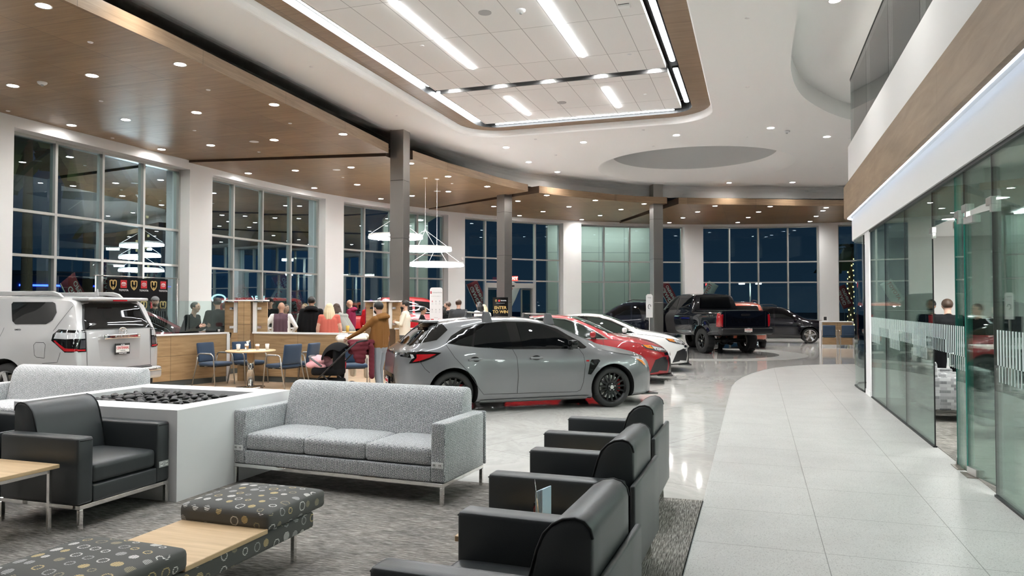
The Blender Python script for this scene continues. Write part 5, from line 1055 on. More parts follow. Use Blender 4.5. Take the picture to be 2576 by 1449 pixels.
# ---------------- silver off-road SUV seen from its rear left corner
S = dict(x=(-2.50, 2.33), wf=1.395, wb_=-1.10, r=.385, ra=.455, flare=.04,
    top=[(-2.50, .62), (-2.495, 1.05), (-2.47, 1.26), (-2.40, 1.40), (-2.30, 1.66), (-2.26, 1.72), (-2.15, 1.76), (-1.6, 1.795), (-.8, 1.80), (-.1, 1.77), (.35, 1.62), (.75, 1.36), (1.0, 1.20), (1.2, 1.17), (1.7, 1.13), (2.1, 1.06), (2.26, .95), (2.33, .7)],
    belt=[(-2.50, .55), (-2.49, 1.0), (-2.42, 1.22), (-2.2, 1.27), (-1.5, 1.25), (0, 1.2), (1.0, 1.12), (1.7, 1.05), (2.1, .97), (2.33, .62)],
    W=[(-2.50, .83), (-2.49, .86), (-2.44, .90), (-2.35, .925), (-2.1, .935), (-1.395, .925), (0, .92), (1.395, .93), (1.9, .90), (2.15, .84), (2.28, .72), (2.33, .6)],
    wr=[(-2.50, .80), (-2.42, .80), (-2.28, .74), (-2.1, .70), (-1, .69), (0, .68), (.6, .72), (1.1, .82), (1.9, .8), (2.33, .55)],
    bot=[(-2.50, .52), (-2.4, .48), (-2.0, .42), (-1.5, .36), (1.5, .36), (2.0, .38), (2.33, .46)],
    drop=[(-2.50, .02), (-2.3, .05), (-2.0, .06), (0, .06), (1, .05), (2, .05), (2.33, .03)])
g = Car('offroad_car', 'silver off-road car at the left, seen from its rear corner', 'car', S, 'silver_pearl_paint', (-11.88, 8.98, 0), R(183)); g.t.scale = (.935, .935, 1.005)
g.patch('rear_window', [(-.70, 1.28), (.70, 1.28), (.62, 1.50), (.56, 1.665), (-.56, 1.665), (-.62, 1.50)], 'car_glass', 'B', off=.006); g.patch('rear_window_trim', [(-.75, 1.265), (.75, 1.265), (.66, 1.50), (.60, 1.69), (-.60, 1.69), (-.66, 1.50)], 'car_trim', 'B', off=.003)
g.patch('quarter_window', [(-1.98, 1.53), (-1.95, 1.42), (-1.84, 1.36), (-1.20, 1.355), (-1.12, 1.40), (-.98, 1.66), (-1.0, 1.69), (-1.82, 1.69), (-1.88, 1.67)], 'car_glass', both=True, off=.006)
g.patch('rear_door_window', [(-.74, 1.35), (.04, 1.33), (.04, 1.66), (-.64, 1.68)], 'car_glass', both=True, off=.006); g.patch('front_door_window', [(.12, 1.31), (.76, 1.28), (.58, 1.42), (.35, 1.58), (.12, 1.63)], 'car_glass', both=True, off=.006); g.patch('windscreen', [(.30, -.62), (.92, -.75), (.98, 0), (.92, .75), (.30, .62)], 'car_glass', 'T', off=.005)
for vw in ('L', 'R'):
    g.patch('tail_light_housing', [(-2.47, 1.27), (-2.12, 1.285), (-2.04, 1.21), (-2.03, 1.12), (-2.14, 1.06), (-2.30, .95), (-2.49, .95)], 'gloss_black', vw, off=.004); g.patch('reverse_light', [(-2.47, 1.23), (-2.10, 1.235), (-2.08, 1.15), (-2.30, 1.14), (-2.48, 1.15)], 'lamp_clear', vw, off=.010); g.patch('tail_light', [(-2.12, 1.12), (-2.08, 1.12), (-2.30, .965), (-2.47, .965), (-2.47, 1.0), (-2.31, 1.01)], 'lamp_red', vw, off=.010)
for sg in (-1, 1):
    p = [(sg * y, z) for y, z in [(.70, 1.27), (.885, 1.275), (.905, 1.1), (.90, .95), (.70, .95)]]; g.patch('tail_light_rear', p, 'gloss_black', 'B', off=.004); g.patch('reverse_light_rear', [(sg * y, z) for y, z in [(.72, 1.235), (.885, 1.24), (.89, 1.145), (.72, 1.145)]], 'lamp_clear', 'B', off=.010)
    g.patch('brake_light_rear', [(sg * y, z) for y, z in [(.72, 1.125), (.80, 1.125), (.82, 1.0), (.72, 1.0)]], 'lamp_smoke', 'B', off=.010); g.patch('tail_light_rear_red', [(sg * y, z) for y, z in [(.89, 1.0), (.895, .965), (.72, .965), (.72, .985), (.83, .99)]], 'lamp_red', 'B', off=.011)
g.seam([[(-.685, .66), (-.69, 1.24), (-.60, 1.70)], [(.685, .66), (.69, 1.24), (.60, 1.70)], [(-.685, .66), (.685, .66)]], 'B', both=False); g.seam([[(-1.9, .86), (-1.92, 1.06), (-1.88, 1.09), (-1.72, 1.09), (-1.68, 1.05), (-1.70, .90), (-1.74, .87), (-1.9, .86)]], 'L', both=False, name='fuel_flap'); g.seam([[(-.98, 1.30), (-.92, 1.05), (-.84, .9), (-.84, .48), (.82, .48), (.92, 1.22)], [(-.04, 1.3), (-.04, .48)], [(-2.32, 1.72), (-2.02, 1.26)], [(-1.85, .78), (-2.15, .80), (-2.22, .95)]])
g.patch('tailgate_recess', [(-.42, .78), (.42, .78), (.46, 1.16), (-.46, 1.16)], 'silver_pearl_paint', 'B', off=.002); MB().soft((-2.525, 0, 1.155), (.05, .78, .075), .018, (0, 0), n=5).build('tailgate_handle_bar', 'chrome', g.t)
text('4RUNNER', .058, 'chrome', g.t, (-2.556, 0, 1.152), (R(90), 0, R(-90)), 'badge_text', .003, sx=1.3); text('LIMITED', .035, 'car_trim', g.t, (-1.35, .928, 1.275), (R(90), 0, R(180)), 'badge_text', .003)
g.emblem(-2.53, 1.235, .085, 'chrome'); g.plate(-2.53, .96, True)
b = MB(); b.soft((-2.44, 0, .535), (.26, 1.80, .20), .05, (0, .0), n=8); b.build('rear_bumper', 'silver_pearl_paint', g.t); MB().soft((-2.54, 0, .585), (.09, 1.74, .055), .02, (0, 0), n=6).build('bumper_trim', 'chrome', g.t); MB().soft((-2.46, 0, .635), (.16, 1.36, .03), .012, (0, 0), n=6).build('bumper_step', 'black_plastic', g.t); MB().box((-2.40, 0, .40), (.2, 1.5, .10)).build('lower_valance', 'car_trim', g.t, bevel=.02)
b = MB(); b.soft((-2.30, 0, 1.735), (.34, 1.30, .05), .02, (.006, 0), n=8); b.build('roof_spoiler', 'silver_pearl_paint', g.t); MB().box((-2.472, 0, 1.715), (.012, .3, .02)).build('brake_lamp', 'lamp_red', g.t)
for sg in (-1, 1): b = MB(); b.prism([(-1.95, 1.76), (-1.85, 1.83), (-1.72, 1.86), (.1, 1.86), (.25, 1.83), (.32, 1.76), (.1, 1.775), (-1.6, 1.80)], sg * .60, sg * .65, axis='Y'); b.build('roof_rail', 'silver_pearl_paint', g.t, bevel=.012)
b = MB(); b.prism([(-2.02, 1.79), (-1.72, 1.79), (-1.94, 1.84), (-2.0, 1.90)], -.012, .012, axis='Y'); b.build('roof_antenna', 'silver_pearl_paint', g.t); g.mirror(.55, 1.3, 'silver_pearl_paint', size=(.14, .24, .18)); g.wheels('rim_silver', 6, .262, .26, split=True)
MB().tube([(-2.42, -.2, 1.30), (-2.41, .3, 1.33)], .012, 6).build('rear_wiper', 'black_plastic', g.t)
for sg in (-1, 1): MB().soft((0, sg * .93, .37), (1.7, .14, .05), .02, (0, 0), n=4).build('side_step', 'car_trim', g.t)
# ---------------- pickups
def pickup(label, paint_, loc, rz, lift=.0, shell=False, r=.40, knob=False, cat='pickup truck', detail=True):
    Z = lift
    S = dict(x=(-3.03, 2.88), wf=1.85, wb_=-1.85, r=r, ra=r + .075, flare=.05, knobby=knob, arch_dz=.03 if lift else .02,
        top=[(-3.03, 1.33 + Z), (-1.22, 1.33 + Z), (-1.17, 1.36 + Z), (-1.10, 1.86 + Z), (-1.0, 1.92 + Z), (-.3, 1.955 + Z), (.35, 1.92 + Z), (.7, 1.78 + Z), (1.1, 1.45 + Z), (1.3, 1.34 + Z), (1.6, 1.32 + Z), (2.3, 1.27 + Z), (2.7, 1.2 + Z), (2.82, 1.1 + Z), (2.88, .85 + Z)],
        belt=[(-3.03, 1.28 + Z), (-1.2, 1.28 + Z), (-1.1, 1.30 + Z), (1.2, 1.27 + Z), (2.3, 1.17 + Z), (2.7, 1.08 + Z), (2.88, .75 + Z)],
        W=[(-3.03, .93), (-3.0, .965), (-2.9, .985), (-1.85, .985), (0, .975), (1.85, .985), (2.5, .965), (2.75, .90), (2.88, .76)],
        wr=[(-3.03, .88), (-1.2, .88), (-1.1, .74), (-.3, .72), (.4, .73), (1.0, .82), (1.4, .88), (2.5, .86), (2.88, .7)],
        bot=[(-3.03, .60 + Z), (-2.9, .52 + Z), (-1.2, .45 + Z), (1.2, .45 + Z), (2.5, .45 + Z), (2.88, .55 + Z)],
        drop=[(-3.03, .03), (-1.2, .03), (-1.0, .07), (.5, .07), (1.2, .05), (2.88, .04)])
    c = Car('pickup_truck', label, cat, S, paint_, loc, rz)
    c.patch('front_door_window', [(.02, 1.36 + Z), (.98, 1.34 + Z), (.75, 1.60 + Z), (.5, 1.76 + Z), (.02, 1.80 + Z)], 'car_glass', both=True, off=.006); c.patch('rear_door_window', [(-.95, 1.37 + Z), (-.06, 1.36 + Z), (-.06, 1.80 + Z), (-.92, 1.79 + Z)], 'car_glass', both=True, off=.006)
    c.patch('windscreen', [(.66, -.66), (1.18, -.78), (1.26, 0), (1.18, .78), (.66, .66), (.60, 0)], 'car_glass', 'T', off=.006)
    c.seam([[(-1.03, 1.33 + Z), (-1.0, .62 + Z), (1.08, .6 + Z), (1.12, 1.3 + Z)], [(-.02, 1.33 + Z), (-.02, .6 + Z)], [(-1.13, 1.30 + Z), (-1.13, .5 + Z)]])
    for vw in ('L', 'R'): c.patch('tail_light', [(-3.02, 1.25 + Z), (-2.86, 1.25 + Z), (-2.88, 1.05 + Z), (-2.82, .82 + Z), (-3.0, .80 + Z)], 'lamp_red', vw, off=.008)
    for sg in (-1, 1): c.patch('tail_light_rear', [(sg * .84, 1.22 + Z), (sg * .95, 1.22 + Z), (sg * .95, .80 + Z), (sg * .85, .80 + Z)], 'lamp_red', 'B', off=.008)
    c.seam([[(-.76, .80 + Z), (-.76, 1.30 + Z)], [(.76, .80 + Z), (.76, 1.30 + Z)], [(-.76, .80 + Z), (.76, .80 + Z)]], 'B', both=False, w=.012)
    c.patch('headlight', [(2.55, 1.08 + Z), (2.8, 1.04 + Z), (2.84, .92 + Z), (2.6, .90 + Z)], 'lamp_clear', both=True, off=.006); c.patch('front_grille', [(-.6, .62 + Z), (.6, .62 + Z), (.66, 1.02 + Z), (-.66, 1.02 + Z)], 'gloss_black', 'F', off=.006)
    MB().soft((-3.06, 0, .66 + Z), (.24, 1.94, .22), .05, (0, 0), n=6).build('rear_bumper', 'car_trim' if shell else 'chrome', c.t); MB().soft((-3.03, 0, 1.20 + Z), (.05, .34, .07), .02, (0, 0), n=4).build('tailgate_handle', 'gloss_black', c.t)
    text('TUNDRA', .22, 'gloss_black' if shell else 'car_trim', c.t, (-3.045, 0, 1.0 + Z), (R(90), 0, R(-90)), 'badge_text', .004, sx=1.25); c.plate(-3.19, .70 + Z, True)
    if shell:
        text('TRD 4X4', .11, 'chrome', c.t, (-2.45, 1.0, 1.16 + Z), (R(90), 0, R(180)), 'badge_text', .003)
    c.patch('rear_window', [(-.62, 1.42 + Z), (.62, 1.42 + Z), (.56, 1.80 + Z), (-.56, 1.80 + Z)], 'car_glass', 'B', off=.03)
    MB().box((-2.1, 0, 1.34 + Z), (1.72, 1.62, .02)).build('bed_cover', 'black_plastic', c.t)
    c.mirror(.95, 1.38 + Z, paint_, size=(.14, .22, .26)); c.wheels('rim_black' if shell else 'rim_silver', 6, .24 if knob else .26, .30 if knob else .27)
    b = MB(); b.cyl((-1.85, 0, r), .07, 1.5, 12, ax='Y'); b.ell((-1.85, .1, r), (.17, .17, .15)); b.build('axle', 'car_trim', c.t); return c
pickup('lifted black pickup with knobbly tyres on the floor ring', 'black_paint', (-2.05, 28.15, 0), R(124), .13, True, .43, True)
pickup('red pickup behind the nearest pillar at the far windows', 'red_paint', (-11.35, 23.0, 0), R(35), 0, False, .40)
# ---------------- crossovers
def crossover(label, paint_, loc, rz, k=1.0, rails=True, name='crossover_car', rim='rim_silver', spk=5):
    S = dict(x=(-2.22, 2.24), wf=1.32, wb_=-1.32, r=.34, ra=.40, flare=.04,
        top=[(-2.22, .75), (-2.2, 1.0), (-2.12, 1.15), (-1.9, 1.45), (-1.78, 1.55), (-1.2, 1.61), (-.4, 1.63), (.1, 1.60), (.5, 1.45), (.9, 1.22), (1.15, 1.09), (1.5, 1.05), (1.9, .98), (2.12, .86), (2.24, .62)],
        belt=[(-2.22, .65), (-2.15, .95), (-1.9, 1.09), (-1, 1.06), (.5, 1.0), (1.1, .98), (1.6, .93), (2.0, .82), (2.24, .5)],
        W=[(-2.22, .66), (-2.18, .76), (-2.0, .85), (-1.32, .90), (0, .89), (1.32, .90), (1.8, .86), (2.1, .72), (2.24, .5)],
        wr=[(-2.22, .6), (-1.9, .64), (-1.6, .62), (0, .62), (.6, .66), (1.1, .76), (1.7, .74), (2.24, .45)],
        bot=[(-2.22, .45), (-2.0, .3), (-1.5, .22), (1.5, .22), (2.0, .25), (2.24, .32)],
        drop=[(-2.22, .03), (-1.8, .05), (0, .055), (1, .045), (2.24, .03)])
    if k != 1.0:
        for q in ('top', 'belt', 'bot'): S[q] = [(x, z * k) for x, z in S[q]]
    c = Car(name, label, 'car', S, paint_, loc, rz)
    c.patch('front_door_window', [(-.08, 1.10 * k), (.92, 1.05 * k), (.70, 1.22 * k), (.42, 1.38 * k), (.1, 1.48 * k), (-.1, 1.49 * k)], 'car_glass', both=True, off=.006); c.patch('rear_door_window', [(-1.05, 1.14 * k), (-.16, 1.105 * k), (-.18, 1.49 * k), (-.98, 1.48 * k)], 'car_glass', both=True, off=.006); c.patch('quarter_window', [(-1.62, 1.20 * k), (-1.13, 1.15 * k), (-1.08, 1.46 * k), (-1.45, 1.40 * k)], 'car_glass', both=True, off=.006)
    c.patch('windscreen', [(.36, -.58), (1.02, -.72), (1.10, 0), (1.02, .72), (.36, .58), (.3, 0)], 'car_glass', 'T', off=.005); c.patch('rear_window', [(-.58, 1.22 * k), (.58, 1.22 * k), (.52, 1.48 * k), (-.52, 1.48 * k)], 'car_glass', 'B', off=.006)
    c.patch('headlight', [(1.75, .90 * k), (2.05, .86 * k), (2.15, .76 * k), (1.95, .78 * k)], 'lamp_clear', both=True, off=.006); c.patch('tail_light', [(-2.15, 1.02 * k), (-1.85, 1.04 * k), (-1.9, .92 * k), (-2.17, .88 * k)], 'lamp_red', both=True, off=.006); c.patch('front_grille', [(-.5, .5), (.5, .5), (.6, .76), (-.6, .76)], 'gloss_black', 'F', off=.006)
    c.patch('sill_cladding', [(-.95, .24), (.95, .24), (.95, .38), (-.95, .38)], 'car_trim', both=True, off=.01); c.seam([[(-1.25, 1.12 * k), (-1.0, .7), (-.92, .4), (.92, .4), (1.02, .75), (1.0, 1.02 * k)], [(-.12, 1.1 * k), (-.12, .4)]])
    if rails:
        for sg in (-1, 1): b = MB(); b.tube([(-1.5, sg * .58, 1.57 * k), (-1.35, sg * .58, 1.65 * k), (-.2, sg * .58, 1.69 * k), (.0, sg * .58, 1.62 * k)], .018, 6); b.build('roof_rail', 'black_plastic', c.t)
    c.mirror(.72, 1.08 * k, paint_, size=(.12, .2, .15)); c.wheels(rim, spk, .245, .22, split=True); c.plate(-2.24, .62 * k, False); return c
crossover('black crossover with silver wheels before the far right window', 'black_paint', (.85, 35.0, 0), R(0))
crossover('deep red crossover behind the silver car and the glass screen', 'deep_red_paint', (-13.3, 12.75, 0), R(66), 1.0, False, spk=5)
crossover('dark navy sport utility car left of the black pickup', 'navy_black_paint', (-5.45, 32.7, 0), R(192), 1.12)
crossover('orange red car beyond the tailgate of the black pickup', 'orange_red_paint', (-.75, 31.5, 0), R(98), 1.10)
# ================================================================ PEOPLE
def remesh(mb, vox, mats, smooth=2, iters=1):
    me = mb.mesh('tmp', mats); o = bpy.data.objects.new('tmp', me); COL.objects.link(o)
    r = o.modifiers.new('r', 'REMESH'); r.mode = 'VOXEL'; r.voxel_size = vox; r.use_smooth_shade = True
    sm = o.modifiers.new('s', 'SMOOTH'); sm.factor = .6; sm.iterations = smooth
    dg = bpy.context.evaluated_depsgraph_get(); dg.update(); nm = bpy.data.meshes.new_from_object(o.evaluated_get(dg)); bpy.data.objects.remove(o); bpy.data.meshes.remove(me)
    return nm
def capsule(mb, a, ra, b, rb, n=12, fl=1.0):
    a, b = Vector(a), Vector(b); d = (b - a); L_ = d.length; d.normalize() if L_ else None
    pts, rs = [], []
    for k in range(4): an = PI / 2 * k / 4; pts.append(a - d * ra * math.cos(an)); rs.append(max(ra * math.sin(an), .001))
    pts += [a, b]; rs += [ra, rb]
    for k in range(1, 5): an = PI / 2 * k / 4; pts.append(b + d * rb * math.sin(an)); rs.append(max(rb * math.cos(an), .001))
    mb.tube(pts, rs, n, flat=fl)
def seg_d(p, a, b):
    ab = b - a; t = max(0, min(1, (p - a).dot(ab) / max(ab.dot(ab), 1e-9))); return (p - a - ab * t).length, t
def person(label, loc, face, h=1.75, top='black', legs='black', skin='skin_light', hair='hair_black', hs='short', shoes='shoe', lean=0., side=0., arms=None, girth=1., vest=None, sleeves=True, vox=.02, stance=0., headturn=0., sit=False, beard=False, hood=False, cap=None, glasses=False, belt=False, group=None, look=0., seat_h=.46):
    """local frame: faces +y, origin between the feet"""
    t = thing('person', label, 'person', loc, R(face - 90), group); k = h / 1.75
    V = lambda x, y, z: Vector((x, y, z))
    pel = V(side * .3, 0, .96) if not sit else V(0, -.0, seat_h + .10); chest = pel + V(side * .25, lean * .35, .37); neck = chest + V(side * .1, lean * .18, .17); head = neck + V(side * .05, lean * .10 + .035, .145)
    hipw = .095 * (.5 + girth * .5); sw = .185 * (.7 + girth * .3)
    S_ = {}
    for sg, nme in ((-1, 'l'), (1, 'r')):
        hip = pel + V(sg * hipw, 0, -.04)
        if sit: knee = V(sg * .13, .42, seat_h + .05); ank = V(sg * .13, .44, .09)
        else: knee = V(sg * (.105 + abs(stance) * .1), .03 + sg * stance * .5, .50); ank = V(sg * (.12 + abs(stance) * .15), sg * stance - .02, .09)
        S_['hip' + nme], S_['knee' + nme], S_['ank' + nme], S_['toe' + nme] = hip, knee, ank, ank + V(sg * .02, .15, -.045)
        sh = chest + V(sg * sw, lean * .08, .105); A = (arms or {}).get(nme, 'down')
        tb = {'down': (V(sg * .07, -.02, -.29), V(sg * .08, .06, -.53)), 'phone': (V(sg * .06, .02, -.28), V(-sg * .04, .26, -.20)), 'cross': (V(sg * .07, .06, -.27), V(-sg * .16, .24, -.22)), 'forward': (V(sg * .05, .18, -.22), V(0, .42, -.26)), 'up': (V(sg * .08, .14, -.05), V(-sg * .02, .26, .18)), 'hip': (V(sg * .16, -.06, -.26), V(sg * .03, .05, -.42)), 'desk': (V(sg * .06, .08, -.27), V(sg * .02, .32, -.32)), 'side': (V(sg * .2, .1, -.2), V(sg * .42, .22, -.2)), 'behind': (V(sg * .09, -.08, -.27), V(sg * .0, -.14, -.47))}
        e, w_ = tb[A] if isinstance(A, str) else (Vector(A[0]), Vector(A[1])); S_['sh' + nme], S_['el' + nme], S_['wr' + nme] = sh, sh + e, sh + w_
    def K(v): return v * k
    b = MB(); parts = []
    def cap_(a, ra, c, rb, m, fl=1.0, n=12): capsule(b, K(a), ra * k, K(c), rb * k, n); parts.append((K(a), K(c), ra * k, rb * k, m))
    g = girth; TOP, LEG, SK, SH_, VE = 0, 1, 2, 3, 4
    # torso from overlapping rounded masses
    for dx in (-.07, 0, .07):
        cap_(pel + V(dx * g, 0, -.02), .105 * g, pel + V(dx * g, 0, .06), .112 * g, TOP); cap_(pel + V(dx * g, .0, .08), .113 * g, chest + V(dx * 1.1, .0, 0), .118 * (.6 + .4 * g), TOP); cap_(chest + V(dx * 1.3, 0, 0), .115, chest + V(dx * 1.1, 0, .08), .085, TOP)
    if g > 1.15: cap_(pel + V(0, .07, .10), .15, pel + V(0, .06, .22), .13, TOP)
    cap_(chest + V(0, -.01, .09), .075, neck + V(0, 0, -.01), .058, TOP); cap_(neck + V(0, 0, -.03), .056, head + V(0, -.02, -.05), .055, SK)
    cap_(pel + V(-.04, 0, -.05), .12 * (.5 + .5 * g), pel + V(.04, 0, -.05), .12 * (.5 + .5 * g), LEG if not sit else LEG)
    for sg, q in ((-1, 'l'), (1, 'r')):
        cap_(chest + V(sg * .05, 0, .09), .075, S_['sh' + q], .066, TOP); am = TOP if sleeves else SK
        mid = S_['sh' + q].lerp(S_['el' + q], .5)
        cap_(S_['sh' + q], .062, mid, .055, TOP); cap_(mid, .054, S_['el' + q], .046, am); cap_(S_['el' + q], .046, S_['wr' + q], .033, am)
        cap_(S_['hip' + q], .10 * (.6 + .4 * g), S_['knee' + q], .068, LEG); cap_(S_['knee' + q], .066, S_['ank' + q], .05, LEG); cap_(S_['ank' + q] + V(0, -.03, -.035), .045, S_['toe' + q] + V(0, 0, .0), .038, SH_)
        d = (S_['wr' + q] - S_['el' + q]).normalized(); pm_ = S_['wr' + q] + d * .045; cap_(S_['wr' + q], .026, pm_, .033, SK)
    hz = Matrix.Rotation(R(headturn), 3, 'Z'); f_ = hz @ V(0, 1, 0); s_ = hz @ V(1, 0, 0); hd = head
    b.ell(K(hd + f_ * .005 + V(0, 0, .02)), (.079 * k, .098 * k, .105 * k), 16, 0, hz); parts.append((K(hd), K(hd + V(0, 0, .02)), .09 * k, .095 * k, SK))
    cap_(hd + f_ * .025 + V(0, 0, -.055), .05, hd + f_ * .045 + V(0, 0, -.07), .036, SK); cap_(hd + f_ * .09 + V(0, 0, .015), .010, hd + f_ * .108 + V(0, 0, -.012), .015, SK)
    for sg in (-1, 1): cap_(hd + s_ * .079 * sg + V(0, 0, .01) - f_ * .01, .014, hd + s_ * .083 * sg + V(0, 0, -.012) - f_ * .006, .012, SK)
    mats = ['cloth_' + top, 'cloth_' + legs, skin, 'cloth_' + shoes, 'cloth_' + (vest or top)]
    nm = remesh(b, vox * k, mats); nm.name = 'body'; nm.materials.clear()
    for m_ in mats: nm.materials.append(M(m_))
    waist = K(pel).z - .02; 
    for p in nm.polygons:
        c = p.center; best = (9, 0)
        for a, c2, ra, rb, m_ in parts:
            if c.z < min(a.z, c2.z) - .3 or c.z > max(a.z, c2.z) + .3: continue
            dd, tt = seg_d(c, a, c2); dd = dd - (ra + (rb - ra) * tt)
            if dd < best[0]: best = (dd, m_)
        m_ = best[1]
        if m_ == LEG and c.z > waist - .04 and not sit: m_ = TOP
        if m_ == TOP and c.z < waist - .05 and not sit and abs(c.x) < .2: m_ = LEG if c.z < waist - .08 else TOP
        if vest and m_ == TOP and abs(c.x - chest.x * k) < .165 * k: m_ = VE
        p.material_index = m_; p.use_smooth = True
    fb = MB()   # fingers and thumb
    for sg, q in ((-1, 'l'), (1, 'r')):
        w_, e = S_['wr' + q], S_['el' + q]; d = (w_ - e).normalized(); up = V(0, 0, 1) if abs(d.z) < .8 else V(0, 1, 0); s2 = d.cross(up).normalized(); u2 = s2.cross(d).normalized(); pm_ = w_ + d * .055
        for i in range(4):
            o = (i - 1.5) * .0175; L_ = (.036, .042, .040, .032)[i]; p0 = pm_ + u2 * o + d * .012; p1 = p0 + d * L_ - s2 * sg * .008; p2 = p1 + d * L_ * .5 - s2 * sg * .022; p3 = p2 + d * L_ * .15 - s2 * sg * .02
            fb.tube([K(p0), K(p1), K(p2), K(p3)], [.0095 * k, .009 * k, .008 * k, .006 * k], 7, 2)
        fb.tube([K(w_ + d * .025 + u2 * .024), K(w_ + d * .05 + u2 * .045 - s2 * sg * .01), K(w_ + d * .078 + u2 * .05 - s2 * sg * .022)], [.012 * k, .010 * k, .007 * k], 7, 2)
    fm = fb.mesh('f', mats); bm = bmesh.new(); bm.from_mesh(nm); bm.from_mesh(fm); bm.to_mesh(nm); bm.free(); bpy.data.meshes.remove(fm)
    body = bpy.data.objects.new('body', nm); COL.objects.link(body); body.parent = t
    # face
    eb = MB()
    for sg in (-1, 1): eb.ell(K(hd + s_ * .031 * sg + f_ * .088 + V(0, 0, .02)), (.0115 * k, .006 * k, .006 * k), 8, 0, hz); eb.tube([K(hd + s_ * (.016 * sg) + f_ * .097 + V(0, 0, .038)), K(hd + s_ * (.048 * sg) + f_ * .084 + V(0, 0, .036))], .004 * k, 5)
    eb.build('eyes_and_brows', 'eye_dark', t); MB().tube([K(hd - s_ * .022 + f_ * .091 + V(0, 0, -.048)), K(hd + f_ * .1 + V(0, 0, -.045)), K(hd + s_ * .022 + f_ * .091 + V(0, 0, -.048))], .005 * k, 5).build('mouth', 'cloth_pink', t)
    if hair:
        hb = MB(); hc = hd - f_ * .012 + V(0, 0, .038); hb.ell(K(hc), (.089 * k, .104 * k, .092 * k), 16, 0, hz)
        if hs in ('long', 'mid', 'bun'):
            Lh = {'long': .40, 'mid': .22, 'bun': .05}[hs]
            for i in range(-3, 4):
                a = i * .37; dr = -f_ * math.cos(a) + s_ * math.sin(a); p0 = hd + dr * .07 + V(0, 0, .03); rr = [.04, .045, .038, .012]
                P = [p0, p0 + V(0, 0, -Lh * .35) + dr * .035, p0 + V(0, 0, -Lh * .7) + dr * (.045 + .012 * (i % 2)), p0 + V(.01 * (i % 3), 0, -Lh - .03 * (i % 2)) + dr * .03]
                hb.tube([K(q) for q in P], [q * k for q in rr], 8)
            if hs == 'bun': hb.ell(K(hd - f_ * .09 + V(0, 0, .09)), (.04, .04, .04), 10)
        hm = remesh(hb, .009 * k, [hair], 1)
        bm = bmesh.new(); bm.from_mesh(hm); kill = []
        for v in bm.verts:
            r_ = v.co - K(hd); fy = r_.dot(f_); sx_ = abs(r_.dot(s_))
            if fy > .045 * k and r_.z < .062 * k: kill.append(v)
            elif hs == 'short' and r_.z < (-.03 if fy < -.02 else .005) * k: kill.append(v)
            elif hs == 'bald' and r_.z > .03 * k and True: kill.append(v)
        bmesh.ops.delete(bm, geom=kill, context='VERTS'); bm.to_mesh(hm); bm.free(); hm.materials.clear(); hm.materials.append(M(hair)); hm.name = 'hair'
        for p in hm.polygons: p.use_smooth = True
        ho = bpy.data.objects.new('hair', hm); COL.objects.link(ho); ho.parent = t
    if beard: bb = MB(); bb.ell(K(hd + f_ * .045 + V(0, 0, -.065)), (.058 * k, .06 * k, .05 * k), 12, 0, hz); bb.build('beard', hair or 'hair_grey', t)
    if cap:
        cb = MB(); cb.ell(K(hd - f_ * .004 + V(0, 0, .05)), (.094 * k, .109 * k, .088 * k), 16, 0, hz); cb.v = [v if v.z > K(hd).z + .035 * k else Vector((v.x, v.y, K(hd).z + .035 * k)) for v in cb.v]
        cb.build('cap', 'cloth_' + cap, t); MB().ell(K(hd + f_ * .12 + V(0, 0, .045)), (.07 * k, .075 * k, .009 * k), 12, 0, hz).build('cap_visor', 'cloth_' + cap, t)
    if glasses:
        gb = MB()
        for sg in (-1, 1): gb.tube([K(hd + s_ * (.033 * sg + .024 * math.cos(a)) + f_ * .10 + V(0, 0, .018 + .018 * math.sin(a))) for a in [q * PI / 5 for q in range(10)]], .0025 * k, 4, closed=True); gb.tube([K(hd + s_ * .057 * sg + f_ * .098 + V(0, 0, .024)), K(hd + s_ * .082 * sg - f_ * .01 + V(0, 0, .022))], .0025 * k, 4)
        gb.build('glasses', 'black_plastic', t)
    if hood:
        hb = MB(); c0 = neck + V(0, -.015, -.005)
        for j in range(3): hb.tube([K(c0 + V(math.sin(a) * (.115 + .012 * j), -.045 - math.cos(a) * (.075 + .03 * j) + .03, -.02 + .035 * math.cos(a) * (1 + .3 * j) - .03 * j + .02)) for a in [q * PI / 9 for q in range(18)]], [.034 * k] * 18, 8, closed=True)
        hm = remesh(hb, .012 * k, ['cloth_' + top], 2); hm.materials.clear(); hm.materials.append(M('cloth_' + top)); hm.name = 'hood'; ho = bpy.data.objects.new('hood', hm); COL.objects.link(ho); ho.parent = t
    return t, S_, k
def hip_belt(t, z, m='black_plastic'): MB().lathe([(.15, z), (.155, z + .04)], 20).build('belt', m, t)
# face angle: world direction looked at, degrees
CAMD = -65
person('man in a brown hoodie and light grey sweatpants holding the stroller handle', (-6.62, 12.15, 0), 178, 1.70, 'brown', 'sweat', 'skin_light', 'hair_black', 'short', 'shoew', arms={'r': 'down', 'l': ((-.02, .27, -.22), (-.05, .53, -.36))}, girth=1.16, vox=.014, stance=.06, headturn=-22, beard=True, hood=True)
person('man in a cream sweater with crossed arms behind the grey hatchback', (-8.35, 16.6, 0), 195, 1.76, 'cream', 'suit', 'skin_light', 'hair_black', 'short', arms={'l': 'cross', 'r': 'cross'}, girth=1.12, vox=.016, beard=True, lean=-.05)
person('woman with long wavy blond hair and a coral pink top seen from behind', (-9.50, 15.0, 0), 118, 1.68, 'pink', 'black', 'skin_light', 'hair_blond', 'long', sleeves=False, girth=1.25, vox=.016)
person('woman with long brown hair in a grey sweater bending over a counter', (-9.87, 16.53, 0), 165, 1.68, 'greytop', 'black', 'skin_light', 'hair_brown', 'long', arms={'l': 'desk', 'r': 'desk'}, lean=.75, vox=.017)
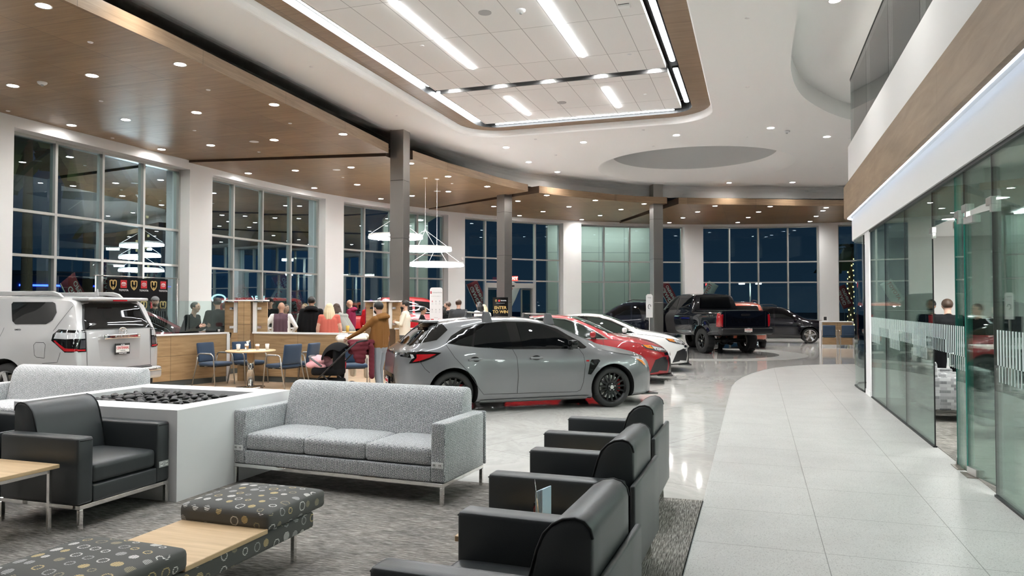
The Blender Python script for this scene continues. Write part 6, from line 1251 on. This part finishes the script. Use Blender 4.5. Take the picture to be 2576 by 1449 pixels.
person('tall broad man in a black hoodie seen from behind at the middle counter', (-10.12, 15.2, 0), 120, 1.84, 'black', 'black', 'skin_tan', 'hair_black', 'short', girth=1.3, hood=True, vox=.017)
person('bald man in a white shirt and plum vest seen from behind', (-10.5, 14.55, 0), 118, 1.70, 'white', 'suit', 'skin_tan', None, 'bald', vest='plum', girth=1.25, vox=.017, arms={'l': 'hip', 'r': 'hip'})
person('man in a black cap and black shirt facing the camera by the windows', (-12.55, 16.9, 0), -65, 1.82, 'black', 'black', 'skin_tan', 'hair_black', 'short', cap='black', girth=1.1, arms={'l': 'cross', 'r': 'cross'}, vox=.02)
person('woman with wavy dark blond hair in a patterned blouse by the windows', (-12.05, 17.8, 0), -80, 1.68, 'pattern', 'black', 'skin_light', 'hair_dkblond', 'mid', vox=.02)
person('fair haired person next to the patterned blouse by the windows', (-12.45, 18.75, 0), -70, 1.66, 'yellow', 'black', 'skin_light', 'hair_blond', 'short', vox=.022)
person('person in a tan coat half hidden by the tall wood post', (-11.25, 14.35, 0), 70, 1.55, 'tan', 'black', 'skin_light', 'hair_brown', 'short', girth=1.3, vox=.02)
person('dark haired woman between the vest and the patterned blouse', (-11.75, 16.45, 0), -10, 1.66, 'black', 'black', 'skin_light', 'hair_brown', 'mid', vox=.022)
t_, s_, k_ = person('man with short grey hair in a black jacket looking at his phone', (-11.5, 12.72, 0), 10, 1.70, 'black', 'black', 'skin_light', 'hair_black', 'short', arms={'l': 'phone', 'r': 'phone'}, girth=1.35, lean=.2, vox=.016, headturn=0)
tag(MB().box((0, 0, 0), (.075, .012, .15), rx=R(-50)).build('phone', 'black_plastic', loc=(-11.22, 12.79, 1.24), rz=R(-80)), 'phone held by the man in the black jacket', 'phone')
person('heavy man in a black jacket beside the tall wood post, turned left', (-11.62, 13.75, 0), 150, 1.80, 'black', 'black', 'skin_tan', 'hair_black', 'short', girth=1.4, vox=.017, arms={'l': 'desk', 'r': 'down'})
person('person with raised arms in a white vest over camouflage sleeves', (-12.75, 14.75 + .6, 0), 100, 1.70, 'olive', 'denim', 'skin_light', 'hair_brown', 'short', vest='white', arms={'l': 'up', 'r': 'up'}, vox=.02)
person('bearded man in a grey cap and black shirt before the black backdrop', (-14.0, 14.35, 0), -40, 1.84, 'black', 'black', 'skin_light', 'hair_brown', 'short', cap='capgrey', beard=True, girth=1.15, vox=.02)
person('man left of the grey cap before the black backdrop', (-14.1, 13.75, 0), -40, 1.80, 'maroon', 'black', 'skin_light', 'hair_brown', 'short', vox=.022)
person('bald man with glasses in a maroon hoodie near the window pier', (-11.75, 19.75, 0), 190, 1.80, 'maroon', 'black', 'skin_tan', None, 'bald', glasses=True, hood=True, girth=1.1, vox=.022)
person('person in a purple cap and dark red shirt in front of the red pickup', (-11.0, 19.6, 0), 100, 1.78, 'red', 'black', 'skin_tan', 'hair_black', 'short', cap='purple', girth=1.1, vox=.022)
person('person in black behind the cream sweater', (-9.1, 19.2, 0), 30, 1.60, 'black', 'black', 'skin_tan', 'hair_black', 'short', vox=.022)
person('bearded man in a dark shirt right of the white information sign', (-8.87, 20.57, 0), 190, 1.74, 'black', 'black', 'skin_light', 'hair_brown', 'short', beard=True, vox=.022)
person('man in a dark grey suit seen from behind near the entrance', (-8.1, 19.5, 0), 110, 1.80, 'charcoal', 'charcoal', 'skin_light', 'hair_brown', 'short', girth=1.2, vox=.02)
person('dark haired woman facing the camera left of the entrance doors', (-9.75, 26.0, 0), -70, 1.62, 'black', 'black', 'skin_light', 'hair_black', 'mid', vox=.025)
person('woman with straight blond hair seen from behind near the entrance', (-8.45, 22.5, 0), 110, 1.66, 'white', 'black', 'skin_light', 'hair_blond', 'mid', vox=.022)
person('dark haired person in a white top beside the straight blond hair', (-8.15, 21.35, 0), 160, 1.74, 'white', 'black', 'skin_light', 'hair_black', 'mid', vox=.022)
person('woman with a yellow scarf-like top left of the entrance sign', (-8.55, 25.1, 0), 200, 1.68, 'yellow', 'black', 'skin_light', 'hair_brown', 'mid', vox=.022)
person('dark haired person right behind the white information sign', (-8.73, 19.75, 0), 120, 1.64, 'black', 'black', 'skin_tan', 'hair_black', 'mid', vox=.025)
person('small child in a red dress with white dots beside the stroller', (-7.50, 12.25, 0), 250, .80, 'dots', 'black', 'skin_tan', 'hair_brown', 'short', cap='fur', girth=1.35, vox=.022, arms={'r': 'up', 'l': 'down'})
person('person in black crouching beyond the rear of the black pickup, boots visible under it', (-.92, 27.95, 0), 200, 1.5, 'black', 'black', 'skin_tan', 'hair_black', 'short', vox=.025, sit=True, seat_h=.3, arms={'l': 'forward', 'r': 'forward'})
person('bearded man in a black shirt facing the camera inside the glass office', (3.05, 15.3, 0), -115, 1.74, 'blackblue', 'black', 'skin_tan', 'hair_black', 'short', beard=True, girth=1.15, vox=.018, arms={'l': 'phone', 'r': 'phone'})
person('man in black seen from behind inside the glass office', (3.08, 14.2, 0), 95, 1.74, 'black', 'black', 'skin_light', 'hair_brown', 'short', girth=1.2, vox=.018)
person('man in black turned left beside the office monitor', (3.62, 14.6, 0), 215, 1.66, 'black', 'black', 'skin_light', 'hair_brown', 'short', vox=.02)
person('man in a dark suit and white collar at the blue monitor in the glass office', (3.78, 11.9, 0), 200, 1.62, 'blackblue', 'blackblue', 'skin_tan', 'hair_black', 'short', vest=None, glasses=True, vox=.018)
# ---------------- stroller, coat, jacket
t = thing('baby_stroller', 'black baby stroller with hood, frame and curved bar beside the cafe corner', 'stroller', (-7.42, 11.62, 0), R(8))
b = MB(); P = []
for i in range(7):
    a = R(8 + 20 * i); 
    for j in range(9):
        y = -.22 + .44 * j / 8; bow = 1 - .35 * (abs(y) / .22) ** 2.2; P.append((.05 + .30 * math.cos(a) * bow * -1 + .18, y, .62 + .36 * math.sin(a) * bow))
b.add(P, [(i * 9 + j, i * 9 + j + 1, (i + 1) * 9 + j + 1, (i + 1) * 9 + j) for i in range(6) for j in range(8)], 0, True); o = b.build('canopy', 'cloth_black', t); m_ = o.modifiers.new('s', 'SOLIDIFY'); m_.thickness = .012; m_ = o.modifiers.new('ss', 'SUBSURF'); m_.levels = m_.render_levels = 1
MB().soft((.05, 0, .46), (.52, .40, .14), .05, (.0, .01), n=5, rx=0).build('seat_shell', 'cloth_black', t); MB().soft((.25, 0, .66), (.10, .40, .42), .045, (0, 0), n=5).build('seat_back', 'cloth_black', t)
for sg in (-1, 1):
    MB().tube([(-.30, sg * .25, .12), (.05, sg * .26, .42), (.42, sg * .25, .78), (.68, sg * .24, .99)], .014, 8).build('side_frame', 'black_plastic', t); MB().tube([(.05, sg * .26, .42), (.36, sg * .27, .13)], .014, 8).build('rear_strut', 'black_plastic', t)
    for x, r_ in ((-.32, .09), (.38, .13)):
        w_ = MB(); w_.lathe([(r_ - .02, -.015), (r_, -.018), (r_, .018), (r_ - .02, .015), (r_ - .02, -.015)], 24, (x, sg * .27, r_), ax='Y'); w_.cyl((x, sg * .27, r_), .03, .04, 12, ax='Y')
        for q in range(5): a = 2 * PI * q / 5; w_.tube([(x, sg * .27, r_), (x + math.cos(a) * (r_ - .02), sg * .27, r_ + math.sin(a) * (r_ - .02))], .007, 5)
        w_.build('wheel', 'tyre', t)
MB().tube([(.68, -.24, .99), (.72, -.2, 1.01), (.73, 0, 1.015), (.72, .2, 1.01), (.68, .24, .99)], .017, 8).build('handle_bar', 'black_plastic', t)
MB().tube([(.02, -.23, .56), (-.16, -.22, .68), (-.28, -.1, .72), (-.30, 0, .725), (-.28, .1, .72), (-.16, .22, .68), (.02, .23, .56)], .019, 8).build('carry_bar', 'grey_plastic', t); MB().soft((.10, 0, .27), (.44, .36, .12), .04, (0, 0), n=4).build('storage_basket', 'cloth_black', t)
rn = random.Random(5); b = MB()
for i in range(16): b.ell((-.10 + rn.uniform(-.13, .17), rn.uniform(-.14, .14), .60 + rn.uniform(-.05, .09)), (rn.uniform(.05, .11), rn.uniform(.05, .11), rn.uniform(.04, .07)), 10)
for i in range(5): x = rn.uniform(-.2, .1); b.tube([(x, -.15, .60 + rn.uniform(0, .05)), (x + rn.uniform(-.1, .1), -.02, .70 + rn.uniform(0, .03)), (x + rn.uniform(-.1, .1), .14, .61)], [.03, .035, .03], 8)
m_ = remesh(b, .011, ['cloth_blanket'], 2); m_.materials.clear(); m_.materials.append(M('cloth_blanket')); o = bpy.data.objects.new('pink_blanket', m_); COL.objects.link(o); o.location = (-7.42, 11.62, 0); o.rotation_euler.z = R(8); tag(o, 'soft pink blanket bundled in the black stroller', 'blanket')
def drape(name, m, label, cat, loc, rz, blobs, vox=.014):
    b = MB()
    for p0, r0, p1, r1 in blobs: capsule(b, p0, r0, p1, r1)
    me = remesh(b, vox, [m], 3); me.materials.clear(); me.materials.append(M(m)); o = bpy.data.objects.new(name, me); COL.objects.link(o); o.location = loc; o.rotation_euler.z = rz; return tag(o, label, cat)
drape('fur_coat', 'cloth_fur', 'cream fur coat draped over a chair back behind the stroller', 'coat', (-7.68, 13.07, 0), R(35), [((-.28, .25, .86), .06, (.28, .25, .86), .06), ((-.3, .25, .98), .07, (.24, .22, 1.02), .06), ((-.3, .12, .96), .05, (.2, .1, .98), .05), ((-.25, .33, .8), .07, (-.25, .36, .3), .06), ((0, .34, .8), .08, (0, .38, .25), .07), ((.25, .33, .8), .07, (.27, .37, .2), .06), ((-.26, .17, .8), .05, (-.27, .14, .55), .05), ((.2, .16, .8), .05, (.22, .13, .6), .05)])
drape('puffer_jacket', 'cloth_puffer', 'dark maroon puffer jacket hanging from the stroller handle', 'jacket', (-6.86, 11.90, 0), R(25), [((-.15 + .022 * i, -.12 - .02 * (i % 2), .93 - .07 * i), .05 - .004 * (i % 3), (.10 - .015 * i, -.15 + .01 * i, .96 - .082 * i), .045) for i in range(5)] + [((.19, -.12, .9 - .08 * i), .05, (.20, -.1, .84 - .08 * i), .05) for i in range(7)] + [((-.2, -.05, .98), .05, (.2, -.05, .98), .05), ((-.2, .06, .9), .05, (.2, .06, .9), .05), ((-.2, .08, .8), .05, (.2, .08, .78), .05)])
# ================================================================ SIGNS
t = thing('information_sign', 'tall white rounded information sign with red tabs behind the grey hatchback roof', 'sign', (-7.03, 15.58, 0), R(18.4 - 3)); b = MB(); Wd = .145
P = [(-Wd, .1), (Wd, .1)] + [(Wd - .06 + .06 * math.cos(R(a)), 2.0 + .06 * math.sin(R(a))) for a in range(0, 91, 15)] + [(-Wd + .06 + .06 * math.cos(R(a)), 2.0 + .06 * math.sin(R(a))) for a in range(90, 181, 15)]
b.prism(P, -.03, .03, axis='Y'); b.build('sign_board', 'white_panel', t); MB().lathe([(.0, .02), (.2, .02), (.2, .0)], 28).build('sign_base', 'steel_bright', t); MB().cyl((0, 0, .07), .03, .12, 12).build('sign_stem', 'steel_bright', t)
F_ = (R(90), 0, 0); text('Connected Services', .028, 'text_black', t, (.028, -.032, 1.945), F_, 'sign_text'); MB().box((-.115, -.031, 1.945), (.028, .002, .06)).build('sign_logo', 'text_red', t)
text('Stay connected with more available services', .0125, 'text_black', t, (0, -.032, 1.86), F_, 'sign_text'); 
for r_, z in enumerate((1.74, 1.55)):
    for c_ in range(3): MB().box((-.085 + .085 * c_, -.031, z), (.014, .002, .035)).build('sign_icon', 'text_red' if (r_ == 0 and c_ == 0) else 'speaker_grey', t); text('service\nactive\nfor you', .013, 'speaker_grey', t, (-.085 + .085 * c_, -.032, z - .055), F_, 'sign_text')
text('START NOW', .014, 'text_black', t, (0, -.032, 1.36), F_, 'sign_text')
for x in (-.085, .085): MB().box((x, -.031, 1.325), (.07, .002, .02)).build('sign_tab', 'text_red', t)
t = thing('information_sign', 'small white rounded sign on a stand beside the farthest pillar', 'sign', (-3.75, 27.3, 0), R(12)); b = MB(); b.prism([(-.12, 1.2), (.12, 1.2), (.12, 2.0), (.07, 2.06), (-.07, 2.06), (-.12, 2.0)], -.02, .02, axis='Y'); b.build('sign_board', 'white_panel', t); MB().cyl((0, 0, .6), .02, 1.2, 10).build('sign_stem', 'steel_bright', t); MB().cyl((0, 0, .01), .18, .02, 24).build('sign_base', 'steel_bright', t); text('Charge', .045, 'text_black', t, (0, -.022, 1.93), F_, 'sign_text')
b = MB(); b.tube([(.05 * math.cos(a), -.024, 1.6 + .08 * math.sin(a)) for a in [q * PI / 8 for q in range(13)]], .01, 6); b.build('sign_icon', 'text_black', t)
t = thing('contest_sign', 'black standing sign reading ENTER TO WIN in gold near the entrance', 'sign', (-7.95, 22.7, 0), R(14)); MB().box((0, 0, 1.02), (.50, .05, 1.78)).build('sign_board', 'gloss_black', t); MB().box((0, .12, .06), (.55, .4, .1)).build('sign_base', 'black_plastic', t)
text('ENTER\nTO WIN', .135, 'gold', t, (0, -.028, 1.50), F_, 'sign_text', .002, bold=.003); text('TOYOTA', .045, 'text_white', t, (.10, -.028, 1.80), F_, 'sign_text', .002, bold=.001); MB().box((-.04, -.027, 1.80), (.06, .003, .06)).build('sign_logo', 'text_red', t)
text('The official vehicle of our hockey team', .018, 'text_white', t, (0, -.028, 1.72), F_, 'sign_text')
def shield(par, x, z, s_, y=-.012, m='gold'):
    b = MB(); P = [(-.5, .5), (-.25, .62), (0, .55), (.25, .62), (.5, .5), (.48, -.1), (.3, -.45), (0, -.68), (-.3, -.45), (-.48, -.1)]; b.prism([(x + a * s_, z + c * s_) for a, c in P], y - .002, y, axis='Y'); o = b.build('shield_logo', m, par)
    b = MB(); P = [(-.34, .42), (-.12, .46), (-.12, .1), (0, -.2), (.12, .1), (.12, .46), (.34, .42), (.33, -.08), (.14, -.42), (.08, -.2), (0, -.05), (-.08, -.2), (-.14, -.42), (-.33, -.08)]
    b.prism([(x + a * s_, z + c * s_) for a, c in P], y - .005, y - .002, axis='Y'); b.build('shield_mark', 'gloss_black', o)
shield(t, -.14, 1.80, .06, -.027)
# step-and-repeat backdrop
t = thing('photo_backdrop', 'black backdrop with rows of gold shields and red logos in front of the left windows', 'backdrop', (-14.36, 14.2, 0), R(84)); BW = 1.68
MB().box((0, 0, 1.22), (BW, .015, 2.18)).build('backdrop_fabric', 'gloss_black' if False else 'cloth_black', t)
b = MB(); b.tube([(-BW / 2 - .35, 0, 2.34), (BW / 2 + .35, 0, 2.34)], .014, 8); b.build('top_bar', 'steel_bright', t)
for sg in (-1, 1): MB().tube([(sg * (BW / 2 + .3), 0, 0), (sg * (BW / 2 + .3), 0, 2.34)], .016, 8).build('upright', 'steel_bright', t); MB().box((sg * (BW / 2 + .3), 0, .01), (.06, .5, .02)).build('stand_foot', 'steel_bright', t)
for r_ in range(4):
    for c_ in range(6):
        x = -BW / 2 + .14 + .28 * c_; z = 2.14 - .50 * r_
        if (c_ + r_) % 2 == 0: shield(t, x, z, .19)
        else:
            o = MB().box((x, -.011, z + .02), (.17, .004, .19)).build('red_logo', 'text_red', t); bb = MB()
            for a_, c2, cz, in ((.06, .04, 0), (.022, .038, 0), (.04, .016, .02)): bb.tube([(x + a_ * math.cos(q * PI / 10), -.014, z + .02 + cz + c2 * math.sin(q * PI / 10)) for q in range(20)], .005, 4, closed=True)
            bb.build('logo_mark', 'text_white', o); text('TOYOTA', .062, 'text_white', t, (x, -.012, z - .13), F_, 'backdrop_text', bold=.001)
# exit sign over the entrance
t = thing('exit_sign', 'lit red EXIT sign above the entrance doors', 'sign', (-9.9, 29.99, 2.70), R(24)); MB().box((0, 0, .1), (.36, .04, .2)).build('sign_box', 'exit_glow', t, bevel=.005); text('EXIT', .17, 'exit_letter', t, (0, -.024, .1), F_, 'sign_text', .003, bold=.003)
# small items on the counters
tag(MB().lathe([(0, 0), (.035, 0), (.045, .15), (0, .15)], 16).build('yellow_tumbler', 'cloth_yellow', loc=(-9.55, 15.9, 1.0)), 'yellow tumbler on the counter beside the grey sweater', 'cup')
t = thing('counter_table', 'pale wood table top with the yellow tumbler between the partitions', 'table', (-9.7, 16.0, 0), R(10)); MB().box((0, 0, .985), (.9, .5, .03)).build('table_top', 'oak_table', t); MB().box((0, 0, .485), (.08, .08, .97)).build('column', 'black_plastic', t)
tag(MB().soft((0, 0, 0), (.10, .12, .16), .04, (0, 0), n=4).build('security_camera', 'cup_white', loc=(-11.35, 27.75, 3.55), rz=R(-60)), 'small white security camera on the window pier left of the entrance', 'camera')
# ================================================================ OUTSIDE
b = MB(); b.add([(-160, -60, -.12), (120, -60, -.12), (120, 190, -.12), (-160, 190, -.12)], [(0, 1, 2, 3)]); struct('ground_car_park', b, 'asphalt')
def lot_lamp(x, y, h, rz, label):
    t = thing('street_lamp', label, 'street lamp', (x, y, -.1), R(rz)); MB().cyl((0, 0, h / 2), .10, h, 10, r2=.07).build('pole', 'cup_white', t)
    MB().box((0, 0, h), (1.6, .1, .1)).build('cross_arm', 'cup_white', t)
    for sg in (-1, 1): o = MB().box((sg * 1.1, 0, h), (.75, .38, .10)).build('lamp_head', 'cup_white', t); MB().box((sg * 1.1, 0, h - .12), (.70, .34, .15)).build('lamp_lens', 'lot_lamp_lens', o)
for x, y, h, rz, l in ((-40.5, 39.2, 5.7, 20, 'twin headed street lamp outside the third pane of the left window'), (-50.5, 46.4, 5.1, 30, 'lower distant street lamp left of the twin one in the left window'), (-29.2, 43.0, 4.95, 30, 'twin headed street lamp outside the right pane of the second window'), (-41.4, 60.0, 4.8, 0, 'distant street lamp outside the third pane of the second window'), (-.83, 105., 4.8, 10, 'tiny street lamp outside the third pane of the far blue windows'), (-31., 52.9, 4.3, 10, 'street lamp outside the window left of the steel pillar')): lot_lamp(x, y, h, rz, l)
def palm(x, y, h, label, lit=True, lean=0):
    t = thing('palm_tree', label, 'tree', (x, y, -.1)); P = [(lean * (i / 8) ** 2, 0, h * i / 8) for i in range(9)]; MB().tube(P, [.17 - .008 * i for i in range(9)], 12).build('trunk', 'palm_bark', t)
    if lit:
        b = MB(); rn = random.Random(int(x * 10))
        for i in range(46):
            z = .4 + (h - .8) * i / 46; a = i * 1.9; b.box((.17 * math.cos(a) + lean * (z / h) ** 2, .17 * math.sin(a), z), (.05, .05, .08), a)
        tag(b.build('bulb_wrap', 'warm_bulbs', t), kind='stuff')
    b = MB()
    for i in range(14):
        a = 2 * PI * i / 14; L_ = 2.0; rise = .5 if i % 2 else .1
        P = [(lean + math.cos(a) * L_ * q, math.sin(a) * L_ * q, h + rise * q * 2 - 1.6 * q * q) for q in (0, .25, .5, .75, 1.)]
        for p, q in zip(P[:-1], P[1:]):
            n_ = Vector((-math.sin(a), math.cos(a), 0)) * .22; b.add([Vector(p) - n_, Vector(p) + n_, Vector(q) + n_ * .8, Vector(q) - n_ * .8], [(0, 1, 2, 3)])
    tag(b.build('crown', 'frond_green', t), kind='stuff')
palm(-18.24, 18.17, 5.2, 'palm with lit trunk outside the right pane of the left window'); palm(-18.7, 16.6, 6.5, 'palm trunk close outside the second pane of the left window', False); palm(-19.6, 15.4, 6.5, 'palm trunk close outside the first pane of the left window', False); palm(4.98, 44.87, 5.0, 'palm with lit trunk outside the rightmost far window'); palm(-19.5, 26.5, 5.6, 'palm outside the second window', False)
def flag(x, y, zc, rz, m, label, tilt):
    t = thing('advertising_flag', label, 'flag', (x, y, -.12), R(rz)); zc += .12; Tm = Matrix.Translation((0, 0, zc)) @ Matrix.Rotation(R(tilt), 4, 'Y') @ Matrix.Translation((0, 0, -zc)); zb = zc - 1.2
    MB().tube([(Tm @ Vector((-.29, 0, zc - .75))).xy.to_3d() + Vector((0, 0, .0)), Tm @ Vector((-.29, 0, zc - .75)), Tm @ Vector((-.29, 0, zc + .62))], .018, 6).build('flag_pole', 'steel_bright', t)
    b = MB(); n = 10; V = []
    for i in range(n + 1):
        for xx in (-.28, 0, .28): V.append(Tm @ Vector((xx, .03 * math.sin(i * .9 + xx * 3), zc - .6 + 1.2 * i / n)))
    b.add(V, [(i * 3 + j, i * 3 + j + 1, (i + 1) * 3 + j + 1, (i + 1) * 3 + j) for i in range(n) for j in range(2)], 0, True); o = b.build('flag_cloth', m, t); q = o.modifiers.new('s', 'SOLIDIFY'); q.thickness = .01
    for i, w_ in enumerate(('GRAND', 'OPENING') if m == 'flag_red' else ('TOYOTA',)):
        tt = text(w_, .24 if i == 0 else .2, 'text_white' if m == 'flag_red' else 'text_red', t, (0, 0, 0), (0, 0, 0), 'flag_text', .002, bold=.003)
        # the words face the street, so from inside they read mirrored
        tt.matrix_local = Matrix.Translation(Tm @ Vector((-.12 + .23 * i, -.045, zc))) @ Matrix.Rotation(R(tilt - 90), 4, 'Y') @ Matrix.Rotation(PI / 2, 4, 'X') @ Matrix.Scale(-1, 4, (1, 0, 0))
for a in ((-17.2, 15.88, 2.32, 100, 'flag_red', 'red GRAND OPENING flag outside the third pane of the left window', -28), (-17.49, 17.89, 2.4, 105, 'flag_white', 'white flag outside the right pane of the left window', 32), (-16.65, 14.48, 1.85, 100, 'flag_red', 'low red flag just above the roof of the silver car', -35),
    (-17.36, 24.26, 2.27, 60, 'flag_red', 'red GRAND OPENING flag outside the third pane of the second window', -25), (-17.02, 23.32, 1.75, 60, 'flag_white', 'pale flag outside the second window behind the black cap', 30), (-17.81, 22.53, 1.8, 60, 'flag_red', 'small red flag beside the brand sign in the second window', -30), (-17.15, 24.86, 1.62, 60, 'flag_red', 'dark red flag outside the right pane of the second window', -20),
    (-12.63, 32.69, 2.2, 35, 'flag_red', 'red GRAND OPENING flag outside the window left of the entrance doors', -25), (-10.94, 32.72, 2.15, 30, 'flag_white', 'white flag outside the entrance doors', 24), (-4.37, 39.12, 2.25, 18, 'flag_red', 'red GRAND OPENING flag outside the window behind the black pickup', -28), (-2.43, 40.29, 2.3, 18, 'flag_white', 'white flag just left of the far blue windows', 30), (4.4, 42.54, 2.1, 0, 'flag_red', 'red GRAND OPENING flag outside the rightmost far window', -22)): flag(*a)
for k, a in enumerate((214, 197, 193, 189, 178, 173, 169, 160, 154, 142, 136, 124, 117, 106, 97, 86)):
    x, y = pt(a, RG + 1.0); tag(MB().cyl((0, 0, 0), .1, .04, 16).build('added_outside_downlight', 'added_outside_lens', loc=(x, y, 5.86)), 'round added lamp in the outside roof overhang, %s from the left window' % ordn(k), 'light', 'added overhang lamps')  # lamps added out of view to light the flags outside
b = MB(); band(b, 52, 225, 19.15, 20.4, 5.88, 6.0, 0, 2.); struct('roof_overhang', b, 'trim_white')
# buildings across the car park
t = thing('distant_building', 'dark low building far outside the left windows with a blue light line on its edge', 'building', (-95, 60, -.1), R(60)); MB().box((0, 0, 3.0), (70, 12, 6.0)).build('walls', 'asphalt', t)
for i in range(9): MB().box((-30 + i * 7.2, -6.1, 4.2), (5.2 if i % 2 else 6.4, .1, .22)).build('blue_light_line', 'blue_neon', t)
t = thing('dealer_building', 'dark building outside the second window with a glowing white brand sign', 'building', (-56.6, 72.5, -.1), R(38)); MB().box((0, 0, 1.9), (26, 4, 3.8)).build('walls', 'asphalt', t); text('SUBARU', .85, 'sign_glow', t, (0, -2.1, 2.5), F_, 'sign_text', .05, bold=.01); b = MB(); b.tube([(-3.4 + .7 * math.cos(q * PI / 10), -2.1, 2.5 + .45 * math.sin(q * PI / 10)) for q in range(20)], .1, 6, closed=True); b.build('sign_oval', 'sign_glow', t)
t = thing('glowing_sign', 'small glowing red sign outside the far blue windows', 'sign', (-3.64, 62.0, 2.9), R(4)); MB().box((0, .2, -1.4), (.2, .2, 3.4)).build('sign_post', 'asphalt', t); text('Ma', .55, 'red_neon', t, (0, 0, .3), F_, 'sign_text', .05, bold=.02)
# pale clad canopy pier outside the windows by the entrance
for x, y, w_, l in ((-7.9, 38.0, 5.4, 'pale clad wall of the drive-through canopy outside the windows right of the entrance'), (-16.6, 33.0, 2.2, 'pale clad canopy pier outside the windows right of the ring lamps')):
    t = thing('canopy_wall', l, 'wall', (x, y, -.1), R(35 if w_ < 3 else 24)); MB().box((0, 0, 3.0), (w_, .6, 6.0)).build('cladding', 'pale_cladding', t)
    b = MB(); n_ = max(2, int(w_ / 1.3))
    for i in range(n_ + 1): b.box((-w_ / 2 + w_ * i / n_, -.303, 3.0), (.02, .01, 6.0))
    for z in (1.5, 3.0, 4.5): b.box((0, -.303, z), (w_, .01, .02))
    b.build('panel_joint', 'speaker_grey', t); MB().box((0, -1.5, 5.95), (w_, 3.0, .15)).build('canopy_soffit', 'pale_cladding', t)
    for xx in [(-w_ / 2 + w_ * (i + .5) / n_) for i in range(n_)]: MB().cyl((xx, -1.3, 5.86), .12, .03, 16).build('canopy_downlight', 'lot_lamp_lens', t)
